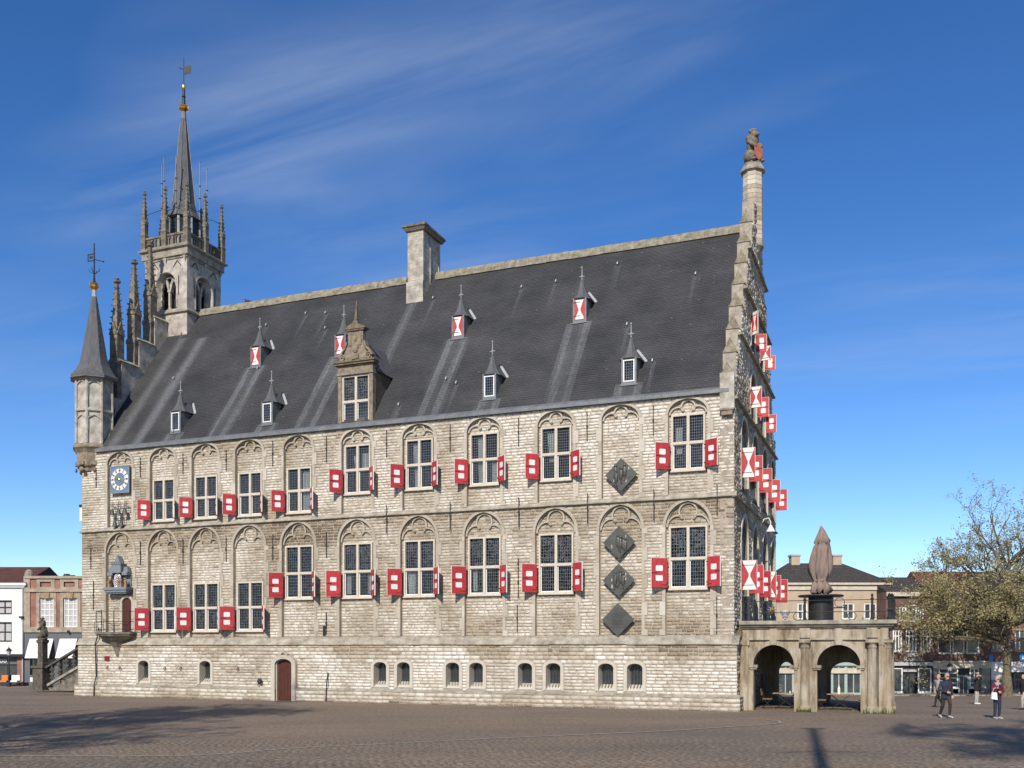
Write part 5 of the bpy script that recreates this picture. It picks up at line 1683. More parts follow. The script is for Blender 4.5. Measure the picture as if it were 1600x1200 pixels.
mb = MB(); mb.lathe([(0.9, Z(30.45)), (1.20, Z(30.55)), (1.15, Z(30.62)), (0.90, Z(31.0)), (0.74, Z(31.6)), (0.20, Z(37.0)), (0.12, Z(37.8))], 8, ph=R(22.5)); mb.build('spire', 'slate', tw)
mb = MB()
for k in range(8):
    a = R(22.5+45*k); mb.tube([(.76*math.cos(a), .76*math.sin(a), Z(31.6)), (.215*math.cos(a), .215*math.sin(a), Z(37.0))], .022, 5)
mb.lathe([(0.225, Z(36.6)), (0.13, Z(37.85))], 8, ph=R(22.5))
mb.build('spire_leadwork', 'lead', tw)
mb = MB(); mb.lathe([(0.13, Z(37.70)), (0.32, Z(37.82)), (0.28, Z(37.90)), (0.34, Z(38.03)), (0.12, Z(38.08))], 10)
mb.ball((0, 0, Z(39.3)), (.13, .13, .17)); mb.build('gilded_crown', 'gold', tw)
mb = MB(); mb.lathe([(0.13, Z(38.1)), (0.09, Z(38.6)), (.14, Z(38.66)), (.09, Z(38.72)), (.08, Z(39.2)), (.03, Z(39.4)), (.025, Z(41.2)), (0, Z(41.3))], 8)
mb.tube([(-.40, .02, Z(40.65)), (0, 0, Z(40.45))], .025, 5); mb.build('finial_rod', 'iron', tw)
mb = MB(); mb.box(.03, .58, -.012, .012, Z(40.10), Z(40.62)); mb.xf(Matrix.Shear('XZ', 4, (0, 0)) if False else Matrix.Identity(4)); mb.build('weather_vane', 'bronze', tw)
mb = MB()
for (x, y, zt) in ((-1.0, -.9, 34.0), (-.62, -1.12, 34.3), (.35, -1.15, 34.2), (1.05, .3, 34.4), (1.1, .95, 34.2), (-.3, 1.1, 34.0)):
    mb.tube([(x, y, Z(30.6)), (x, y, Z(zt))], .028, 5); mb.ball((x, y, Z(zt)), .05)
    for zz in (31.2, 32.0, 32.8): mb.ball((x, y, Z(zz)), (.09, .09, .03))
mb.build('lightning_rods', 'came', tw)
mb = MB()
for a, b in (((-q, -q), (0, -q)), ((q, 0), (q, q)), ((0, -q), (q, -q)), ((q, -q), (q, 0))):
    mb.tube([(a[0], a[1], Z(30.5)), (b[0]*.8, b[1]*.8, Z(30.9)), (b[0], b[1], Z(30.75))], .018, 5)
mb.build('tie_rods', 'iron', tw)

# ================================================================== DETAILS ON THE LONG FRONT
def anchor(x, z0, z1, y=-0.045):
    mb = MB()
    mb.box(x-.017, x+.017, y, y+.03, z0, z1)
    zm = (z0+z1)/2
    mb.box(x-.035, x+.035, y-.025, y+.02, zm-.05, zm+.05)
    mb.ball((x, y, z0), .03, 6, 4); mb.ball((x, y, z1), .03, 6, 4)
    return mb.build('wall_anchor', 'iron', hall)
mid = [(BAYS[i]+BAYS[i+1])/2 for i in range(10)]
anchor(-36.2, 12.0, 13.0)
for i, x in enumerate(mid):
    anchor(x, 12.4, 13.7 if i > 2 else 13.45)
anchor(-36.6, 7.35, 8.5); anchor(-36.4, 5.0, 6.6); anchor(-36.5, 0.9, 2.3)
for i, x in enumerate(mid):
    if i < 5: anchor(x, 7.45, 8.75)
    else: anchor(x+0.05, 8.55, 9.9, -0.15)
anchor(-0.72, 8.7, 9.95, -0.15); anchor(-0.75, 3.45, 5.0); anchor(-10.2, 3.55, 4.8); anchor(-10.15, 6.55, 7.0); anchor(-10.15, 5.2, 6.6); anchor(-20.8, 3.5, 4.6)
mb = MB(); mb.tube([(-20.6, -0.19, 1.5), (-20.6, -0.33, 0.9), (-20.62, -0.35, 0.02)], .03, 6); mb.build('downpipe', 'iron', hall)
mb = MB(); mb.tube([(-35.95, -0.10, 3.9), (-35.97, -0.2, 3.3), (-36.0, -0.30, 3.0), (-36.0, -0.22, 1.2), (-36.05, -0.33, 0.6), (-36.05, -0.35, 0.02)], .035, 6); mb.build('downpipe', 'iron', hall)
mb = MB(); mb.box(-21.0, -20.85, -.04, .02, 3.4, 3.9); mb.build('slit', 'blackpaint', hall)
for x in (-35.2, -34.3, -31.1, -30.0, -26.2):
    mb = MB()
    mb.tube([(x+.07*math.cos(R(30*k)), -.22, 1.62+.07*math.sin(R(30*k))) for k in range(13)], .014, 5); mb.box(x-.02, x+.02, -.22, -.13, 1.66, 1.72)
    mb.build('tether_ring', 'iron', hall)
mb = MB(); mb.ball((-24.75, -.28, 1.02), (.15, .10, .14)); mb.ball((-24.68, -.36, .97), (.08, .08, .08)); mb.tube([(-24.8, -.3, .95), (-24.85, -.3, .78)], .03, 5); mb.build('spout', 'iron', hall)
mb = MB(); mb.box(-35.42, -35.08, -.20, -.16, 2.02, 2.30); mb.build('plaque', 'maroon', hall, label='small maroon plaque under the balcony')

# bronze diamond plaques in the blind bay
def diamond(cx, cz, r, kind, seed):
    o = MB(); o.prism([(cx, cz-r), (cx+r, cz), (cx, cz+r), (cx-r, cz)], -0.08, -0.02)
    p = o.build('plaque', 'bronze', hall, (0, 0, 0), label='diamond shaped dark bronze relief plaque in the blind bay')
    g = random.Random(seed); d = MB()
    if kind == 'figures':
        for k in range(4):
            x = cx+g.uniform(-.32, .32); zb = cz-g.uniform(.05, .35)
            d.ball((x, -.12, zb+.47), (.07, .06, .08), 8, 6); d.ball((x, -.11, zb+.18), (.10, .06, .26), 8, 6)
            d.tube([(x, -.10, zb), (x+g.uniform(-.12, .12), -.10, zb-.22)], .035, 5); d.tube([(x, -.1, zb+.3), (x+g.uniform(-.25, .25), -.1, zb+.2)], .025, 5)
        d.build('relief', 'bronze', p)
        e = MB()
        for k in range(7):
            x = cx+g.choice((-.30, -.34, .28, .33))+g.uniform(-.04, .04); z = cz+g.uniform(-.32, .32)
            e.box(x-.018, x+.018, -.086, -.078, z-.06, z+.06)
        e.build('pierced_edge', 'windowstone', p)
    else:
        d.box(cx-.38, cx+.36, -.088, -.08, cz-.36, cz-.35); d.box(cx+.35, cx+.36, -.088, -.08, cz-.36, cz+.36)
        for k in range(9): d.box(cx-.30, cx+.28, -.086, -.08, cz+.26-k*.06, cz+.275-k*.06)
        d.build('inscription', 'iron', p)
for cx_, cz_, kd, sd_ in ((-5.09, 10.69, 'figures', 1), (-5.19, 7.60, 'figures', 2), (-5.21, 5.87, 'figures', 3), (-5.24, 4.06, 'plain', 4)):
    diamond(cx_, cz_, 0.76, kd, sd_)

# clock
ck = MB(); ck.box(-.66, .66, -.06, .08, -.76, .76)
clock = ck.build('clock', 'clockblue', hall, (-34.47, 0.04, 12.34))
mb = MB()
mb.box(-.70, .70, -.075, -.05, .72, .78); mb.box(-.70, .70, -.075, -.05, -.78, -.72); mb.box(-.70, -.64, -.075, -.05, -.72, .72); mb.box(.64, .70, -.075, -.05, -.72, .72)
mb.build('clock_frame', 'bluegrey', clock)
for k in range(12):
    mb = MB(); L_ = []; R_ = []
    for j in range(5):
        a = R(30*k+3.2+23.6*j/4)
        L_.append((.62*math.sin(a), .62*math.cos(a))); R_.append((.38*math.sin(a), .38*math.cos(a)))
    mb.band(L_, R_, -.075, -.06); mb.build('numeral_field', 'white', clock)
rom = ['XII', 'I', 'II', 'III', 'IIII', 'V', 'VI', 'VII', 'VIII', 'IX', 'X', 'XI']
for k, t in enumerate(rom):
    a = R(30*k)
    me = text_mesh(t, 0.17, 0.004, 'iron')
    me.transform(Matrix.Rotation(a, 4, 'Y'))
    obj('numeral', me, clock, (.50*math.sin(a), -.078, .50*math.cos(a)))
mb = MB()
def hand(ang, ln, w, tail):
    a = R(ang); d = Vector((math.sin(a), math.cos(a))); n_ = Vector((d.y, -d.x))
    p = [d*ln, d*(ln*.55)+n_*w, -d*tail+n_*w*.6, -d*tail-n_*w*.6, d*(ln*.55)-n_*w]
    mb.prism([(v.x, v.y) for v in p], -.10, -.09)
hand(287, .42, .045, .12); hand(118, .56, .03, .15)
mb.ball((0, -.095, 0), .05); mb.build('clock_hands', 'gold', clock)
# carillon bells below the clock
for r_, (z, xs_) in enumerate(((10.55, (-34.95, -34.48, -34.02)), (9.88, (-34.75, -34.28)))):
    for x in xs_:
        mb = MB()
        mb.lathe([(.165, z-.22), (.15, z-.18), (.11, z-.05), (.09, z+.06), (.03, z+.10)], 10, x, -.10)
        mb.tube([(x, -.10, z+.1), (x, -.10, z+.55)], .02, 5); mb.tube([(x-.2, -.10, z+.38), (x+.22, -.10, z+.38)], .02, 5)
        mb.tube([(x+.12, -.12, z+.5), (x+.16, -.12, z+.1)], .016, 5); mb.tube([(x-.12, -.08, z+.30), (x-.12, .15, z+.30)], .02, 5)
        mb.tube([(x-.05, -.1, z+.48), (x+.14, -.1, z+.30)], .014, 5)
        mb.build('carillon_bell', 'bronze', hall)
# puppet stage
st_ = empty('puppet_stage', (-34.5, 0.0, 6.05), 0, hall, label='blue grey puppet stage with small painted figures')
st_.scale = (0.84, 1, 0.95)
mb = MB(); mb.box(-1.0, 1.0, -.40, .2, .0, .16); mb.box(-.92, .92, -.34, .2, -.14, 0.0)
for k in range(14): mb.box(-.86+k*.126, -.80+k*.126, -.30, .1, -.24, -.14)
mb.build('shelf', 'bluegrey', st_)
mb = MB()
mb.box(-.85, .85, .10, .18, .16, 1.0); mb.box(-.85, -.40, -.2, .12, .88, 1.08); mb.box(.40, .85, -.2, .12, .88, 1.08)
mb.prism([(-.85, 1.08), (-.42, 1.08), (-.48, 1.38), (-.75, 1.38)], -.1, .12); mb.prism([(.42, 1.08), (.85, 1.08), (.75, 1.38), (.48, 1.38)], -.1, .12)
mb.box(-.40, .40, -.28, .12, 1.02, 1.52); mb.box(-.46, .46, -.32, .12, 1.52, 1.58)
for k in range(5): mb.box(-.42+k*.19, -.34+k*.19, -.32, -.22, 1.58, 1.64)
mb.prism([(-.24, 1.6), (.24, 1.6), (.06, 2.02), (-.02, 2.08)], -.2, .12)
mb.build('castle', 'bluegrey', st_)
mb = MB(); mb.prism([(x, z) for x, z in ell_arch(0, .27, .17, .75, 1.0, 8)], -.16, -.13); dr = mb.build('arched_door', 'white', st_)
mb = MB()
for k in range(7):
    z = .22+k*.115
    mb.prism([(-.24, z), (.0, z+.12), (.22, z+.22), (.22, z+.27), (.0, z+.17), (-.24, z+.05)] if z < .62 else [(-.2, z), (.1, z+.14), (.1, z+.18), (-.2, z+.05)], -.17, -.162)
mb.build('red_stripes', 'maroon', st_)
for x, hh, mt in ((-.68, .52, 'teak'), (-.48, .58, 'wood'), (.12, .60, 'rust'), (.34, .62, 'bluegrey'), (.56, .50, 'wood'), (.74, .55, 'teak')):
    mb = MB(); z0 = .16
    mb.lathe([(.09, z0), (.07, z0+hh*.45), (.085, z0+hh*.72), (.03, z0+hh*.80)], 8, x, -.2)
    mb.ball((x, -.2, z0+hh*.9), .055); mb.tube([(x-.08, -.2, z0+hh*.70), (x-.12, -.3, z0+hh*.5)], .022, 5); mb.tube([(x+.08, -.2, z0+hh*.70), (x+.11, -.3, z0+hh*.55)], .022, 5)
    mb.build('figurine', mt, st_)
# arched balcony door
mb = MB(); mb.prism(ell_arch(-34.02, .34, 3.72, 5.35, 5.62, 8), .12, .17); mb.build('balcony_door', 'wood', hall)
mb = MB(); mb.band(ell_arch(-34.02, .34, 3.7, 5.35, 5.62, 8), ell_arch(-34.02, .48, 3.7, 5.35, 5.76, 8), .03, .22, .5); mb.build('door_arch', 'dressed', hall)
# stone balcony with iron railing
bal = empty('balcony', (-34.55, 0, 3.2), 0, hall)
pl = [(-1.35, 0.05), (-1.15, -0.62), (-.40, -.98), (.55, -.98), (1.28, -.5), (1.32, .05)]
def sc_poly(p, k, dy=0): return [(x*k, y*k if y < 0 else y) for x, y in p]
mb = MB()
mb.prismz(pl, .34, .46); mb.prismz(sc_poly(pl, .94), .26, .34)
n = len(pl)
top = [(x, y, .26) for x, y in sc_poly(pl, .88)]; bt = [(x, y, -.02) for x, y in sc_poly(pl, .56)]
mb.add(bt+top, [tuple(range(n))]+[(i, (i+1) % n, n+(i+1) % n, n+i) for i in range(n)])
top = [(x, y, -.02) for x, y in sc_poly(pl, .50)]; bt = [(x, y, -.38) for x, y in sc_poly(pl, .26)]
mb.add(bt+top, [tuple(range(n))]+[(i, (i+1) % n, n+(i+1) % n, n+i) for i in range(n)])
top = [(x, y-.1, -.38) for x, y in sc_poly(pl, .20)]; bt = [(x+.05, y-.1, -.95) for x, y in sc_poly(pl, .06)]
mb.add(bt+top, [tuple(range(n))]+[(i, (i+1) % n, n+(i+1) % n, n+i) for i in range(n)])
mb.build('balcony_slab', 'darkstone', bal, fix=False)
mb = MB()
rl = sc_poly(pl, .95)
for z in (.62, 1.05, 1.62):
    mb.tube([(x, y, z) for x, y in rl], .016, 5)
for (x, y) in rl[1:5]: mb.tube([(x, y, .44), (x, y, 1.74 if (x < -.3 and x > -1) else 1.66)], .024, 6)
for k in (1, 2): mb.tube([(rl[2][0]-.45*k, rl[2][1]+.2*k, .46), (rl[2][0]-.45*k, rl[2][1]+.2*k, 1.05)], .016, 5)
mb.build('railing', 'iron', bal)
# lamp box on the left corner, swan-neck lamp on the gable
mb = MB(); mb.box(HL-.32, HL-.02, .15, .55, 10.15, 10.95); o = mb.build('wall_lamp', 'white', hall); mb = MB(); mb.box(HL-.34, HL+.0, .12, .58, 10.95, 11.1); mb.build('lamp_cap', 'iron', o)
mb = MB(); mb.tube([(0.0, 8.6, 9.1), (.18, 8.6, 9.45), (.42, 8.6, 9.5), (.52, 8.6, 9.3), (.52, 8.6, 9.1)], .03, 6)
mb.lathe([(.06, 9.12), (.12, 9.0), (.22, 8.84), (.23, 8.78)], 10, .52, 8.6); mb.build('gable_lamp', 'white', hall)

# ================================================================== PORTICO beside the gable
por = empty('portico', HALL_LOC, HALL_ROT, label='ochre sandstone arcade with columns and railed terrace against the right gable', category='arcade')
PF, PB = 0.80, 8.6        # front and back planes
PE = 6.43                 # right end
ARCH = [(0.72, 2.46), (3.42, 5.20)]
ZSP, ZAP, ZEN = 2.02, 2.90, 3.12
def arch_hole(a, b, ZSP=ZSP, ZAP=ZAP):
    c = (a+b)/2; r = (b-a)/2
    return [(a, 0.0)]+[(c-r*math.cos(math.pi*k/16), ZSP+(ZAP-ZSP)*math.sin(math.pi*k/16)) for k in range(17)]+[(b, 0.0)]
def arcade_wall(y0, y1, x0, x1, arches, name, zs=ZSP, za=ZAP):
    out = [(x0, 0.0)]
    for a, b in arches: out += arch_hole(a, b, zs, za)
    out += [(x1, 0.0), (x1, ZEN), (x0, ZEN)]
    mb = MB()
    polyfill(mb, out, [], y0); polyfill(mb, out, [], y1)
    for (xa, za), (xb, zb) in zip(out, out[1:]+out[:1]):
        mb.quad((xa, y0, za), (xb, y0, zb), (xb, y1, zb), (xa, y1, za))
    return mb.build(name, 'sandstone', por, fix=False)
arcade_wall(PF, PF+0.55, 0.2, 6.1, ARCH, 'arcade_wall')
arcade_wall(PB-0.55, PB, 0.2, 6.1, [(0.95, 1.75), (3.5, 5.0)], 'arcade_wall', 1.5, 2.05)
# end wall seen edge on; first arch left out to keep the arcade dark
out = []
mb = MB()
ea = [(5.4, 7.4)]
o_ = [(PF, 0.0)]
for a, b in ea: o_ += arch_hole(a, b)
o_ += [(PB, 0.0), (PB, ZEN), (PF, ZEN)]
for x in (5.75, 6.2):
    polyfill(mb, o_, [], -x, GMAP)
for (b0, z0), (b1, z1) in zip(o_, o_[1:]+o_[:1]):
    mb.quad((5.75, b0, z0), (5.75, b1, z1), (6.2, b1, z1), (6.2, b0, z0))
mb.build('arcade_wall', 'sandstone', por, fix=False)
# arch mouldings, imposts, keystones
for y, s in ((PF, 1),):
    for a, b in ARCH:
        c = (a+b)/2; r = (b-a)/2
        pi_ = [(c-r*math.cos(math.pi*k/16), ZSP+(ZAP-ZSP)*math.sin(math.pi*k/16)) for k in range(17)]
        po_ = [(c-(r+.2)*math.cos(math.pi*k/16), ZSP+(ZAP+.19-ZSP)*math.sin(math.pi*k/16)) for k in range(17)]
        mb = MB(); mb.band(pi_, po_, y-.07*s, y+.10*s)
        pm = [(c-(r+.1)*math.cos(math.pi*k/16), ZSP+(ZAP+.1-ZSP)*math.sin(math.pi*k/16)) for k in range(17)]
        mb.band(pi_, pm, y-.045*s, y-.02*s) if False else None
        mb.build('arch_moulding', 'sandstone', por)
        for xx in (a-.12, b-.22 if False else b-.12):
            mb = MB(); mb.box(xx-.06, xx+.30, min(y-.10*s, y+.3*s), max(y-.10*s, y+.3*s), ZSP-.12, ZSP); mb.box(xx-.03, xx+.27, min(y-.06*s, y+.3*s), max(y-.06*s, y+.3*s), ZSP-.20, ZSP-.12)
            mb.build('impost', 'sandstone', por)
        mb = MB(); mb.add([(c-.12, y-.16*s, ZAP), (c+.12, y-.16*s, ZAP), (c+.17, y-.16*s, ZEN+.02), (c-.17, y-.16*s, ZEN+.02), (c-.12, y+.05*s, ZAP), (c+.12, y+.05*s, ZAP), (c+.17, y+.05*s, ZEN+.02), (c-.17, y+.05*s, ZEN+.02)],
                          [(0, 1, 2, 3), (4, 7, 6, 5), (0, 4, 5, 1), (1, 5, 6, 2), (2, 6, 7, 3), (3, 7, 4, 0)])
        mb.build('keystone', 'sandstone', por)
def column(x, y, r=0.195):
    mb = MB()
    mb.box(x-r*1.3, x+r*1.3, y-r*1.3, y+r*1.3, -0.05, 0.14)
    mb.lathe([(r*1.25, .14), (r*1.25, .22), (r*1.05, .26), (r*1.0, .34), (r*.99, 1.2), (r*.86, 2.75), (r*.98, 2.78), (r*.98, 2.82), (r*.86, 2.84), (r*.86, 2.90), (r*1.15, 3.0)], 18, x, y)
    mb.box(x-r*1.25, x+r*1.25, y-r*1.25, y+r*1.25, 3.0, ZEN+.002)
    mb.build('column', 'sandstone', por)
column(2.93, PF-.12); column(5.67, PF-.12, .21); column(6.30, PF+.12, .16); column(2.93, PB+.12); column(5.67, PB+.12)
column(6.33, PB*.5+.2, .2)
mb = MB(); mb.box(0.16, 0.50, PF-.1, PF+.3, 0, 3.0); mb.box(.12, .56, PF-.14, PF+.3, 2.88, ZEN); mb.build('pilaster', 'sandstone', por)
mb = MB(); mb.box(5.93, 6.12, PF-.14, PF+.3, 0, 3.0); mb.box(5.90, 6.15, PF-.17, PF+.3, 2.9, ZEN); mb.build('pilaster', 'sandstone', por)
# entablature
mb = MB()
mb.box(.14, 6.28, PF-.06, PB+.06, ZEN, 3.62); mb.build('frieze', 'sandstone', por)
mb = MB(); mb.box(.12, 6.34, PF-.12, PB+.12, ZEN-.02 if False else ZEN+.001, ZEN+.09); mb.build('architrave', 'sandstone', por)
for x in (2.93, 5.67, 6.15, 1.59, 4.31):
    mb = MB(); w = .22 if x in (2.93, 5.67) else .16; mb.box(x-w, x+w, PF-.20 if w > .2 else PF-.12, PF+.1, ZEN+.09, 3.62); mb.build('frieze_block', 'sandstone', por)
mb = MB()
for z0, z1, o in ((3.62, 3.70, .14), (3.70, 3.80, .24), (3.80, 3.96, .36)):
    mb.box(.14, 6.28+o, PF-o, PB+o, z0+.001, z1)
mb.build('cornice', 'coping', por)
mb = MB(); mb.box(.25, 5.7, PF+.6, PB-.6, ZEN-.3, ZEN-.001); mb.build('ceiling', 'interior', por)  # near-black colour put in to darken the space under the arches
# rain hopper and pipe between arcade and wall
mb = MB(); mb.tube([(.10, PF-.28, .05), (.10, PF-.28, 3.1)], .06, 8); mb.lathe([(.07, 3.05), (.16, 3.3), (.18, 3.5)], 8, .10, PF-.28); mb.tube([(.1, PF-.28, 3.45), (.22, PF-.25, 3.62)], .08, 8); mb.build('downpipe', 'darkstone', por)
# terrace railing
def rail_post(x, y, big=False):
    mb = MB(); z = 3.96; r = .05 if not big else .07
    mb.lathe([(r*1.5, z), (r*1.5, z+.1), (r, z+.14), (r*.8, z+.35), (r*1.3, z+.42), (r*.8, z+.5), (r, z+.86), (r*1.5, z+.9), (r*.6, z+.96), (r*1.2, z+1.05), (0, z+1.14)], 8, x, y)
    mb.build('railing_post', 'iron', por)
for x, big in ((2.93, False), (5.67, False), (6.35, True), (.3, False)):
    rail_post(x, PF-.18, big)
rail_post(6.45, PF+.1, True)
for y in (2.8, 5.0, 7.0): rail_post(6.5, y)
for z in (4.32, 4.82):
    mb = MB(); mb.tube([(.2, PF-.18, z), (6.4, PF-.18, z)], .018, 6); mb.tube([(6.5, PF-.1, z), (6.5, PB, z)], .018, 6); mb.build('rail', 'iron', por)
for x in (2.62, 4.86):
    mb = MB(); mb.tube([(x+.17*math.cos(R(22.5*k)), PF-.18, 4.14+.17*math.sin(R(22.5*k))) for k in range(17)], .016, 5)
    mb.build('rail_ring', 'iron', por)
mb = MB(); mb.tube([(4.36+.2*math.cos(R(22.5*k)), PF-.18, 4.72+.2*math.sin(R(22.5*k))) for k in range(17)], .016, 5); mb.build('rail_ring', 'iron', por)
mb = MB()
for k in range(8):
    a = R(45*k); mb.tube([(1.55, PF-.2, 4.45), (1.55+.20*math.cos(a), PF-.2, 4.45+.20*math.sin(a))], [.03, .006], 5)
mb.ball((1.55, PF-.2, 4.45), .05); mb.build('gilded_star', 'gold', por)
mb = MB(); mb.lathe([(.10, 4.05), (.13, 4.2), (.2, 4.3), (.2, 4.42), (.1, 4.46)], 10, 2.06, PF+.2); mb.tube([(2.06, PF+.2, 3.96), (2.06, PF+.2, 4.1)], .03, 6); mb.build('terrace_lamp', 'greyshoe', por)
# moss and weeds at the foot
g = random.Random(2); wv = MB()
for k in range(260):
    x, y = g.choice([(5.3+g.random()*1.2, PF-.42), (6.55, PF-.3+g.random()*.5), (2.6+g.random()*.6, PF-.45)])
    h = g.uniform(.05, .22)*(1.8 if abs(x-6.15) < .12 else 1); a = g.uniform(0, 6.28); w = .03
    wv.add([(x-w*math.cos(a), y-w*math.sin(a), 0), (x+w*math.cos(a), y+w*math.sin(a), 0), (x+g.uniform(-.06, .06), y+g.uniform(-.06, .06), h)], [(0, 1, 2)], g.random())
wv.build('weeds', 'weed', por, kind='stuff', fix=False)

def to_world(a, b, z=0.0):
    c, s = math.cos(HALL_ROT), math.sin(HALL_ROT)
    return (HALL_LOC[0]+a*c-b*s, HALL_LOC[1]+a*s+b*c, z)

# closed parasol and round bar on the terrace
bar = empty('round_bar', to_world(3.42, 3.0, 3.965), HALL_ROT, label='black round standing bar on the arcade terrace', category='bar table')
mb = MB(); mb.lathe([(.55, 0), (.55, 1.10)], 24); mb.build('drum', 'blackpaint', bar)
mb = MB(); mb.lathe([(.55, 1.10), (.98, 1.12), (1.0, 1.16), (.98, 1.20), (0.1, 1.21)], 28); mb.build('counter', 'blackpaint', bar)
mb = MB(); mb.box(.5, 1.05, -.22, .22, .60, .64); mb.build('shelf', 'blackpaint', bar)
um = empty('parasol', to_world(3.42, 3.0, 3.975), HALL_ROT, label='closed mauve brown parasol standing in the round bar', category='parasol')
mb = MB(); mb.tube([(0, 0, 1.22), (0, 0, 4.32)], .035, 8); mb.lathe([(.05, 4.28), (.06, 4.34), (0, 4.4)], 8); mb.build('pole', 'greyshoe', um)
mb = MB(); n = 40
prof = [(.34, 1.30), (.50, 1.36), (.44, 1.62), (.30, 1.84), (.38, 1.98), (.50, 2.25), (.52, 2.55), (.45, 3.0), (.38, 3.35), (.31, 3.56), (.38, 3.60), (.27, 3.85), (.15, 4.15), (.05, 4.30)]
vs = []; fs = []
for i, (r, z) in enumerate(prof):
    for k in range(n):
        a = 2*math.pi*k/n
        f = 1+0.24*(2*abs(math.sin(3.5*a+0.5*z))-1)+0.12*math.sin(11*a-z*1.9)
        f = f if 0 < i < len(prof)-2 else 1
        off = .06*math.sin(z*2.1)
        vs.append((r*.82*f*math.cos(a)+off, r*.75*f*math.sin(a), z+(.10*math.sin(8*a) if i in (0, 1) else (.06*math.sin(8*a+1) if i in (9, 10) else 0))))
for i in range(len(prof)-1):
    for k in range(n):
        k2 = (k+1) % n; fs.append((i*n+k, i*n+k2, (i+1)*n+k2, (i+1)*n+k))
mb.add(vs, fs); mb.build('canopy', 'canvas', um, smooth=True)
mb = MB(); mb.lathe([(.28, 1.80), (.29, 1.84), (.28, 1.88)], 24, -.04, 0); mb.build('strap', 'canvas', um)

# cafe tables and chairs under the arches
def cafe_table(loc, rot, label):
    t = empty('cafe_table', loc, rot, label=label, category='table', group='cafe tables under the arches')
    for k in range(6):
        mb = MB(); mb.box(-.55, .55, -.33+k*.112, -.33+k*.112+.10, .70, .73); mb.build('slat', 'teak', t)
    for s in (-1, 1):
        mb = MB(); mb.tube([(-.45, s*.28, .0), (.40, s*.28, .69)], .015, 6); mb.tube([(.45, s*.27, .0), (-.40, s*.27, .69)], .015, 6); mb.build('leg', 'iron', t)
    return t
def cafe_chair(loc, rot, label):
    t = empty('cafe_chair', loc, rot, label=label, category='chair', group='cafe chairs under the arches')
    for k in range(4):
        mb = MB(); mb.box(-.22, .22, -.2+k*.105, -.2+k*.105+.09, .44, .465); mb.build('seat_slat', 'teak', t)
    for k in range(3):
        mb = MB(); mb.box(-.22, .22, .235+k*.02, .255+k*.02, .62+k*.1, .70+k*.1); mb.build('back_slat', 'teak', t)
    for s in (-1, 1):
        mb = MB(); mb.tube([(s*.21, -.22, 0), (s*.21, .16, .45), (s*.21, .30, .92)], .013, 6); mb.build('leg', 'iron', t)
        mb = MB(); mb.tube([(s*.19, .26, 0), (s*.19, -.2, .45)], .013, 6); mb.build('leg', 'iron', t)
    return t
cafe_table(to_world(1.95, 2.3), HALL_ROT, 'slatted folding cafe table under the left arch')
cafe_table(to_world(4.3, 2.2), HALL_ROT, 'slatted folding cafe table under the right arch')
cafe_chair(to_world(1.15, 2.3), HALL_ROT+R(90), 'slatted folding chair left of the table under the left arch')
cafe_chair(to_world(3.50, 2.2), HALL_ROT+R(90), 'slatted folding chair left of the table under the right arch')
cafe_chair(to_world(5.15, 2.4), HALL_ROT+R(-90), 'slatted folding chair right of the table under the right arch')
mb = MB(); mb.lathe([(.03, .73), (.035, .74), (.03, .82), (.0, .83)], 8); mb.build('cup', 'white', None, to_world(2.15, 2.2), label='small white cup on the table under the left arch', category='cup')
mb = MB(); mb.lathe([(.055, .73), (.06, .74), (.06, .98), (.025, 1.06), (.022, 1.14), (0, 1.15)], 10); mb.build('bottle', 'white', None, to_world(4.25, 2.1), label='white bottle on the table under the right arch', category='bottle')

# ================================================================== FRONT STAIR at the left, lion pillar
M['balustone'] = simple('black_weathered_stone', (0.05, 0.043, 0.035), 0.85, var=0.4, scale=4, c2=(0.13, 0.115, 0.095))
stp = empty('stone_stair', to_world(-45.2, 5.0), HALL_ROT, label='stone stair with dark carved balustrade at the left end', category='stair')
nst = 12
for k in range(nst):
    mb = MB(); z0 = k*.165; x = .35+k*.36
    mb.box(x, 6.9, -.3, 3.0, z0+.001 if k else 0, z0+.165); mb.box(x-.03, x+.3, -.33, 3.0, z0+.125, z0+.168)
    mb.build('step', 'darkstone', stp)
mb = MB()
sl = .165/.36
mb.add([(.2, -.34, .25), (6.9, -.34, .25+6.7*sl), (6.9, -.34, .42+6.7*sl), (.2, -.34, .42), (.2, -.12, .25), (6.9, -.12, .25+6.7*sl), (6.9, -.12, .42+6.7*sl), (.2, -.12, .42)],
       [(0, 1, 2, 3), (7, 6, 5, 4), (3, 2, 6, 7), (0, 4, 5, 1), (0, 3, 7, 4), (1, 5, 6, 2)])
mb.build('string', 'coping', stp)
mb = MB()
mb.add([(.1, -.37, 1.42), (6.9, -.37, 1.42+6.8*sl), (6.9, -.37, 1.56+6.8*sl), (.1, -.37, 1.56), (.1, -.09, 1.42), (6.9, -.09, 1.42+6.8*sl), (6.9, -.09, 1.56+6.8*sl), (.1, -.09, 1.56)],
       [(0, 1, 2, 3), (7, 6, 5, 4), (3, 2, 6, 7), (0, 4, 5, 1), (0, 3, 7, 4), (1, 5, 6, 2)])
mb.build('handrail', 'balustone', stp)
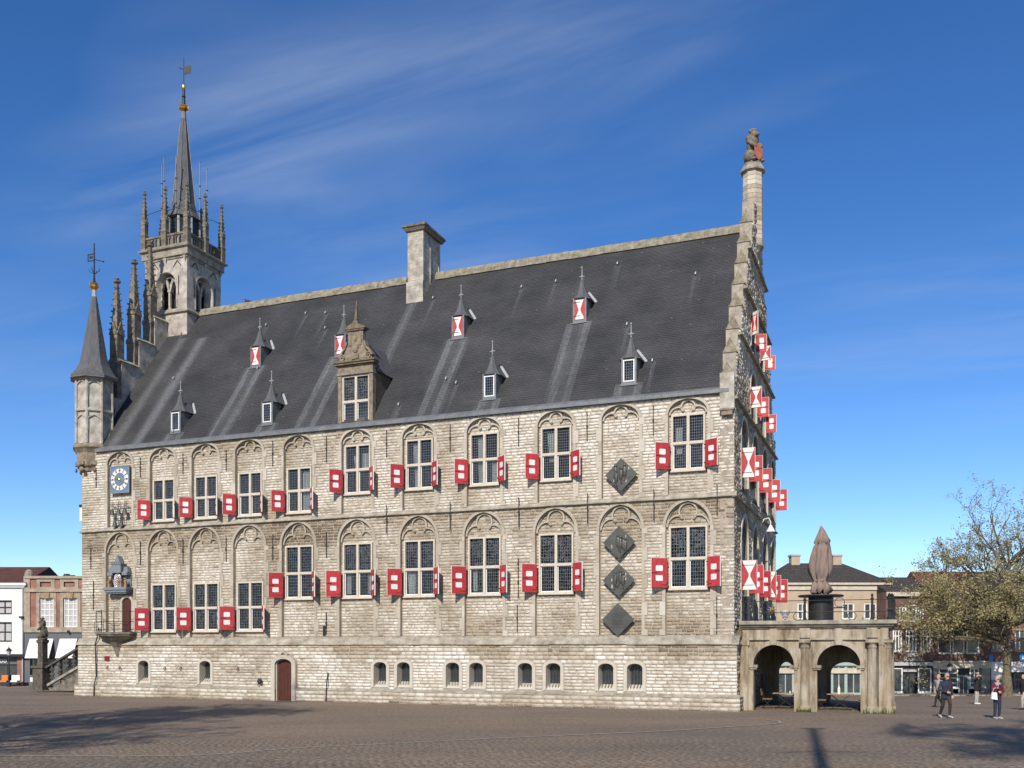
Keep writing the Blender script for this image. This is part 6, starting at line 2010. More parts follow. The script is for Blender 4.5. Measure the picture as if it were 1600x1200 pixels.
for k in range(10):
    x = .55+k*.62
    z0 = .42+(x-.2)*sl; z1 = 1.44+(x-.1)*sl
    mb = MB(); h = z1-z0
    mb.lathe([(.09, z0-.05), (.09, z0+.06), (.05, z0+.12), (.11, z0+h*.35), (.06, z0+h*.55), (.11, z0+h*.75), (.06, z0+h*.88), (.10, z1)], 8, x, -.23)
    mb.box(x-.2, x+.2, -.27, -.19, z0+h*.42, z0+h*.50); mb.box(x-.16, x+.16, -.27, -.19, z0+h*.18, z0+h*.28); mb.box(x-.18, x+.18, -.27, -.19, z0+h*.68, z0+h*.76)
    mb.build('baluster', 'balustone', stp)
M['pillarstone'] = simple('sooty_pillar_stone', (0.065, 0.053, 0.036), 0.9, var=0.4, scale=5, bump=0.5, c2=(0.16, 0.135, 0.10))
lp = empty('lion_pillar', to_world(-45.62, 4.9), HALL_ROT, label='carved stone pillar with a seated lion at the foot of the stair', category='pillar')
lp.scale = (0.84, 0.84, 1.0)
mb = MB(); mb.box(-.62, .62, -.62, .62, 0, .32); mb.box(-.50, .50, -.50, .50, .32, 1.45); mb.box(-.60, .60, -.60, .60, 1.45, 1.60)
for s in (-1, 1): mb.ball((0, s*.5, .95), (.18, .06, .25), 8, 6)
mb.build('pedestal', 'pillarstone', lp)
mb = MB(); mb.lathe([(.42, 1.6), (.42, 1.75), (.36, 1.8), (.36, 3.05), (.46, 3.15), (.46, 3.3)], 4, ph=R(45))
for k in range(9): mb.ball((0.05*math.sin(k*2), -.27, 1.95+k*.125), (.14, .05, .06), 7, 5)
mb.build('shaft', 'pillarstone', lp)
lion(lp, 'lion_statue', 'pillarstone', 1.5, (0, 0, 3.3), R(-50))

# ================================================================== HOUSES AROUND THE SQUARE
def framed_window(parent, x0, x1, z0, z1, y, nx, nz, fm='white', fw=.07, bw=.035, pane='windowgrey', ratio=None):
    """sash in a facade that faces -y; y is the facade plane"""
    F = MB()
    F.box(x0, x0+fw, y-.05, y+.06, z0, z1); F.box(x1-fw, x1, y-.05, y+.06, z0, z1)
    F.box(x0+fw, x1-fw, y-.048, y+.06, z1-fw, z1); F.box(x0+fw, x1-fw, y-.048, y+.06, z0, z0+fw)
    for k in range(1, nx):
        x = x0+(x1-x0)*k/nx; F.box(x-bw/2, x+bw/2, y-.03, y+.02, z0+fw, z1-fw)
    for k in range(1, nz):
        z = z0+(z1-z0)*(k/nz if not ratio else ratio); F.box(x0+fw, x1-fw, y-.028, y+.02, z-bw/2, z+bw/2)
    F.box(x0-.06, x1+.06, y-.10, y+.02, z0-.08, z0-.001)
    o = F.build('window', fm, parent)
    P = MB(); P.box(x0+fw, x1-fw, y+.005, y+.012, z0+fw, z1-fw); P.build('pane', pane, o)
    return o

def PX(px, Y): return (px-800)/1532*Y
def PZ(py, Y): return 2.78+(1012-py)*Y/1532

# --- white house, left edge
YL = 80.0
zb = -0.35
def facade(parent, mat, x0, x1, z0, z1, y0, holes, depth=8.0, name='wall'):
    mb = MB()
    polyfill(mb, [(x0, z0), (x1, z0), (x1, z1), (x0, z1)], holes, y0)
    for h in holes:
        for (xa, za), (xb, zb_) in zip(h, h[1:]+h[:1]): mb.quad((xa, y0, za), (xb, y0, zb_), (xb, y0+.25, zb_), (xa, y0+.25, za))
    mb.quad((x0, y0, z0), (x0, y0+depth, z0), (x0, y0+depth, z1), (x0, y0, z1)); mb.quad((x1, y0, z0), (x1, y0+depth, z0), (x1, y0+depth, z1), (x1, y0, z1))
    mb.quad((x0, y0+depth, z0), (x1, y0+depth, z0), (x1, y0+depth, z1), (x0, y0+depth, z1))
    return mb.build(name, mat, parent, fix=False)
def rect(x0, x1, z0, z1): return [(x0, z0), (x1, z0), (x1, z1), (x0, z1)]

wh = empty('white_house', (PX(0, YL), YL, zb), 0, label='white plastered house with black windows and shop at the left edge', category='house')
ox, oz = PX(0, YL), zb
def lx(px): return PX(px, YL)-ox
def lz(py): return PZ(py, YL)-oz
xa, xb = lx(-110), lx(37)
wins = [(lx(-6), lx(18.5), lz(960), lz(938)), (lx(-6), lx(18.5), lz(1003), lz(972)), (lx(-60), lx(-32), lz(960), lz(938)), (lx(-60), lx(-32), lz(1003), lz(972))]
facade(wh, 'plaster', xa, xb, lz(1023), lz(915), 0.0, [rect(*w) for w in wins])
for w in wins: framed_window(wh, *w, .18, 2, 2, 'blackpaint', .12, .10, 'greyshoe')
mb = MB(); mb.box(xa, xb+.3, -.3, .1, lz(915), lz(911)); mb.box(xa, xb+.15, -.18, .1, lz(918), lz(915)-.001); mb.build('cornice', 'plaster', wh)
mb = MB(); mb.add([(xa, -.25, lz(911)), (xb+.25, -.25, lz(911)), (xb+.25, 4, PZ(886, YL+4)-oz), (xa, 4, PZ(886, YL+4)-oz), (xb+.25, 8, lz(911)), (xa, 8, lz(911))], [(0, 1, 2, 3), (3, 2, 4, 5), (1, 4, 2), (0, 3, 5)]); mb.build('roof', 'redtile', wh, fix=False)
mb = MB(); mb.box(xa, xb+.35, -.45, .2, lz(1026), lz(1022)); mb.build('awning_box', 'blackpaint', wh)
mb = MB(); mb.box(lx(27), xb, -.02, .4, 0, lz(1026)); mb.build('shop_pier', 'redbrick', wh)
mb = MB(); mb.box(xa, lx(27), .12, .2, lz(1038), lz(1026)); mb.build('shop_fascia', 'greywall', wh)
for a_, b_ in ((-80, -45), (-45, -10), (-10, 10), (10, 27)):
    framed_window(wh, lx(a_), lx(b_), .05, lz(1038), .25, 1, 1, 'blackpaint', .06)
mb = MB(); mb.box(xa, xb, .5, .6, 0, lz(1023)); mb.build('shop_back', 'interior', wh)
obj('lettering', text_mesh('thoo', .55, .02, 'white', True), wh, (lx(0), .08, lz(1032)))
mb = MB(); mb.tube([(xb-.05, -.08, 0.0), (xb-.05, -.08, lz(915))], .06, 6); mb.build('downpipe', 'greyshoe', wh)
mb = MB(); mb.box(xb-.25, xb+.05, -.3, -.02, lz(966), lz(963)); mb.build('wall_lamp', 'iron', wh)
for x, m_, lb in ((8, 'orange', 'orange covered cafe seat in front of the white house'), (21, 'tote', 'white cushioned cafe seat in front of the white house')):
    t = empty('terrace_seat', (PX(x, YL-1.2), YL-1.2, zb), 0, label=lb, category='seat')
    mb = MB(); mb.box(-.42, .42, -.3, .3, .38, .50); mb.build('cushion', m_, t)
    mb = MB(); mb.box(-.40, .40, .22, .32, .5, .92); mb.build('backrest', m_, t)
    for sx in (-1, 1):
        for sy in (-1, 1):
            mb = MB(); mb.tube([(sx*.36, sy*.25, 0), (sx*.36, sy*.25, .38)], .025, 6); mb.build('leg', 'iron', t)

# --- brick house beside it
bh = empty('brick_house', (PX(85, YL), YL, zb), 0, label='red brick house with stone bands, grey ground floor and white awnings', category='house')
ox = PX(85, YL)
xa, xb = lx(38.5), lx(170)
wb = [(lx(62), lx(84), lz(980), lz(934)), (lx(99), lx(121), lz(980), lz(934)), (lx(136), lx(158), lz(980), lz(934))]
ov = [(lx(63), lx(80), lz(917), lz(909)), (lx(100), lx(117), lz(917), lz(909))]
facade(bh, 'redbrick', xa, xb, lz(986), lz(904), 0.0, [rect(*w) for w in wb]+[rect(*w) for w in ov])
for w in wb: framed_window(bh, *w, .15, 3, 5, 'white', .10, .07, 'greyshoe')
for w in ov:
    mb = MB(); mb.box(w[0], w[1], .1, .14, w[2], w[3]); mb.build('vent', 'redbrick', bh)
    mb = MB()
    mb.band([(w[0], w[2]), (w[1], w[2]), (w[1], w[3]), (w[0], w[3]), (w[0], w[2])], [(w[0]-.3, w[2]-.2), (w[1]+.3, w[2]-.2), (w[1]+.3, w[3]+.2), (w[0]-.3, w[3]+.2), (w[0]-.3, w[2]-.2)], -.05, .06); mb.build('oval_frame', 'stonetrim', bh)
for a_, b_ in ((57, 62), (84, 88), (94, 99), (121, 126), (131, 136), (158, 163)):
    mb = MB(); mb.box(lx(a_)+.005, lx(b_)-.005, -.04, .1, lz(980), lz(926)); mb.build('stone_jamb', 'stonetrim', bh)
for w in wb:
    mb = MB(); mb.box(w[0]-.02, w[1]+.02, -.05, .1, w[3], lz(926)-.01); mb.prism([((w[0]+w[1])/2-.2, w[3]-.05), ((w[0]+w[1])/2+.2, w[3]-.05), ((w[0]+w[1])/2+.28, lz(926)), ((w[0]+w[1])/2-.28, lz(926))], -.12, 0); mb.build('lintel', 'rust', bh)
mb = MB(); mb.box(xa, xb, -.14, .1, lz(925), lz(920)); mb.build('stone_band', 'stonetrim', bh)
mb = MB(); mb.box(xa, xb, -.16, .3, lz(904), lz(900)); mb.build('parapet_coping', 'stonetrim', bh)
mb = MB(); mb.box(xa, xb, -.14, .1, lz(988), lz(980)); mb.build('sill_band', 'stonetrim', bh)
mb = MB(); mb.box(xa-.05, lx(47.5), -.08, .3, lz(985), lz(902)); mb.build('pilaster', 'stonetrim', bh)
mb = MB(); mb.lathe([(.34, lz(904)), (.34, lz(896)), (.26, lz(892)), (.1, lz(889.5))], 10, lx(43.5), .2); mb.build('urn', 'coping', bh)
sw = [(lx(47), lx(84), 0.03, lz(1028)), (lx(94), lx(121), 0.03, lz(1028)), (lx(130), lx(160), .03, lz(1028))]
facade(bh, 'greywall', xa, xb, 0, lz(988), -.02, [rect(*w) for w in sw], 1.0, 'ground_floor')
for w in sw: framed_window(bh, *w, .2, 2, 1, 'blackpaint', .08)
for w in sw:
    a_ = MB(); zt = lz(998); zl = w[3]
    a_.add([(w[0], -.06, zt), (w[1], -.06, zt), (w[1], -.9, zl), (w[0], -.9, zl), (w[0], -.03, zt-.03), (w[1], -.03, zt-.03), (w[1], -.87, zl-.03), (w[0], -.87, zl-.03)],
           [(0, 1, 2, 3), (7, 6, 5, 4), (0, 3, 7, 4), (1, 5, 6, 2), (3, 2, 6, 7)])
    a_.build('awning', 'white', bh)
    f_ = MB(); f_.tube([(w[0]+.1, -.05, zl-.1), (w[0]+.1, -.88, zl)], .025, 5); f_.tube([(w[1]-.1, -.05, zl-.1), (w[1]-.1, -.88, zl)], .025, 5); f_.build('awning_arm', 'iron', bh)
mb = MB(); mb.box(xa, xb, .6, .7, 0, lz(988)); mb.build('shop_back', 'interior', bh)
mb = MB(); mb.lathe([(.3, lz(900)), (.3, lz(898)), (.22, lz(895))], 10, lx(94), 1.2); mb.box(lx(96), lx(106), 1.0, 1.4, lz(898.5), lz(897)); mb.build('roof_vent', 'iron', bh)
mb = MB(); mb.add([(xa, .3, lz(903)), (xb, .3, lz(903)), (xb, 8, lz(903)), (xa, 8, lz(903))], [(0, 1, 2, 3)]); mb.build('roof', 'darktile', bh, fix=False)
mb = MB(); mb.box(lx(107), lx(110), -.3, 0, lz(988.5), lz(985)); mb.build('flood_lamp', 'iron', bh)
M['maroonsign'] = M['maroon']
mb = MB(); mb.box(lx(57), lx(61), -.14, -.1, lz(1053), lz(1041)); mb.build('menu_board', 'maroon', bh)
mb = MB(); mb.box(-.28, .28, -.04, .04, .0, .95); o = mb.build('menu_stand', 'greywall', None, (PX(51, YL-1.5), YL-1.5, zb), label='small grey menu stand in front of the brick house', category='sign stand'); mb = MB(); mb.box(-.18, .18, -.055, -.04, .4, .75); mb.build('menu_sheet', 'white', o)

nb = empty('brick_house', (PX(-180, YL), YL, zb), 0, label='brown brick house beyond the left edge of the view', category='house')
ox = PX(-180, YL)
wn_ = [(lx(-240+k*34), lx(-218+k*34), lz(1000), lz(966)) for k in range(4)]+[(lx(-240+k*34), lx(-218+k*34), lz(955), lz(926)) for k in range(4)]+[(lx(-244+k*34), lx(-214+k*34), .1, lz(1028)) for k in range(4)]
facade(nb, 'brownbrick', lx(-250), lx(-110.5), 0, lz(912), 0.0, [rect(*w) for w in wn_])
for w in wn_: framed_window(nb, *w, .15, 2, 2, 'white', .10, .06)
mb = MB(); mb.box(lx(-250), lx(-110.5), -.3, .1, lz(912), lz(907)); mb.build('cornice', 'creamtrim', nb)
mb = MB(); mb.add([(lx(-250), -.25, lz(907)), (lx(-110.5), -.25, lz(907)), (lx(-110.5), 4, lz(872)), (lx(-250), 4, lz(872)), (lx(-110.5), 8, lz(907)), (lx(-250), 8, lz(907))], [(0, 1, 2, 3), (3, 2, 4, 5), (1, 4, 2), (0, 3, 5)]); mb.build('roof', 'redtile', nb, fix=False)

# --- street lamp, left
def street_lamp(loc, h, label):
    t = empty('street_lamp', loc, 0, label=label, category='street lamp', group='lantern lamp posts on the square')
    mb = MB(); mb.lathe([(.16, 0), (.16, .25), (.09, .35), (.09, .8), (.055, .9), (.045, h-.65), (.09, h-.62), (.05, h-.55)], 10); mb.build('post', 'iron', t)
    mb = MB(); mb.lathe([(.12, h-.52), (.19, h-.18)], 6); mb.build('glass', 'greyshoe', t)
    mb = MB(); mb.lathe([(.27, h-.18), (.25, h-.13), (.10, h), (.03, h+.06), (.03, h+.16), (0, h+.2)], 6); mb.build('hood', 'iron', t)
    mb = MB(); mb.tube([(-.25, 0, h-.75), (.25, 0, h-.75)], .02, 5); mb.build('ladder_bar', 'iron', t)
street_lamp((PX(14, 77), 77, ground_z(PX(14, 77), 77)), 3.0, 'black lantern lamp post in front of the white house')
street_lamp((PX(1484, 76), 76, ground_z(PX(1484, 76), 76)), 2.5, 'black lantern lamp post before the dark shops')

# --- beige house with hipped roof behind the arcade
YB = 82.0
zB = ground_z(27, 82)
be = empty('beige_house', (PX(1300, YB), YB, zB), 0, label='beige house with dark hipped tile roof behind the arcade terrace', category='house')
def bx_(px): return PX(px, YB)-PX(1300, YB)
def bz_(py): return PZ(py, YB)-zB
xa, xb = bx_(1213), bx_(1386)
wbe = [(bx_(1246), bx_(1262), bz_(968), bz_(942)), (bx_(1316), bx_(1335), bz_(968), bz_(942)), (bx_(1350), bx_(1370), bz_(968), bz_(942))]
facade(be, 'beige', xa, xb, bz_(1035), bz_(918), 0, [rect(*w) for w in wbe], 9)
for w in wbe: framed_window(be, *w, .1, 2, 2, 'white', .12, .08)
mb = MB(); mb.box(xa-.2, xb+.15, -.12, .2, bz_(922), bz_(914)); mb.box(xa-.4, xb+.35, -.3, .2, bz_(914)+.001, bz_(910)); mb.build('cornice', 'creamtrim', be)
mb = MB(); ze, zr = bz_(910), PZ(880, YB+4)-zB
mb.add([(xa-.4, -.35, ze), (xb+.3, -.35, ze), (xb+.3, 9, ze), (xa-.4, 9, ze), (bx_(1252), 4, zr), (bx_(1340), 4, zr)], [(0, 1, 5, 4), (1, 2, 5), (2, 3, 4, 5), (3, 0, 4)]); mb.build('roof', 'darktile', be, fix=False)
for p0, p1 in ((1256, 1270), (1324, 1338)):
    mb = MB(); mb.box(bx_(p0), bx_(p1), 3.6, 4.5, zr-.5, PZ(868, YB+4)-zB); mb.box(bx_(p0)-.06, bx_(p1)+.06, 3.54, 4.56, PZ(870, YB+4)-zB, PZ(868, YB+4)-zB+.05); mb.build('chimney', 'beige', be)
mb = MB(); mb.box(xa, xb, -.12, .05, bz_(1040), bz_(1034)); mb.build('fascia', 'mint', be)
mb = MB(); mb.box(xa, xb, -.1, .0, bz_(1052), bz_(1044)); mb.build('sunblind', 'creamtrim', be)
for p0, p1 in ((1215, 1240), (1240, 1268), (1268, 1300), (1300, 1322), (1322, 1346), (1346, 1384)):
    framed_window(be, bx_(p0), bx_(p1), .05, bz_(1040), .08, 2, 2, 'mint', .12, .08, 'windowgrey', .72)
mb = MB(); mb.box(xa, xb, .5, .6, 0, bz_(1035)); mb.build('shop_back', 'interior', be)

# --- shops on the right
YS = 80.0
zS = ground_z(35, 80)
def shop(p0, p1, eave, ridge, wall, roofm, wins, label, ground, name='shop_house'):
    t = empty(name, (PX((p0+p1)/2, YS), YS, zS), 0, label=label, category='shop house', group='shop houses on the right')
    c = (p0+p1)/2
    X = lambda p: PX(p, YS)-PX(c, YS)
    Zz = lambda p: PZ(p, YS)-zS
    hs = [rect(X(a), X(b), Zz(d), Zz(u)) for a, b, u, d, nx, nz, ra in wins]
    facade(t, wall, X(p0), X(p1), Zz(1036), Zz(eave), 0, hs, 9)
    for a, b, u, d, nx, nz, ra in wins: framed_window(t, X(a), X(b), Zz(d), Zz(u), .12, nx, nz, 'white', .13, .09, 'windowgrey', ra)
    mb = MB(); mb.box(X(p0), X(p1), -.28, .1, Zz(eave)-.35, Zz(eave)); mb.build('cornice', 'creamtrim', t)
    mb = MB(); mb.add([(X(p0), -.3, Zz(eave)), (X(p1), -.3, Zz(eave)), (X(p1), 4.5, PZ(ridge, YS+4.5)-zS), (X(p0), 4.5, PZ(ridge, YS+4.5)-zS), (X(p1), 9, Zz(eave)), (X(p0), 9, Zz(eave))], [(0, 1, 2, 3), (3, 2, 4, 5), (1, 4, 2), (0, 3, 5)]); mb.build('roof', roofm, t, fix=False)
    ground(t, X, Zz)
    mb = MB(); mb.box(X(p0), X(p1), .9, 1.0, 0, Zz(1034)); mb.build('shop_back', 'interior', t)
    return t
def gA(t, X, Z_):
    mb = MB(); mb.box(X(1388), X(1457), -.25, .1, Z_(1040), Z_(1034.5)); mb.build('fascia', 'greyshoe', t)
    mb = MB(); mb.box(X(1392), X(1457), -.05, .1, Z_(1044), Z_(1040)-.001); mb.build('signboard', 'blackpaint', t)
    for a, b in ((1394, 1410), (1434, 1455)):
        framed_window(t, X(a), X(b), Z_(1082), Z_(1043.5), .0, 1, 1, 'white', .10)
        mb = MB(); mb.box(X(a), X(b), -.02, .1, 0, Z_(1082)-.09); mb.build('stall_riser', 'blackpaint', t)
    framed_window(t, X(1411), X(1433), .1, Z_(1050), .3, 2, 1, 'blackpaint', .1)
    mb = MB(); mb.box(X(1411), X(1433), .1, .2, Z_(1050)+.01, Z_(1044)); mb.build('door_sign', 'greyshoe', t)
    mb = MB(); mb.box(X(1409), X(1411), -.03, .2, 0, Z_(1044)); mb.box(X(1433), X(1434), -.03, .2, 0, Z_(1044)); mb.box(X(1455), X(1457), -.03, .2, 0, Z_(1044)); mb.build('pier', 'blackpaint', t)
    mb = MB(); mb.box(X(1415), X(1431), -.5, 0, Z_(1026), Z_(1020)); mb.build('balconette', 'greyshoe', t)
    obj('lettering', text_mesh('SOLEREN', .36, .02, 'greyshoe', True), t, (X(1424), -.30, Z_(1030)))
shop(1384, 1457, 925, 902, 'brownbrick', 'darktile',
     [(1395, 1410, 984, 1019, 3, 2, .72), (1415, 1433, 984, 1019, 3, 2, .72), (1438, 1455, 984, 1019, 3, 2, .72), (1405, 1417, 948, 971, 2, 2, .7), (1419, 1433, 944, 971, 2, 2, .7), (1434, 1444, 948, 971, 2, 2, .7)],
     'brown brick shop house with black shopfront right of the arcade', gA)
def gB(t, X, Z_):
    mb = MB(); mb.box(X(1457), X(1548), -.1, .1, Z_(1044), Z_(1033)); mb.box(X(1457), X(1548), -.25, .1, Z_(1035), Z_(1032.5)); mb.build('stone_fascia', 'creamtrim', t)
    for a, b in ((1458, 1466), (1532, 1546)):
        mb = MB(); mb.box(X(a), X(b), -.12, .15, 0, Z_(1044)-.002); mb.build('stone_pier', 'coping', t)
    framed_window(t, X(1467), X(1498), .6, Z_(1044), .15, 2, 4, 'white', .1, .06)
    framed_window(t, X(1499), X(1515), .05, Z_(1055), .2, 2, 1, 'mint', .1, .06)
    framed_window(t, X(1516), X(1531), .6, Z_(1044), .15, 2, 4, 'white', .1, .06)
    mb = MB(); mb.box(X(1499), X(1515), .05, .2, Z_(1055)+.01, Z_(1044)); mb.build('transom', 'blackpaint', t)
    mb = MB(); mb.box(X(1492), X(1534), .3, 3, Z_(936), Z_(925)); mb.build('dormer', 'plaster', t)
    mb = MB(); mb.box(X(1541), X(1547), -.5, -.42, Z_(1034), Z_(1023)); mb.build('hanging_sign', 'bluesign', t)
shop(1457.3, 1548, 940, 893, 'brownbrick', 'orangetile',
     [(1465, 1487, 984, 1022, 1, 2, .68), (1488.5, 1508, 984, 1022, 1, 2, .68), (1510, 1531, 984, 1022, 1, 2, .68), (1467, 1485, 949, 973, 1, 2, .5), (1489, 1507, 949, 973, 1, 2, .5), (1510, 1529, 949, 973, 1, 2, .5)],
     'brown brick shop house with stone fascia behind the strolling people', gB)
def gC(t, X, Z_):
    mb = MB(); mb.box(X(1548.4), X(1570), -.06, .1, Z_(1062), Z_(1034)); mb.box(X(1578), X(1640), -.06, .1, Z_(1050), Z_(1034)); mb.build('white_panel', 'plaster', t)
    mb = MB(); mb.box(X(1548.4), X(1578), -.04, .1, 0, Z_(1062)-.002); mb.build('stone_base', 'coping', t)
    for a, b in ((1583, 1599), (1600, 1618), (1619, 1638)): framed_window(t, X(a), X(b), .05, Z_(1050), .15, 2, 1, 'blackpaint', .1)
    for z in (1015, 983):
        mb = MB(); mb.box(X(1548.4), X(1640), -.04, .05, Z_(z+2), Z_(z-1)); mb.build('yellow_band', 'rust', t)
    mb = MB(); s0 = X(1597); mb.lathe([(.35, 0), (.35, .06)], 6); mb.xf(Matrix.Translation((s0, -.12, Z_(1027))) @ Matrix.Rotation(R(90), 4, 'X')); mb.build('blue_sign', 'bluesign', t)
    obj('lettering', text_mesh('a', .5, .02, 'white', True), t, (s0, -.21, Z_(1027)))
shop(1548.3, 1640, 932, 893, 'shopbrick', 'darktile',
     [(1551, 1567, 984, 1018, 2, 2, .5), (1586, 1610, 982, 1018, 3, 2, .5), (1615, 1635, 982, 1018, 3, 2, .5), (1553, 1568, 946, 970, 2, 2, .5), (1588, 1608, 946, 970, 2, 2, .5)],
     'reddish brick shop house with white panels at the right edge', gC)
def gD(t, X, Z_):
    mb = MB(); mb.box(X(1640.5), X(1760), -.2, .1, Z_(1041), Z_(1034)); mb.build('fascia', 'creamtrim', t)
    for k in range(5): framed_window(t, X(1643+k*23), X(1664+k*23), .1, Z_(1041), .12, 2, 2, 'white', .1, .06, 'windowgrey', .75)
shop(1640.4, 1760, 936, 898, 'brownbrick', 'orangetile',
     [(1648+k*22, 1664+k*22, 984, 1019, 2, 2, .6) for k in range(5)]+[(1648+k*22, 1664+k*22, 946, 971, 2, 2, .6) for k in range(5)],
     'brown brick shop house beyond the right edge of the view', gD)
# kerb and pavement in front of the shops
mb = MB()
xk0, xk1 = PX(1392, 77.3), PX(1680, 77.3)
mb.add([(xk0, 77.3, ground_z(xk0, 77.3)-.1), (xk1, 77.3, ground_z(xk1, 77.3)-.1), (xk1, 77.3, zS+.14), (xk0, 77.3, zS+.14), (xk0, 80, zS+.14), (xk1, 80, zS+.14)], [(0, 1, 2, 3), (3, 2, 5, 4)])
mb.build('pavement', 'coping', None, kind='structure', fix=False)

# ================================================================== TREES
def make_tree(name, loc, h, trunk_r, limbs, leaves, seed, label, leafmat='leaf', bark='bark', group=None, minr=.008):
    """limbs: list of (start height fraction, azimuth deg, length, rise deg, thickness)"""
    g = random.Random(seed)
    root = empty(name, loc, 0, label=label, category='tree')
    if group: root['group'] = group
    T = MB()
    pts = [(0, 0, 0), (.03*h*.1, 0, .02*h)]+[(g.uniform(-.012, .012)*h, g.uniform(-.012, .012)*h, h*k/8) for k in range(1, 8)]
    T.tube([(0, 0, -.1)]+pts[1:], [trunk_r*1.45]+[trunk_r*1.15]+[trunk_r*(1-.115*k) for k in range(1, 8)], 9)
    T.build('trunk', bark, root)
    B = MB(); tips = []
    def grow(p, d, ln, r, depth, dens):
        n = 4
        pts = [p]; cur = p.copy(); dd = d.copy()
        for k in range(n):
            dd = (dd+Vector((g.gauss(0, .13), g.gauss(0, .13), g.gauss(.05, .12)))).normalized()
            cur = cur+dd*(ln/n); pts.append(cur.copy())
        rs = [max(minr, r*(1-.6*k/n)) for k in range(n+1)]
        B.tube(pts, rs, 6 if depth < 2 else 4 if depth < 3 else 3)
        if depth >= 2:
            for q in pts[1:]: tips.append((q, dens))
        if depth < 4:
            nb = g.choice([3, 4] if depth < 3 else [2, 3])
            for k in range(nb):
                t = g.uniform(.35, 1.0)
                i = min(n-1, int(t*n)); q = pts[i].lerp(pts[i+1], t*n-i)
                ax = Vector((g.gauss(0, 1), g.gauss(0, 1), g.gauss(.15, .8))).normalized()
                nd = (dd*1.0+ax*.85).normalized()
                grow(q, nd, ln*g.uniform(.42, .66), max(minr, r*.48), depth+1, dens)
    for f, az, ln, rise, th, dens in limbs:
        p = Vector((0, 0, f*h)); d = Vector((math.cos(R(az))*math.cos(R(rise)), math.sin(R(az))*math.cos(R(rise)), math.sin(R(rise))))
        grow(p, d, ln, th, 0, dens)
    B.build('branches', bark, root, fix=False)
    if leaves:
        V = []; F = []; tn = []
        wts = [d for _, d in tips]; tot = sum(wts)
        picks = g.choices(range(len(tips)), weights=wts, k=leaves)
        for i in picks:
            p = tips[i][0]+Vector((g.gauss(0, .16), g.gauss(0, .16), g.gauss(-.03, .16)))
            s = g.uniform(.05, .10)
            u = Vector((g.gauss(0, 1), g.gauss(0, 1), g.gauss(0, .7))).normalized(); w = u.cross(Vector((g.gauss(0, 1), g.gauss(0, 1), g.gauss(0, 1)))).normalized()
            b = len(V)
            V += [tuple(p-u*s), tuple(p+w*s*.7), tuple(p+u*s), tuple(p-w*s*.7)]; F.append((b, b+1, b+2, b+3)); tn.append(g.random())
        obj('crown', np_mesh('crown', V, F, tn, leafmat), root)
    return root
Xt = PX(1573, 74.5)
zt_ = ground_z(Xt, 74.5)
lm = []
gl_ = random.Random(77)
for k in range(12):
    lm.append((gl_.uniform(.28, .46), 180+gl_.uniform(-50, 50), gl_.uniform(4.6, 7.0), gl_.uniform(0, 22), .12, 1.5))
for k in range(6):
    lm.append((gl_.uniform(.30, .46), gl_.uniform(-70, 70), gl_.uniform(3.5, 5.0), gl_.uniform(2, 28), .12, 1.4))
for k in range(6):
    lm.append((gl_.uniform(.32, .46), gl_.choice([90, 270])+gl_.uniform(-35, 35), gl_.uniform(3, 4.5), gl_.uniform(2, 28), .11, 1.4))
for k in range(20):
    lm.append((gl_.uniform(.48, .80), gl_.choice([180, 0])+gl_.uniform(-75, 75), gl_.uniform(3.0, 5.0), gl_.uniform(18, 58), .10, .42))
make_tree('plane_tree', (Xt, 74.5, zt_), 13.4, .36, lm, 32000, 5, 'plane tree with sparse young olive leaves at the right edge')
# trees behind the camera that throw the shadows on the square
def shade_tree(loc, h, seed, lb, r, lo=.58):
    g = random.Random(seed); l_ = []
    for k in range(18): l_.append((g.uniform(lo, .86), g.uniform(0, 360), g.uniform(r*.6, r*.9), g.uniform(10, 45), .11, 1.0))
    make_tree('plane_tree', loc, h, .32, l_, 9000, seed, lb, 'leaf', 'shadebark')
shade_tree((-19.6, 22.4, 0), 17.0, 31, 'nearly bare plane tree left of the view', 4.6)
shade_tree((-22.4, 17.0, 0), 17.0, 37, 'nearly bare plane tree further left of the view', 5.0)
shade_tree((-21.0, 9.5, 0), 17.0, 53, 'nearly bare plane tree far left behind the viewer', 5.0)
shade_tree((6.3, -2.6, 0), 27.0, 41, 'very tall nearly bare plane tree behind the viewer', 4.8, .70)
# tall lamp mast behind the camera
mast = empty('lamp_mast', (.38, -1.0, 0), 0, label='tall lamp mast behind the viewer', category='lamp mast')
mb = MB(); mb.lathe([(.26, 0), (.22, 8), (.15, 25.2)], 10); mb.build('pole', 'greywall', mast)
mb = MB(); mb.tube([(-1.05, 0, 19.6), (0, 0, 19.9), (1.05, 0, 19.6)], .04, 6); mb.build('cross_arm', 'greywall', mast)
mb = MB(); mb.box(-.4, .4, -.1, .1, 25.2, 25.35); mb.build('lamp_head', 'greywall', mast)

# pigeon on the ridge
pb = to_world(-31.4, 7.55, 24.47)
bd = MB(); bd.ball((0, 0, .10), (.17, .08, .085), 10, 7); bd.ball((.14, 0, .20), (.05, .045, .055), 8, 6); bd.tube([(-.12, 0, .10), (-.30, 0, .06)], [.05, .03], 6); bd.tube([(.18, 0, .20), (.22, 0, .19)], [.012, .004], 5)
bd.tube([(.02, .03, .04), (.02, .03, -.02)], .008, 4); bd.tube([(.02, -.03, .04), (.02, -.03, -.02)], .008, 4)
bd.build('pigeon', 'pigeon', None, pb, R(170), smooth=False, label='small dark pigeon sitting on the roof ridge near the tower', category='bird')

